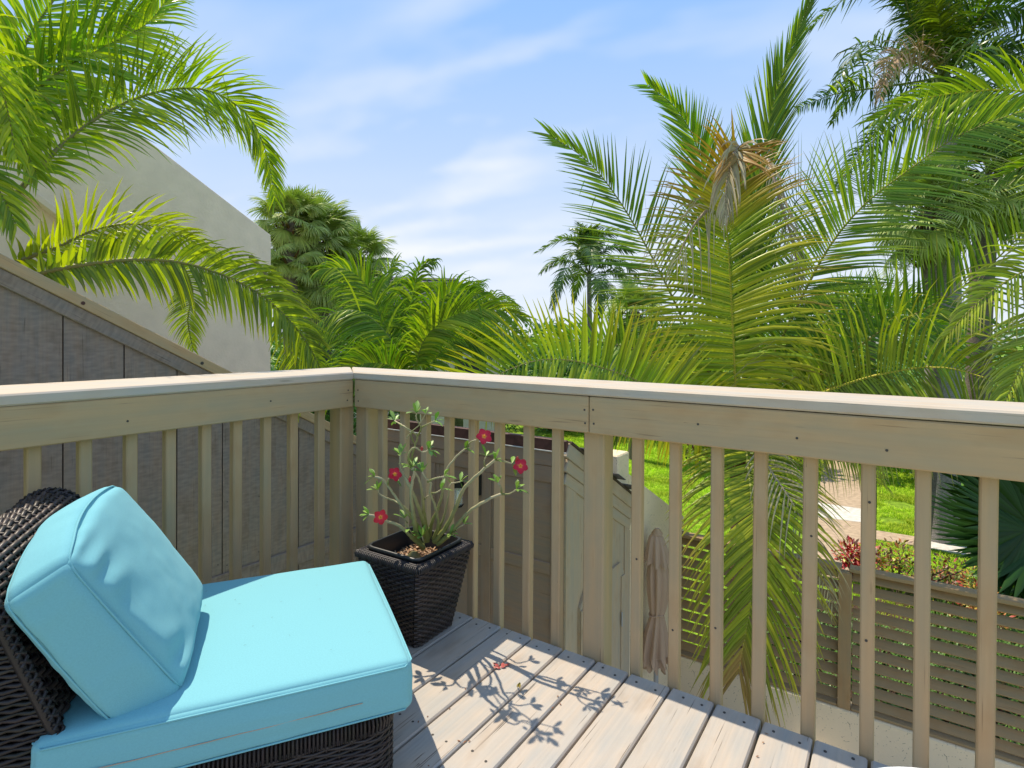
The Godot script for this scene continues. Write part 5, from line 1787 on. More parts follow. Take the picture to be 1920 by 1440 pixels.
	var c := thing("coconut_palm", Vector3(0.841, -2.700, -4.822), "large young coconut palm with browned fronds in the middle of the garden", "palm tree")
	frond(c, [Vector3(0.841, 0.252, -4.822), Vector3(0.642, 0.616, -4.630), Vector3(0.404, 1.180, -4.414), Vector3(0.187, 1.791, -4.152), Vector3(0.003, 2.267, -3.911), Vector3(-0.173, 2.671, -3.674), Vector3(-0.388, 3.032, -3.411), Vector3(-0.662, 3.272, -3.107)], Vector3(0.357, -0.162, 0.920), {"n": 92, "brf": 0.28, "gain": 1.55, "tilt": 46, "twist": 0.25, "L": 0.86, "W": 0.046, "a0": 78, "a1": 16, "vee": 10, "plum": 3, "sag": 0.15, "col": Color(0.060, 0.150, 0.022), "tip": Color(0.140, 0.260, 0.030), "tipf": 0.6, "r0": 0.022, "start": 0.16, "rib": Color(0.260, 0.250, 0.060), "la": 0.6, "lb": 0.3, "brk": 0.04, "seed": 11})
	frond(c, [Vector3(0.841, 0.252, -4.822), Vector3(0.717, 1.057, -4.987), Vector3(0.551, 1.808, -5.002), Vector3(0.483, 2.436, -4.961), Vector3(0.427, 3.037, -4.808), Vector3(0.334, 3.485, -4.628), Vector3(0.176, 3.821, -4.404), Vector3(-0.038, 4.016, -4.140)], Vector3(0.256, -0.250, 0.934), {"n": 150, "brf": 0.28, "gain": 1.55, "tilt": 25, "twist": 0.25, "L": 0.8, "W": 0.046, "a0": 34, "a1": 26, "vee": 20, "plum": 8, "sag": 0.12, "col": Color(0.070, 0.200, 0.012), "tip": Color(0.160, 0.300, 0.020), "tipf": 0.6, "r0": 0.022, "start": 0.16, "rib": Color(0.260, 0.250, 0.060), "la": 0.6, "lb": 0.3, "seed": 12})
	frond(c, [Vector3(0.841, 0.252, -4.822), Vector3(0.862, 1.183, -4.845), Vector3(0.905, 2.018, -4.821), Vector3(0.958, 2.722, -4.803), Vector3(1.069, 3.398, -4.763), Vector3(1.206, 3.993, -4.740), Vector3(1.359, 4.400, -4.726), Vector3(1.517, 4.791, -4.716)], Vector3(0.168, -0.303, 0.938), {"n": 150, "brf": 0.28, "gain": 1.55, "tilt": 25, "twist": 0.25, "L": 0.8, "W": 0.046, "a0": 32, "a1": 16, "vee": 25, "plum": 10, "sag": 0.1, "col": Color(0.050, 0.140, 0.014), "tip": Color(0.150, 0.240, 0.020), "tipf": 0.6, "r0": 0.022, "start": 0.16, "rib": Color(0.260, 0.250, 0.060), "la": 0.6, "lb": 0.3, "seed": 13})
	frond(c, [Vector3(0.841, 0.252, -4.822), Vector3(0.829, 1.120, -5.063), Vector3(0.914, 1.931, -5.188), Vector3(1.020, 2.670, -5.206), Vector3(1.075, 3.274, -5.188)], Vector3(0.186, -0.096, 0.978), {"n": 50, "brf": 0.28, "gain": 1.55, "tilt": 46, "twist": 0.25, "L": 0.6, "W": 0.046, "a0": 30, "a1": 20, "vee": 30, "plum": 10, "sag": 0.35, "col": Color(0.060, 0.170, 0.014), "tip": Color(0.240, 0.280, 0.030), "tipf": 0.6, "r0": 0.022, "start": 0.16, "rib": Color(0.260, 0.250, 0.060), "la": 0.6, "lb": 0.3, "seed": 14})
	frond(c, [Vector3(0.861, 0.269, -4.474), Vector3(0.919, 0.864, -4.096), Vector3(0.945, 1.293, -3.875), Vector3(0.960, 1.697, -3.708), Vector3(0.965, 2.037, -3.593), Vector3(0.970, 2.363, -3.479), Vector3(1.020, 2.663, -3.335), Vector3(1.101, 2.827, -3.210), Vector3(1.160, 2.712, -3.067)], Vector3(0.229, 0.111, 0.967), {"n": 122, "brf": 0.5, "gain": 1.4, "tilt": 34, "twist": 0.25, "L": 1.0, "W": 0.048, "a0": 92, "a1": 34, "vee": 8, "plum": 3, "sag": 0.42, "col": Color(0.170, 0.250, 0.012), "tip": Color(0.620, 0.460, 0.050), "tipf": 0.9, "r0": 0.022, "start": 0.06, "rib": Color(0.420, 0.380, 0.050), "la": 0.85, "lb": 0.45, "bright": Color(0.580, 0.560, 0.030), "deadf": 0.35, "dead": Color(0.360, 0.170, 0.060), "deadtip": 0.34, "brk": 0.04, "seed": 15})
	frond(c, [Vector3(1.078, 2.790, -3.314), Vector3(1.124, 2.874, -3.225), Vector3(1.103, 2.727, -3.089), Vector3(1.080, 2.489, -3.012), Vector3(1.081, 2.211, -2.949)], Vector3(0.217, -0.278, 0.936), {"n": 34, "brf": 0.0, "gain": 1.3, "tilt": 46, "twist": 0.25, "L": 0.42, "W": 0.03, "a0": 40, "a1": 20, "vee": 10, "plum": 40, "sag": 1.6, "col": Color(0.380, 0.310, 0.250), "tip": Color(0.460, 0.400, 0.360), "tipf": 0.6, "r0": 0.022, "start": 0.05, "rib": Color(0.300, 0.220, 0.160), "la": 0.6, "lb": 0.3, "mat": mat.dead, "deadf": 0.6, "dead": Color(0.280, 0.120, 0.050), "seed": 16})
	frond(c, [Vector3(1.205, 2.978, -4.126), Vector3(1.277, 2.778, -3.992), Vector3(1.382, 2.399, -3.939), Vector3(1.476, 2.041, -3.939), Vector3(1.529, 1.593, -3.971)], Vector3(0.147, -0.192, 0.970), {"n": 26, "brf": 0.0, "gain": 1.3, "tilt": 46, "twist": 0.25, "L": 0.35, "W": 0.02, "a0": 30, "a1": 20, "vee": 10, "plum": 30, "sag": 1.2, "col": Color(0.340, 0.270, 0.220), "tip": Color(0.320, 0.170, 0.090), "tipf": 0.6, "r0": 0.022, "start": 0.05, "rib": Color(0.300, 0.220, 0.160), "la": 0.6, "lb": 0.3, "mat": mat.dead, "seed": 17})
	frond(c, [Vector3(0.895, 2.484, -3.550), Vector3(0.800, 2.362, -3.364), Vector3(0.696, 2.157, -3.232), Vector3(0.634, 1.908, -3.127)], Vector3(0.288, -0.168, 0.943), {"n": 16, "brf": 0.0, "gain": 1.3, "tilt": 46, "twist": 0.25, "L": 0.9, "W": 0.016, "a0": 50, "a1": 20, "vee": 10, "plum": 20, "sag": 2.2, "col": Color(0.400, 0.330, 0.260), "tip": Color(0.360, 0.220, 0.120), "tipf": 0.6, "r0": 0.022, "start": 0.05, "rib": Color(0.300, 0.220, 0.160), "la": 0.6, "lb": 0.3, "mat": mat.dead, "seed": 18})
	frond(c, [Vector3(0.841, 0.252, -4.822), Vector3(0.952, 1.122, -5.026), Vector3(1.086, 1.916, -5.124), Vector3(1.201, 2.457, -5.145), Vector3(1.345, 2.797, -5.186), Vector3(1.603, 2.975, -5.241), Vector3(1.921, 3.020, -5.336), Vector3(2.249, 2.970, -5.437)], Vector3(0.126, -0.213, 0.969), {"n": 112, "brf": 0.28, "gain": 1.55, "tilt": 46, "twist": 0.25, "L": 0.85, "W": 0.024, "a0": 66, "a1": 30, "vee": 10, "plum": 3, "sag": 0.35, "col": Color(0.050, 0.120, 0.030), "tip": Color(0.200, 0.260, 0.030), "tipf": 0.6, "r0": 0.022, "start": 0.16, "rib": Color(0.260, 0.250, 0.060), "la": 0.6, "lb": 0.3, "seed": 19})
	frond(c, [Vector3(0.841, 0.252, -4.822), Vector3(1.130, 0.901, -4.661), Vector3(1.406, 1.491, -4.491), Vector3(1.706, 2.078, -4.337), Vector3(2.008, 2.444, -4.182), Vector3(2.378, 2.713, -4.073), Vector3(2.666, 2.871, -3.907), Vector3(3.053, 2.957, -3.807), Vector3(3.303, 2.929, -3.735)], Vector3(0.042, -0.194, 0.980), {"n": 150, "brf": 0.25, "gain": 1.7, "tilt": 30, "twist": 0.25, "L": 0.84, "W": 0.034, "a0": 62, "a1": 36, "vee": 10, "plum": 3, "sag": 0.3, "col": Color(0.065, 0.150, 0.025), "tip": Color(0.200, 0.250, 0.060), "tipf": 0.6, "r0": 0.022, "start": 0.22, "rib": Color(0.260, 0.250, 0.060), "la": 0.6, "lb": 0.3, "seed": 20})
	frond(c, [Vector3(0.841, 0.252, -4.822), Vector3(1.180, 0.615, -4.693), Vector3(1.488, 0.914, -4.663), Vector3(1.725, 1.166, -4.704), Vector3(1.936, 1.356, -4.728), Vector3(2.133, 1.476, -4.741), Vector3(2.348, 1.587, -4.767), Vector3(2.536, 1.557, -4.773)], Vector3(0.050, -0.018, 0.999), {"n": 86, "brf": 0.28, "gain": 1.55, "tilt": 46, "twist": 0.25, "L": 0.66, "W": 0.046, "a0": 75, "a1": 40, "vee": 10, "plum": 3, "sag": 0.35, "col": Color(0.080, 0.200, 0.020), "tip": Color(0.200, 0.280, 0.040), "tipf": 0.6, "r0": 0.022, "start": 0.16, "rib": Color(0.260, 0.250, 0.060), "la": 0.6, "lb": 0.3, "brk": 0.06, "seed": 21})
	frond(c, [Vector3(0.841, 0.252, -4.822), Vector3(1.309, 0.470, -4.537), Vector3(1.755, 0.912, -4.360), Vector3(2.104, 1.259, -4.237), Vector3(2.492, 1.495, -4.139), Vector3(2.798, 1.727, -3.986), Vector3(3.094, 2.081, -3.828), Vector3(3.277, 2.332, -3.712)], Vector3(-0.037, -0.043, 0.998), {"n": 92, "brf": 0.28, "gain": 1.55, "tilt": 46, "twist": 0.25, "L": 0.68, "W": 0.044, "a0": 80, "a1": 42, "vee": 10, "plum": 3, "sag": 0.3, "col": Color(0.050, 0.140, 0.020), "tip": Color(0.160, 0.240, 0.040), "tipf": 0.6, "r0": 0.022, "start": 0.15, "rib": Color(0.260, 0.250, 0.060), "la": 0.6, "lb": 0.3, "seed": 22})
	frond(c, [Vector3(0.841, 0.252, -4.822), Vector3(1.218, 0.358, -4.475), Vector3(1.641, 0.678, -4.160), Vector3(1.952, 0.836, -4.010), Vector3(2.193, 0.927, -3.932), Vector3(2.519, 1.000, -3.791), Vector3(2.782, 0.954, -3.727), Vector3(2.939, 0.850, -3.591), Vector3(3.074, 0.702, -3.500)], Vector3(0.013, 0.053, 0.999), {"n": 110, "brf": 0.28, "gain": 1.2, "tilt": 46, "twist": 0.25, "L": 0.98, "W": 0.036, "a0": 84, "a1": 52, "vee": 10, "plum": 3, "sag": 1.3, "col": Color(0.180, 0.230, 0.025), "tip": Color(0.580, 0.480, 0.120), "tipf": 0.8, "r0": 0.022, "start": 0.2, "rib": Color(0.550, 0.480, 0.060), "la": 0.6, "lb": 0.3, "deadf": 0.4, "seed": 23})
	frond(c, [Vector3(0.841, 0.252, -4.822), Vector3(1.201, 0.287, -4.583), Vector3(1.531, 0.589, -4.327), Vector3(1.766, 0.766, -4.245), Vector3(1.981, 0.821, -4.271), Vector3(2.189, 0.762, -4.290), Vector3(2.312, 0.580, -4.251)], Vector3(0.081, 0.076, 0.994), {"n": 80, "brf": 0.28, "gain": 1.0, "tilt": 46, "twist": 0.25, "L": 0.52, "W": 0.046, "a0": 72, "a1": 24, "vee": 10, "plum": 3, "sag": 1.2, "col": Color(0.140, 0.180, 0.030), "tip": Color(0.420, 0.330, 0.140), "tipf": 0.9, "r0": 0.022, "start": 0.16, "rib": Color(0.260, 0.250, 0.060), "la": 0.6, "lb": 0.3, "deadf": 0.6, "seed": 24})
	frond(c, [Vector3(0.841, 0.252, -4.822), Vector3(0.622, 0.354, -4.071), Vector3(0.466, 0.654, -3.365), Vector3(0.327, 0.843, -2.910), Vector3(0.174, 0.958, -2.566), Vector3(0.016, 1.027, -2.278), Vector3(-0.128, 1.036, -2.000), Vector3(-0.285, 0.955, -1.772), Vector3(-0.432, 0.815, -1.551)], Vector3(0.418, 0.154, 0.895), {"n": 92, "brf": 0.4, "gain": 1.55, "tilt": 46, "twist": 0.25, "L": 0.64, "W": 0.05, "a0": 120, "a1": 50, "vee": 8, "plum": 3, "sag": 0.12, "col": Color(0.120, 0.200, 0.012), "tip": Color(0.680, 0.500, 0.020), "tipf": 1.1, "r0": 0.022, "start": 0.18, "rib": Color(0.250, 0.220, 0.080), "la": 0.9, "lb": 0.75, "ts": 0.4, "seed": 25})
	frond(c, [Vector3(0.841, 0.252, -4.822), Vector3(0.503, 0.448, -4.716), Vector3(0.229, 0.818, -4.413), Vector3(-0.084, 1.059, -4.082), Vector3(-0.434, 1.175, -3.726), Vector3(-0.722, 1.173, -3.411), Vector3(-0.998, 1.059, -3.102)], Vector3(0.364, 0.027, 0.931), {"n": 80, "brf": 0.28, "gain": 1.55, "tilt": 46, "twist": 0.25, "L": 0.62, "W": 0.046, "a0": 90, "a1": 40, "vee": 10, "plum": 3, "sag": 0.5, "col": Color(0.070, 0.180, 0.020), "tip": Color(0.200, 0.300, 0.040), "tipf": 0.6, "r0": 0.022, "start": 0.16, "rib": Color(0.260, 0.250, 0.060), "la": 0.6, "lb": 0.3, "seed": 26})
	frond(c, [Vector3(0.841, 0.252, -4.822), Vector3(0.530, 0.188, -4.853), Vector3(0.272, 0.372, -4.680), Vector3(0.014, 0.432, -4.506), Vector3(-0.241, 0.306, -4.332), Vector3(-0.444, 0.057, -4.193)], Vector3(0.328, 0.117, 0.937), {"n": 60, "brf": 0.28, "gain": 1.55, "tilt": 46, "twist": 0.25, "L": 0.6, "W": 0.046, "a0": 72, "a1": 24, "vee": 10, "plum": 3, "sag": 1.0, "col": Color(0.060, 0.140, 0.020), "tip": Color(0.240, 0.280, 0.030), "tipf": 0.6, "r0": 0.022, "start": 0.16, "rib": Color(0.260, 0.250, 0.060), "la": 0.6, "lb": 0.3, "seed": 27})
	frond(c, [Vector3(0.841, 0.252, -4.822), Vector3(0.950, 0.201, -4.413), Vector3(1.062, 0.028, -4.004), Vector3(1.173, -0.256, -3.654), Vector3(1.234, -0.569, -3.451), Vector3(1.251, -0.961, -3.338), Vector3(1.215, -1.334, -3.251), Vector3(1.169, -1.657, -3.216)], Vector3(0.180, 0.313, 0.933), {"n": 104, "brf": 0.35, "gain": 1.1, "tilt": 12, "twist": 0.25, "L": 0.98, "W": 0.046, "a0": 72, "a1": 22, "vee": 10, "plum": 3, "sag": 0.55, "col": Color(0.180, 0.250, 0.014), "tip": Color(0.600, 0.460, 0.060), "tipf": 0.7, "r0": 0.022, "start": 0.14, "rib": Color(0.360, 0.360, 0.060), "la": 0.75, "lb": 0.8, "bright": Color(0.550, 0.550, 0.030), "deadf": 0.35, "dead": Color(0.400, 0.210, 0.090), "deadtip": 0.15, "seed": 28})
	frond(c, [Vector3(0.841, 0.252, -4.822), Vector3(1.124, 0.120, -4.167), Vector3(1.330, -0.050, -3.822), Vector3(1.541, -0.258, -3.601), Vector3(1.718, -0.621, -3.536), Vector3(1.839, -1.007, -3.555)], Vector3(0.126, 0.258, 0.958), {"n": 44, "brf": 0.0, "gain": 1.3, "tilt": 46, "twist": 0.25, "L": 0.62, "W": 0.02, "a0": 50, "a1": 20, "vee": 10, "plum": 20, "sag": 0.8, "col": Color(0.360, 0.300, 0.220), "tip": Color(0.420, 0.300, 0.200), "tipf": 0.6, "r0": 0.022, "start": 0.3, "rib": Color(0.340, 0.300, 0.200), "la": 0.6, "lb": 0.3, "mat": mat.dead, "seed": 29})
	frond(c, [Vector3(0.841, 0.252, -4.822), Vector3(1.109, 0.174, -4.520), Vector3(1.447, 0.247, -4.267), Vector3(1.729, 0.208, -4.216), Vector3(1.988, 0.079, -4.269), Vector3(2.156, -0.130, -4.320)], Vector3(0.086, 0.164, 0.983), {"n": 60, "brf": 0.28, "gain": 1.55, "tilt": 46, "twist": 0.25, "L": 0.55, "W": 0.024, "a0": 70, "a1": 40, "vee": 10, "plum": 3, "sag": 1.5, "col": Color(0.200, 0.200, 0.060), "tip": Color(0.420, 0.330, 0.200), "tipf": 0.9, "r0": 0.022, "start": 0.16, "rib": Color(0.260, 0.250, 0.060), "la": 0.6, "lb": 0.3, "deadf": 0.8, "dead": Color(0.420, 0.340, 0.240), "seed": 30})
	frond(c, [Vector3(0.841, 0.252, -4.822), Vector3(0.341, 0.998, -5.094), Vector3(-0.174, 1.033, -5.229), Vector3(-0.648, 0.522, -5.266)], Vector3(0.323, 0.027, 0.946), {"n": 64, "brf": 0.28, "gain": 1.55, "tilt": 46, "twist": 0.25, "L": 0.7, "W": 0.046, "a0": 72, "a1": 24, "vee": 10, "plum": 3, "sag": 0.35, "col": Color(0.045, 0.110, 0.020), "tip": Color(0.120, 0.200, 0.030), "tipf": 0.6, "r0": 0.022, "start": 0.16, "rib": Color(0.260, 0.250, 0.060), "la": 0.6, "lb": 0.3, "rows": 4, "seed": 31})
	frond(c, [Vector3(0.841, 0.252, -4.822), Vector3(0.263, 0.674, -5.039), Vector3(-0.338, 0.346, -5.112), Vector3(-0.898, -0.193, -5.091)], Vector3(0.345, 0.118, 0.931), {"n": 64, "brf": 0.28, "gain": 1.55, "tilt": 46, "twist": 0.25, "L": 0.7, "W": 0.046, "a0": 72, "a1": 24, "vee": 10, "plum": 3, "sag": 0.35, "col": Color(0.045, 0.110, 0.020), "tip": Color(0.120, 0.200, 0.030), "tipf": 0.6, "r0": 0.022, "start": 0.16, "rib": Color(0.260, 0.250, 0.060), "la": 0.6, "lb": 0.3, "rows": 4, "seed": 32})
	frond(c, [Vector3(0.841, 0.252, -4.822), Vector3(1.013, 0.809, -5.548), Vector3(1.248, 0.632, -6.188), Vector3(1.498, 0.110, -6.715)], Vector3(0.125, 0.073, 0.989), {"n": 64, "brf": 0.28, "gain": 1.55, "tilt": 46, "twist": 0.25, "L": 0.7, "W": 0.046, "a0": 72, "a1": 24, "vee": 10, "plum": 3, "sag": 0.35, "col": Color(0.045, 0.110, 0.020), "tip": Color(0.120, 0.200, 0.030), "tipf": 0.6, "r0": 0.022, "start": 0.16, "rib": Color(0.260, 0.250, 0.060), "la": 0.6, "lb": 0.3, "rows": 4, "seed": 33})
	frond(c, [Vector3(0.841, 0.252, -4.822), Vector3(0.527, 1.129, -5.222), Vector3(0.220, 1.310, -5.498), Vector3(-0.051, 0.812, -5.673)], Vector3(0.266, -0.010, 0.964), {"n": 64, "brf": 0.28, "gain": 1.55, "tilt": 46, "twist": 0.25, "L": 0.7, "W": 0.046, "a0": 72, "a1": 24, "vee": 10, "plum": 3, "sag": 0.35, "col": Color(0.045, 0.110, 0.020), "tip": Color(0.120, 0.200, 0.030), "tipf": 0.6, "r0": 0.022, "start": 0.16, "rib": Color(0.260, 0.250, 0.060), "la": 0.6, "lb": 0.3, "rows": 4, "seed": 34})
	rng.seed = 502
	trunk(c, [Vector3.ZERO, Vector3(0.02, 1.2, 0.02), Vector3(0.000, 2.982, 0.000)], 0.15, 0.11, 0.1, Color(0.22, 0.15, 0.09))
	var fib := MB.new()
	for k in 60:
		var a1 := R(0, TAU)
		var y := R(-0.7, 0.25)
		fib.tube([Vector3(0.000, 2.982, 0.000) + Vector3(cos(a1) * 0.10, y, sin(a1) * 0.10), Vector3(0.000, 2.982, 0.000) + Vector3(cos(a1) * 0.19, y + R(0.02, 0.22), sin(a1) * 0.19)], [0.03, 0.008], 5, [Color(0.20, 0.11, 0.05) * R(0.6, 1.5)])
	part(c, "fibre_sheath", fib.mesh(), mat.bark).set_meta("kind", "stuff")
	var stalk := MB.new()
	stalk.tube(spline([Vector3(0.088, 2.488, 0.186), Vector3(-0.102, 2.561, 0.556), Vector3(-0.262, 2.749, 0.783), Vector3(-0.385, 2.851, 0.926)], 14), [0.03, 0.028, 0.024, 0.02, 0.014], 7, [Color(0.16, 0.08, 0.04)])
	part(c, "fruit_stalk", stalk.mesh(), mat.stem)
	var d := thing("coconut_palm", Vector3(4.051, -2.700, -4.833), "coconut palm beyond the right edge, only its drooping yellowed fronds in view", "palm tree")
	frond(d, [Vector3(4.051, 1.564, -4.833), Vector3(3.793, 2.469, -4.666), Vector3(3.466, 3.049, -4.449), Vector3(3.106, 3.232, -4.208), Vector3(2.748, 3.273, -4.087), Vector3(2.371, 3.232, -3.952), Vector3(2.097, 3.111, -3.886)], Vector3(-0.128, -0.307, 0.943), {"n": 86, "brf": 0.28, "gain": 1.55, "tilt": 46, "twist": 0.25, "L": 0.62, "W": 0.046, "a0": 60, "a1": 26, "vee": 10, "plum": 3, "sag": 0.5, "col": Color(0.080, 0.160, 0.020), "tip": Color(0.260, 0.280, 0.030), "tipf": 0.6, "r0": 0.022, "start": 0.16, "rib": Color(0.420, 0.360, 0.030), "la": 0.6, "lb": 0.3, "seed": 35})
	frond(d, [Vector3(4.051, 1.564, -4.833), Vector3(3.629, 1.836, -4.308), Vector3(3.264, 1.840, -3.940), Vector3(2.989, 1.692, -3.693), Vector3(2.754, 1.487, -3.471), Vector3(2.577, 1.250, -3.349)], Vector3(-0.126, -0.080, 0.989), {"n": 70, "brf": 0.28, "gain": 1.55, "tilt": 46, "twist": 0.25, "L": 0.55, "W": 0.028, "a0": 70, "a1": 24, "vee": 10, "plum": 3, "sag": 1.1, "col": Color(0.200, 0.240, 0.030), "tip": Color(0.460, 0.330, 0.160), "tipf": 0.9, "r0": 0.022, "start": 0.25, "rib": Color(0.260, 0.250, 0.060), "la": 0.6, "lb": 0.3, "deadf": 0.75, "dead": Color(0.460, 0.330, 0.200), "seed": 36})
	frond(d, [Vector3(4.051, 1.564, -4.833), Vector3(3.668, 1.541, -4.211), Vector3(3.342, 1.413, -3.869), Vector3(3.096, 1.176, -3.579), Vector3(2.932, 0.834, -3.405), Vector3(2.833, 0.500, -3.275)], Vector3(-0.148, 0.011, 0.989), {"n": 80, "brf": 0.28, "gain": 1.55, "tilt": 46, "twist": 0.25, "L": 0.6, "W": 0.03, "a0": 60, "a1": 20, "vee": 10, "plum": 3, "sag": 1.0, "col": Color(0.160, 0.220, 0.030), "tip": Color(0.440, 0.380, 0.140), "tipf": 0.9, "r0": 0.022, "start": 0.16, "rib": Color(0.260, 0.250, 0.060), "la": 0.6, "lb": 0.3, "deadf": 0.5, "seed": 37})
	frond(d, [Vector3(4.051, 1.564, -4.833), Vector3(3.899, 2.207, -4.977), Vector3(3.624, 2.639, -4.916), Vector3(3.340, 2.806, -4.845), Vector3(3.045, 2.692, -4.766)], Vector3(-0.190, -0.197, 0.962), {"n": 60, "brf": 0.28, "gain": 1.55, "tilt": 46, "twist": 0.25, "L": 0.6, "W": 0.046, "a0": 72, "a1": 24, "vee": 10, "plum": 3, "sag": 0.35, "col": Color(0.070, 0.160, 0.020), "tip": Color(0.240, 0.280, 0.030), "tipf": 0.6, "r0": 0.022, "start": 0.16, "rib": Color(0.260, 0.250, 0.060), "la": 0.6, "lb": 0.3, "seed": 38})
	rng.seed = 503
	trunk(d, [Vector3.ZERO, Vector3(0.03, 1.4, 0.0), Vector3(0.000, 4.264, 0.000)], 0.15, 0.11, 0.1, Color(0.24, 0.19, 0.14))
	var m := thing("feather_palm", Vector3(-3.077, -2.700, -3.623), "glossy green feather palm with arching fronds just beyond the railing corner", "palm tree")
	frond(m, [Vector3(-3.077, 0.575, -3.623), Vector3(-3.186, 1.040, -3.432), Vector3(-3.346, 1.389, -3.206), Vector3(-3.499, 1.542, -2.983), Vector3(-3.671, 1.482, -2.746), Vector3(-3.808, 1.277, -2.531)], Vector3(0.752, 0.158, 0.640), {"brf": 0.34, "gain": 1.4, "n": 84, "L": 0.75, "W": 0.042, "a0": 70, "a1": 30, "vee": 25, "plum": 14, "sag": 1.0, "col": Color(0.050, 0.150, 0.015), "tip": Color(0.140, 0.300, 0.020), "tipf": 0.6, "r0": 0.022, "start": 0.15, "rib": Color(0.170, 0.240, 0.050), "rows": 4, "one": -1, "seed": 39})
	frond(m, [Vector3(-3.077, 0.575, -3.623), Vector3(-3.633, 1.363, -3.615), Vector3(-3.822, 1.880, -3.492), Vector3(-3.990, 2.126, -3.260), Vector3(-4.293, 2.124, -3.055)], Vector3(0.745, -0.079, 0.663), {"brf": 0.34, "gain": 1.4, "n": 84, "L": 0.7, "W": 0.042, "a0": 70, "a1": 30, "vee": 25, "plum": 14, "sag": 1.0, "col": Color(0.050, 0.150, 0.015), "tip": Color(0.140, 0.300, 0.020), "tipf": 0.6, "r0": 0.022, "start": 0.15, "rib": Color(0.170, 0.240, 0.050), "rows": 4, "seed": 40})
	frond(m, [Vector3(-3.077, 0.575, -3.623), Vector3(-3.267, 1.290, -3.742), Vector3(-3.229, 1.803, -3.772), Vector3(-3.072, 2.157, -3.761), Vector3(-2.856, 2.218, -3.787)], Vector3(0.692, -0.071, 0.718), {"brf": 0.34, "gain": 1.4, "n": 84, "L": 0.55, "W": 0.042, "a0": 60, "a1": 30, "vee": 25, "plum": 30, "sag": 1.6, "col": Color(0.050, 0.150, 0.015), "tip": Color(0.140, 0.300, 0.020), "tipf": 0.6, "r0": 0.022, "start": 0.15, "rib": Color(0.170, 0.240, 0.050), "rows": 4, "seed": 41})
	frond(m, [Vector3(-3.077, 0.575, -3.623), Vector3(-2.867, 1.289, -3.650), Vector3(-2.630, 1.706, -3.694), Vector3(-2.338, 1.805, -3.771), Vector3(-1.994, 1.697, -3.882)], Vector3(0.656, -0.063, 0.752), {"brf": 0.34, "gain": 1.4, "n": 84, "L": 0.6, "W": 0.042, "a0": 70, "a1": 30, "vee": 25, "plum": 14, "sag": 1.2, "col": Color(0.050, 0.150, 0.015), "tip": Color(0.140, 0.300, 0.020), "tipf": 0.6, "r0": 0.022, "start": 0.15, "rib": Color(0.170, 0.240, 0.050), "rows": 4, "seed": 42})
	frond(m, [Vector3(-3.077, 0.575, -3.623), Vector3(-2.785, 1.082, -3.462), Vector3(-2.484, 1.354, -3.427), Vector3(-2.146, 1.518, -3.536), Vector3(-1.761, 1.549, -3.676), Vector3(-1.411, 1.451, -3.792)], Vector3(0.628, -0.040, 0.777), {"brf": 0.34, "gain": 1.4, "n": 84, "L": 0.62, "W": 0.042, "a0": 50, "a1": 20, "vee": 25, "plum": 14, "sag": 0.5, "col": Color(0.100, 0.200, 0.020), "tip": Color(0.140, 0.300, 0.020), "tipf": 0.6, "r0": 0.022, "start": 0.15, "rib": Color(0.170, 0.240, 0.050), "rows": 4, "seed": 43})
	frond(m, [Vector3(-3.077, 0.575, -3.623), Vector3(-3.008, 0.853, -3.913), Vector3(-2.833, 1.146, -4.155), Vector3(-2.526, 1.148, -4.363), Vector3(-2.217, 0.928, -4.570)], Vector3(0.643, 0.011, 0.766), {"brf": 0.34, "gain": 1.4, "n": 84, "L": 0.58, "W": 0.042, "a0": 70, "a1": 30, "vee": 25, "plum": 14, "sag": 1.0, "col": Color(0.050, 0.150, 0.015), "tip": Color(0.140, 0.300, 0.020), "tipf": 0.6, "r0": 0.022, "start": 0.15, "rib": Color(0.170, 0.240, 0.050), "rows": 4, "seed": 44})
	frond(m, [Vector3(-3.077, 0.575, -3.623), Vector3(-2.993, 0.811, -3.198), Vector3(-3.065, 0.887, -2.909), Vector3(-3.203, 0.826, -2.694), Vector3(-3.281, 0.639, -2.519)], Vector3(0.740, 0.048, 0.671), {"brf": 0.34, "gain": 1.4, "n": 84, "L": 0.6, "W": 0.042, "a0": 70, "a1": 30, "vee": 25, "plum": 14, "sag": 1.0, "col": Color(0.050, 0.150, 0.015), "tip": Color(0.140, 0.300, 0.020), "tipf": 0.6, "r0": 0.022, "start": 0.15, "rib": Color(0.170, 0.240, 0.050), "rows": 4, "seed": 45})
	frond(m, [Vector3(-3.077, 0.575, -3.623), Vector3(-3.632, 1.138, -3.976), Vector3(-3.839, 1.759, -3.963), Vector3(-3.981, 2.120, -3.990), Vector3(-3.852, 2.318, -4.079)], Vector3(0.718, -0.062, 0.693), {"brf": 0.34, "gain": 1.4, "n": 84, "L": 0.6, "W": 0.042, "a0": 70, "a1": 30, "vee": 25, "plum": 30, "sag": 1.5, "col": Color(0.050, 0.150, 0.015), "tip": Color(0.140, 0.300, 0.020), "tipf": 0.6, "r0": 0.022, "start": 0.15, "rib": Color(0.170, 0.240, 0.050), "rows": 4, "seed": 46})
	rng.seed = 504
	trunk(m, [Vector3.ZERO, Vector3(0.02, 1.2, 0.0), Vector3(0.000, 3.275, 0.000)], 0.12, 0.08, 0.12, Color(0.13, 0.18, 0.06))
	var m2 := thing("feather_palm", Vector3(-5.351, -2.700, -4.982), "second feather palm in the shade behind the corner one", "palm tree")
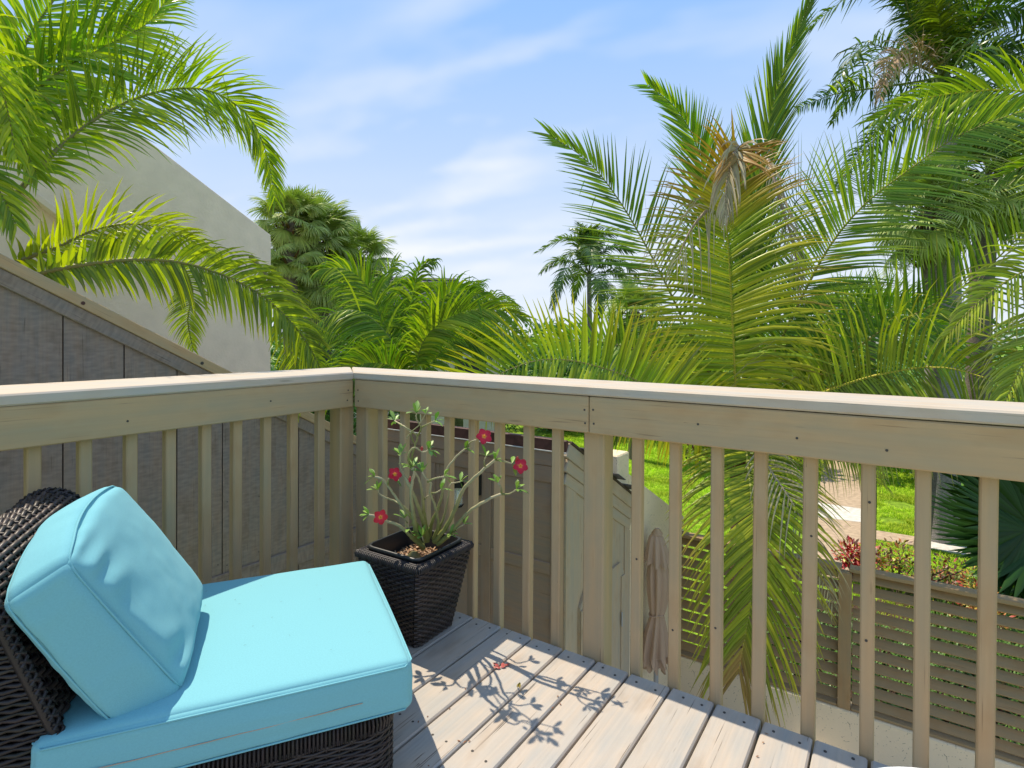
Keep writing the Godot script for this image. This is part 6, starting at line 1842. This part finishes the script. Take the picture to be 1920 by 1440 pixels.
	frond(m2, [Vector3(-5.351, 0.644, -4.982), Vector3(-5.437, 1.489, -4.932), Vector3(-5.674, 2.003, -4.775), Vector3(-6.025, 2.047, -4.539)], Vector3(0.762, -0.074, 0.643), {"brf": 0.34, "gain": 1.4, "n": 56, "L": 0.58, "W": 0.042, "a0": 70, "a1": 30, "vee": 25, "plum": 14, "sag": 1.0, "col": Color(0.040, 0.110, 0.015), "tip": Color(0.140, 0.300, 0.020), "tipf": 0.6, "r0": 0.022, "start": 0.15, "rib": Color(0.170, 0.240, 0.050), "rows": 4, "seed": 47})
	frond(m2, [Vector3(-5.351, 0.644, -4.982), Vector3(-5.202, 1.396, -5.089), Vector3(-4.972, 1.680, -5.248), Vector3(-4.582, 1.589, -5.511)], Vector3(0.710, -0.044, 0.703), {"brf": 0.34, "gain": 1.4, "n": 56, "L": 0.58, "W": 0.042, "a0": 70, "a1": 30, "vee": 25, "plum": 14, "sag": 1.0, "col": Color(0.040, 0.110, 0.015), "tip": Color(0.140, 0.300, 0.020), "tipf": 0.6, "r0": 0.022, "start": 0.15, "rib": Color(0.170, 0.240, 0.050), "rows": 4, "seed": 48})
	frond(m2, [Vector3(-5.351, 0.644, -4.982), Vector3(-5.507, 1.022, -4.639), Vector3(-5.648, 1.204, -4.303), Vector3(-5.859, 0.935, -4.038)], Vector3(0.786, 0.003, 0.619), {"brf": 0.34, "gain": 1.4, "n": 56, "L": 0.58, "W": 0.042, "a0": 70, "a1": 30, "vee": 25, "plum": 14, "sag": 1.0, "col": Color(0.040, 0.110, 0.015), "tip": Color(0.140, 0.300, 0.020), "tipf": 0.6, "r0": 0.022, "start": 0.15, "rib": Color(0.170, 0.240, 0.050), "rows": 4, "seed": 49})
	frond(m2, [Vector3(-5.351, 0.644, -4.982), Vector3(-4.897, 1.026, -5.051), Vector3(-4.379, 1.124, -5.162), Vector3(-3.864, 0.861, -5.387)], Vector3(0.684, 0.011, 0.729), {"brf": 0.34, "gain": 1.4, "n": 56, "L": 0.58, "W": 0.042, "a0": 70, "a1": 30, "vee": 25, "plum": 14, "sag": 1.0, "col": Color(0.040, 0.110, 0.015), "tip": Color(0.140, 0.300, 0.020), "tipf": 0.6, "r0": 0.022, "start": 0.15, "rib": Color(0.170, 0.240, 0.050), "rows": 4, "seed": 50})
	frond(m2, [Vector3(-5.351, 0.644, -4.982), Vector3(-5.746, 1.596, -5.207), Vector3(-5.825, 1.895, -5.276), Vector3(-6.028, 2.150, -5.262)], Vector3(0.746, -0.061, 0.664), {"brf": 0.34, "gain": 1.4, "n": 56, "L": 0.58, "W": 0.042, "a0": 70, "a1": 30, "vee": 25, "plum": 14, "sag": 1.0, "col": Color(0.040, 0.110, 0.015), "tip": Color(0.140, 0.300, 0.020), "tipf": 0.6, "r0": 0.022, "start": 0.15, "rib": Color(0.170, 0.240, 0.050), "rows": 4, "seed": 51})
	var m3 := thing("feather_palm", Vector3(-4.431, -2.700, -6.213), "low feather palm with curled leaflets right of the corner", "palm tree")
	frond(m3, [Vector3(-4.347, 0.921, -6.268), Vector3(-4.371, 1.607, -6.137), Vector3(-4.472, 2.037, -5.952), Vector3(-4.724, 2.122, -5.661)], Vector3(0.648, -0.077, 0.758), {"brf": 0.34, "gain": 1.4, "n": 50, "L": 0.58, "W": 0.042, "a0": 70, "a1": 30, "vee": 25, "plum": 14, "sag": 1.5, "col": Color(0.080, 0.180, 0.020), "tip": Color(0.200, 0.340, 0.040), "tipf": 0.6, "r0": 0.022, "start": 0.15, "rib": Color(0.170, 0.240, 0.050), "rows": 4, "seed": 52})
	frond(m3, [Vector3(-4.347, 0.921, -6.268), Vector3(-4.129, 1.608, -6.301), Vector3(-3.790, 1.897, -6.412), Vector3(-3.373, 1.749, -6.572)], Vector3(0.587, -0.064, 0.807), {"brf": 0.34, "gain": 1.4, "n": 50, "L": 0.58, "W": 0.042, "a0": 70, "a1": 30, "vee": 25, "plum": 14, "sag": 1.5, "col": Color(0.080, 0.180, 0.020), "tip": Color(0.200, 0.340, 0.040), "tipf": 0.6, "r0": 0.022, "start": 0.15, "rib": Color(0.170, 0.240, 0.050), "rows": 4, "seed": 53})
	frond(m3, [Vector3(-4.347, 0.921, -6.268), Vector3(-4.191, 1.310, -5.773), Vector3(-4.368, 1.490, -5.413), Vector3(-4.600, 1.303, -5.134)], Vector3(0.670, -0.026, 0.742), {"brf": 0.34, "gain": 1.4, "n": 50, "L": 0.58, "W": 0.042, "a0": 70, "a1": 30, "vee": 25, "plum": 14, "sag": 1.5, "col": Color(0.080, 0.180, 0.020), "tip": Color(0.200, 0.340, 0.040), "tipf": 0.6, "r0": 0.022, "start": 0.15, "rib": Color(0.170, 0.240, 0.050), "rows": 4, "seed": 54})
	frond(m3, [Vector3(-4.347, 0.921, -6.268), Vector3(-3.802, 1.313, -6.036), Vector3(-3.377, 1.406, -6.083), Vector3(-2.978, 1.133, -6.231)], Vector3(0.576, -0.017, 0.817), {"brf": 0.34, "gain": 1.4, "n": 50, "L": 0.58, "W": 0.042, "a0": 70, "a1": 30, "vee": 25, "plum": 14, "sag": 1.5, "col": Color(0.080, 0.180, 0.020), "tip": Color(0.200, 0.340, 0.040), "tipf": 0.6, "r0": 0.022, "start": 0.15, "rib": Color(0.170, 0.240, 0.050), "rows": 4, "seed": 55})
	frond(m3, [Vector3(-4.347, 0.921, -6.268), Vector3(-4.503, 1.825, -6.533), Vector3(-4.464, 2.129, -6.562), Vector3(-4.255, 2.232, -6.704)], Vector3(0.619, -0.082, 0.781), {"brf": 0.34, "gain": 1.4, "n": 50, "L": 0.58, "W": 0.042, "a0": 70, "a1": 30, "vee": 25, "plum": 14, "sag": 1.5, "col": Color(0.080, 0.180, 0.020), "tip": Color(0.200, 0.340, 0.040), "tipf": 0.6, "r0": 0.022, "start": 0.15, "rib": Color(0.170, 0.240, 0.050), "rows": 4, "seed": 56})
	trunk(m2, [Vector3.ZERO, Vector3(0.02, 1.2, 0.0), Vector3(0.000, 3.344, 0.000)], 0.10, 0.07, 0.12, Color(0.14, 0.17, 0.07))
	trunk(m3, [Vector3.ZERO, Vector3(0.02, 1.2, 0.0), Vector3(0.000, 3.817, 0.000)], 0.10, 0.07, 0.12, Color(0.14, 0.17, 0.07))
	var m4 := thing("feather_palm", Vector3(1.889, -2.700, -9.887), "bright green feather palm low behind the right fronds", "palm tree")
	frond(m4, [Vector3(1.890, 1.074, -9.887), Vector3(1.636, 1.635, -9.720), Vector3(1.400, 1.962, -9.563), Vector3(1.091, 1.819, -9.352)], Vector3(0.075, -0.063, 0.995), {"brf": 0.34, "gain": 1.4, "n": 56, "L": 0.8, "W": 0.042, "a0": 70, "a1": 30, "vee": 25, "plum": 14, "sag": 0.5, "col": Color(0.100, 0.230, 0.020), "tip": Color(0.200, 0.340, 0.040), "tipf": 0.6, "r0": 0.022, "start": 0.15, "rib": Color(0.170, 0.240, 0.050), "rows": 4, "seed": 57})
	frond(m4, [Vector3(1.890, 1.074, -9.887), Vector3(1.948, 1.543, -9.930), Vector3(2.178, 1.921, -10.089), Vector3(2.490, 1.829, -10.299)], Vector3(0.008, -0.057, 0.998), {"brf": 0.34, "gain": 1.4, "n": 56, "L": 0.8, "W": 0.042, "a0": 70, "a1": 30, "vee": 25, "plum": 14, "sag": 0.5, "col": Color(0.100, 0.230, 0.020), "tip": Color(0.200, 0.340, 0.040), "tipf": 0.6, "r0": 0.022, "start": 0.15, "rib": Color(0.170, 0.240, 0.050), "rows": 4, "seed": 58})
	frond(m4, [Vector3(1.890, 1.074, -9.887), Vector3(1.345, 1.533, -9.280), Vector3(0.915, 1.613, -8.749), Vector3(0.637, 1.251, -8.437)], Vector3(0.126, -0.035, 0.991), {"brf": 0.34, "gain": 1.4, "n": 56, "L": 0.8, "W": 0.042, "a0": 70, "a1": 30, "vee": 25, "plum": 14, "sag": 0.5, "col": Color(0.100, 0.230, 0.020), "tip": Color(0.200, 0.340, 0.040), "tipf": 0.6, "r0": 0.022, "start": 0.15, "rib": Color(0.170, 0.240, 0.050), "rows": 4, "seed": 59})
	frond(m4, [Vector3(1.890, 1.074, -9.887), Vector3(2.107, 1.538, -9.796), Vector3(2.557, 1.626, -9.860), Vector3(3.001, 1.268, -10.036)], Vector3(-0.024, -0.033, 0.999), {"brf": 0.34, "gain": 1.4, "n": 56, "L": 0.8, "W": 0.042, "a0": 70, "a1": 30, "vee": 25, "plum": 14, "sag": 0.5, "col": Color(0.100, 0.230, 0.020), "tip": Color(0.200, 0.340, 0.040), "tipf": 0.6, "r0": 0.022, "start": 0.15, "rib": Color(0.170, 0.240, 0.050), "rows": 4, "seed": 60})
	frond(m4, [Vector3(1.890, 1.074, -9.887), Vector3(1.730, 1.847, -10.268), Vector3(1.682, 2.148, -10.359), Vector3(1.518, 2.196, -10.248)], Vector3(0.048, -0.074, 0.996), {"brf": 0.34, "gain": 1.4, "n": 56, "L": 0.8, "W": 0.042, "a0": 70, "a1": 30, "vee": 25, "plum": 14, "sag": 0.5, "col": Color(0.100, 0.230, 0.020), "tip": Color(0.200, 0.340, 0.040), "tipf": 0.6, "r0": 0.022, "start": 0.15, "rib": Color(0.170, 0.240, 0.050), "rows": 4, "seed": 61})
	frond(m4, [Vector3(1.890, 1.074, -9.887), Vector3(2.263, 1.173, -9.657), Vector3(2.701, 1.177, -9.712), Vector3(3.134, 0.832, -9.881)], Vector3(-0.037, 0.005, 0.999), {"brf": 0.34, "gain": 1.4, "n": 56, "L": 0.8, "W": 0.042, "a0": 70, "a1": 30, "vee": 25, "plum": 14, "sag": 0.5, "col": Color(0.100, 0.230, 0.020), "tip": Color(0.200, 0.340, 0.040), "tipf": 0.6, "r0": 0.022, "start": 0.15, "rib": Color(0.170, 0.240, 0.050), "rows": 4, "seed": 62})
	frond(m4, [Vector3(1.890, 1.074, -9.887), Vector3(1.368, 1.076, -9.050), Vector3(0.949, 0.988, -8.525), Vector3(0.605, 0.639, -8.168)], Vector3(0.125, 0.023, 0.992), {"brf": 0.34, "gain": 1.4, "n": 56, "L": 0.8, "W": 0.042, "a0": 70, "a1": 30, "vee": 25, "plum": 14, "sag": 0.5, "col": Color(0.100, 0.230, 0.020), "tip": Color(0.200, 0.340, 0.040), "tipf": 0.6, "r0": 0.022, "start": 0.15, "rib": Color(0.170, 0.240, 0.050), "rows": 4, "seed": 63})
	trunk(m4, [Vector3.ZERO, Vector3(0.02, 1.2, 0.0), Vector3(0.000, 3.868, 0.000)], 0.11, 0.08, 0.12, Color(0.2, 0.18, 0.1))
	var e := thing("fan_palm", Vector3(3.755, -2.700, -6.542), "dark green low fan palm at the lower right behind the balusters", "palm tree")
	var fk := [fan_mesh(801, 0.5, 1.05, 34, 1.75, 0.12, Color(0.016, 0.05, 0.010), Color(0.03, 0.08, 0.015)), fan_mesh(802, 0.45, 0.95, 32, 1.8, 0.2, Color(0.022, 0.055, 0.013), Color(0.04, 0.08, 0.02))]
	part(e, "frond", fk[0], mat.fan, Vector3(0.000, 1.753, 0.000), Basis(Vector3(-0.254, 0.820, -0.513), Vector3(0.743, 0.505, 0.439), Vector3(0.619, -0.270, -0.737)))
	part(e, "frond", fk[1], mat.fan, Vector3(0.000, 1.753, 0.000), Basis(Vector3(0.270, 0.886, -0.376), Vector3(0.697, 0.089, 0.711), Vector3(0.664, -0.454, -0.594)))
	part(e, "frond", fk[0], mat.fan, Vector3(0.000, 1.753, 0.000), Basis(Vector3(-0.539, 0.687, -0.487), Vector3(0.524, 0.727, 0.444), Vector3(0.659, -0.016, -0.752)))
	part(e, "frond", fk[1], mat.fan, Vector3(0.000, 1.753, 0.000), Basis(Vector3(0.811, 0.574, -0.114), Vector3(0.284, -0.217, 0.934), Vector3(0.511, -0.790, -0.339)))
	part(e, "frond", fk[0], mat.fan, Vector3(0.000, 1.753, 0.000), Basis(Vector3(-0.796, 0.438, -0.418), Vector3(0.327, 0.892, 0.313), Vector3(0.510, 0.113, -0.853)))
	part(e, "frond", fk[1], mat.fan, Vector3(0.000, 1.753, 0.000), Basis(Vector3(0.986, 0.102, 0.134), Vector3(-0.158, 0.284, 0.946), Vector3(0.059, -0.953, 0.296)))
	part(e, "frond", fk[0], mat.fan, Vector3(0.000, 1.753, 0.000), Basis(Vector3(0.852, -0.407, 0.331), Vector3(0.046, 0.687, 0.725), Vector3(-0.522, -0.603, 0.604)))
	part(e, "frond", fk[1], mat.fan, Vector3(0.000, 1.753, 0.000), Basis(Vector3(-0.903, -0.416, 0.106), Vector3(-0.308, 0.799, 0.516), Vector3(-0.299, 0.434, -0.850)))
	var ft := MB.new()
	ft.tube([Vector3.ZERO, Vector3(0.000, 1.753, 0.000)], [0.12, 0.10], 10, [Color(0.2, 0.15, 0.1)])
	part(e, "trunk", ft.mesh(), mat.bark)
	pass


func build_far_palms() -> void:
	sabal(Vector3(-7.93, GROUND, -5.68), 5.87, 1.12, 84, 401, "shaggy fan palm cluster behind the sloping stucco house", true, 0.17)
	sabal(Vector3(-8.38, GROUND, -7.18), 5.73, 1.0, 66, 402, "smaller fan palm partly hidden right of the shaggy one", true, 0.16)
	sabal(Vector3(-4.61, GROUND, -15.16), 4.70, 1.15, 52, 403, "distant fan palm right of the lone coconut palm", true, 0.16)
	sabal(Vector3(2.69, GROUND, -11.05), 6.24, 1.15, 56, 404, "fan palm with hanging leaves before the tall grey trunk at right", true, 0.11, false)
	sabal(Vector3(3.76, GROUND, -12.63), 7.13, 1.35, 60, 405, "brown trunked fan palm at the right edge", true, 0.19, false)
	sabal(Vector3(-7.46, GROUND, -4.78), 6.17, 0.80, 50, 406, "slim fan palm directly above the end of the stucco house", true, 0.12)
	var t := feather_palm("coconut_palm", Vector3(-11.3, GROUND, -25.4), [Vector3(0.5, 0, 0.3), Vector3(0.15, 3.4, 0.1), Vector3(0, 7.2, 0)], Vector3(0, 7.2, 0), 2.9, 20, 411, "lone distant coconut palm against the sky near the middle", {"L": 0.85, "W": 0.085, "n": 76, "plum": 0.5, "sag": 1.3, "col": Color(0.085, 0.135, 0.05), "tip": Color(0.16, 0.18, 0.07)}, 0.12, -45, 85)
	t = feather_palm("royal_palm", Vector3(3.0, GROUND, -11.9), [Vector3(0, 0, 0), Vector3(0.02, 4, 0), Vector3(-0.05, 8.2, 0)], Vector3(-0.05, 9.0, 0), 2.9, 17, 421, "tall grey ringed royal palm with a dark crown at top right", {"L": 0.62, "W": 0.05, "n": 62, "plum": 0.9, "sag": 1.5, "col": Color(0.055, 0.10, 0.022), "tip": Color(0.15, 0.16, 0.04), "bark": Color(0.42, 0.39, 0.36)}, 0.26, -40, 78)
	rng.seed = 422
	var mb := MB.new()
	mb.tube([Vector3(-0.05, 8.1, 0), Vector3(-0.05, 8.6, 0), Vector3(-0.05, 9.1, 0)], [0.24, 0.2, 0.1], 14, [Color(0.12, 0.17, 0.05)])
	part(t, "crownshaft", mb.mesh(), mat.stem)
	frond(t, [Vector3(3.001, 6.384, -11.892), Vector3(2.720, 6.136, -11.459), Vector3(1.893, 5.846, -10.534), Vector3(1.261, 5.628, -9.863), Vector3(0.772, 5.283, -9.288)], Vector3(0.028, -0.347, 0.937), {"gain": 1.0, "brf": 0.08, "n": 100, "L": 0.55, "W": 0.042, "a0": 70, "a1": 40, "vee": 10, "plum": 40, "sag": 0.9, "col": Color(0.060, 0.130, 0.022), "tip": Color(0.200, 0.240, 0.050), "tipf": 0.5, "r0": 0.035, "start": 0.1, "rib": Color(0.200, 0.240, 0.080), "rows": 4, "fold": 0.0, "seed": 64})
	frond(t, [Vector3(3.001, 6.384, -11.892), Vector3(2.749, 6.444, -11.240), Vector3(2.373, 6.388, -10.501), Vector3(2.102, 6.003, -10.073), Vector3(1.993, 5.397, -9.873)], Vector3(-0.008, -0.383, 0.924), {"gain": 1.5, "brf": 0.0, "n": 100, "L": 0.55, "W": 0.042, "a0": 70, "a1": 40, "vee": 10, "plum": 60, "sag": 0.9, "col": Color(0.300, 0.200, 0.120), "tip": Color(0.450, 0.370, 0.320), "tipf": 0.9, "r0": 0.035, "start": 0.1, "rib": Color(0.200, 0.240, 0.080), "rows": 4, "fold": 0.0, "mat": mat.dead, "seed": 65})
	frond(t, [Vector3(3.001, 6.384, -11.892), Vector3(2.760, 6.898, -11.613), Vector3(2.524, 7.351, -11.337), Vector3(2.283, 7.996, -11.058)], Vector3(-0.017, -0.419, 0.908), {"gain": 1.0, "brf": 0.08, "n": 100, "L": 0.55, "W": 0.042, "a0": 70, "a1": 40, "vee": 10, "plum": 40, "sag": 0.9, "col": Color(0.060, 0.130, 0.022), "tip": Color(0.200, 0.240, 0.050), "tipf": 0.5, "r0": 0.035, "start": 0.1, "rib": Color(0.200, 0.240, 0.080), "rows": 4, "fold": 0.0, "seed": 66})
	frond(t, [Vector3(3.001, 6.384, -11.892), Vector3(2.729, 5.670, -11.581), Vector3(2.142, 5.182, -10.938), Vector3(1.659, 4.612, -10.365), Vector3(1.347, 3.992, -10.028)], Vector3(0.010, -0.293, 0.956), {"gain": 1.0, "brf": 0.08, "n": 100, "L": 0.55, "W": 0.042, "a0": 70, "a1": 40, "vee": 10, "plum": 40, "sag": 0.9, "col": Color(0.060, 0.130, 0.022), "tip": Color(0.200, 0.240, 0.050), "tipf": 0.5, "r0": 0.035, "start": 0.1, "rib": Color(0.200, 0.240, 0.080), "rows": 4, "fold": 0.0, "seed": 67})
	frond(t, [Vector3(3.001, 6.384, -11.892), Vector3(3.189, 6.891, -11.420), Vector3(3.477, 7.114, -11.255), Vector3(4.075, 7.004, -11.417), Vector3(4.601, 6.392, -11.647)], Vector3(-0.083, -0.406, 0.910), {"gain": 1.0, "brf": 0.08, "n": 100, "L": 0.55, "W": 0.042, "a0": 70, "a1": 40, "vee": 10, "plum": 40, "sag": 0.9, "col": Color(0.060, 0.130, 0.022), "tip": Color(0.200, 0.240, 0.050), "tipf": 0.5, "r0": 0.035, "start": 0.1, "rib": Color(0.200, 0.240, 0.080), "rows": 4, "fold": 0.0, "seed": 68})
	frond(t, [Vector3(3.001, 6.384, -11.892), Vector3(3.275, 6.398, -11.474), Vector3(3.721, 6.446, -11.414), Vector3(4.161, 6.066, -11.467), Vector3(4.533, 5.370, -11.592)], Vector3(-0.101, -0.362, 0.927), {"gain": 1.0, "brf": 0.08, "n": 100, "L": 0.55, "W": 0.042, "a0": 70, "a1": 40, "vee": 10, "plum": 40, "sag": 0.9, "col": Color(0.060, 0.130, 0.022), "tip": Color(0.200, 0.240, 0.050), "tipf": 0.5, "r0": 0.035, "start": 0.1, "rib": Color(0.200, 0.240, 0.080), "rows": 4, "fold": 0.0, "seed": 69})
	frond(t, [Vector3(3.001, 6.384, -11.892), Vector3(3.171, 7.321, -12.378), Vector3(3.260, 8.231, -12.567), Vector3(3.083, 9.047, -12.575)], Vector3(-0.061, -0.434, 0.899), {"gain": 1.0, "brf": 0.08, "n": 100, "L": 0.55, "W": 0.042, "a0": 70, "a1": 40, "vee": 10, "plum": 40, "sag": 0.9, "col": Color(0.060, 0.130, 0.022), "tip": Color(0.200, 0.240, 0.050), "tipf": 0.5, "r0": 0.035, "start": 0.1, "rib": Color(0.200, 0.240, 0.080), "rows": 4, "fold": 0.0, "seed": 70})
	frond(t, [Vector3(3.001, 6.384, -11.892), Vector3(2.818, 7.530, -12.141), Vector3(2.286, 8.057, -11.785), Vector3(1.842, 8.221, -11.607)], Vector3(-0.001, -0.445, 0.895), {"gain": 1.0, "brf": 0.08, "n": 100, "L": 0.55, "W": 0.042, "a0": 70, "a1": 40, "vee": 10, "plum": 40, "sag": 0.9, "col": Color(0.060, 0.130, 0.022), "tip": Color(0.200, 0.240, 0.050), "tipf": 0.5, "r0": 0.035, "start": 0.1, "rib": Color(0.200, 0.240, 0.080), "rows": 4, "fold": 0.0, "seed": 71})
	frond(t, [Vector3(3.001, 6.384, -11.892), Vector3(3.291, 5.751, -11.600), Vector3(3.599, 5.278, -11.563), Vector3(3.833, 4.564, -11.594)], Vector3(-0.094, -0.286, 0.954), {"gain": 1.0, "brf": 0.08, "n": 100, "L": 0.55, "W": 0.042, "a0": 70, "a1": 40, "vee": 10, "plum": 40, "sag": 0.9, "col": Color(0.060, 0.130, 0.022), "tip": Color(0.200, 0.240, 0.050), "tipf": 0.5, "r0": 0.035, "start": 0.1, "rib": Color(0.200, 0.240, 0.080), "rows": 4, "fold": 0.0, "seed": 72})
	frond(t, [Vector3(3.001, 6.384, -11.892), Vector3(2.898, 6.835, -11.102), Vector3(2.756, 7.241, -10.648), Vector3(2.514, 7.306, -10.243)], Vector3(-0.035, -0.431, 0.902), {"gain": 1.0, "brf": 0.08, "n": 100, "L": 0.55, "W": 0.042, "a0": 70, "a1": 40, "vee": 10, "plum": 40, "sag": 0.9, "col": Color(0.130, 0.170, 0.020), "tip": Color(0.200, 0.240, 0.050), "tipf": 0.5, "r0": 0.035, "start": 0.1, "rib": Color(0.200, 0.240, 0.080), "rows": 4, "fold": 0.0, "seed": 73})


func _ready() -> void:
	# camera: an upright lens with its axis raised, as a shift lens would be
	var cam := Camera3D.new()
	cam.name = "camera"
	cam.projection = Camera3D.PROJECTION_FRUSTUM
	cam.keep_aspect = Camera3D.KEEP_HEIGHT
	cam.near = 0.05
	cam.far = 900.0
	cam.size = 0.067583
	cam.frustum_offset = Vector2(0, -0.003925)
	cam.position = Vector3(2.27, 1.235, 1.93)
	cam.rotation = Vector3(deg_to_rad(-0.4143), deg_to_rad(34.0886), deg_to_rad(0.3528))
	add_child(cam)
	cam.current = true
	# sky
	var env := Environment.new()
	env.background_mode = Environment.BG_SKY
	var pano := PanoramaSkyMaterial.new()
	pano.panorama = ImageTexture.create_from_image(sky_image())
	pano.energy_multiplier = 0.90
	var sk := Sky.new()
	sk.sky_material = pano
	env.sky = sk
	env.tonemap_mode = Environment.TONE_MAPPER_LINEAR
	env.tonemap_exposure = 1.18
	env.sdfgi_enabled = true
	env.ssao_enabled = true
	env.ssil_enabled = true
	var we := WorldEnvironment.new()
	we.name = "environment"
	we.environment = env
	add_child(we)
	# sun: high, over the left rail
	var sun := DirectionalLight3D.new()
	sun.name = "sun"
	sun.light_energy = 1.6
	sun.light_color = Color(1.0, 0.945, 0.85)
	sun.light_angular_distance = 0.5
	sun.shadow_enabled = true
	add_child(sun)
	sun.look_at_from_position(Vector3(-0.57, 1.0, -0.03) * 30.0, Vector3.ZERO, Vector3(0, 0, 1))

	make_materials()
	build_ground()
	build_deck()
	build_railing()
	build_siding_wall()
	build_shed()
	build_patio()
	build_stucco_house()
	build_far()
	build_chair()
	build_cushions()
	build_planter()
	build_desert_rose()
	build_palms()
	build_far_palms()
	build_garden()
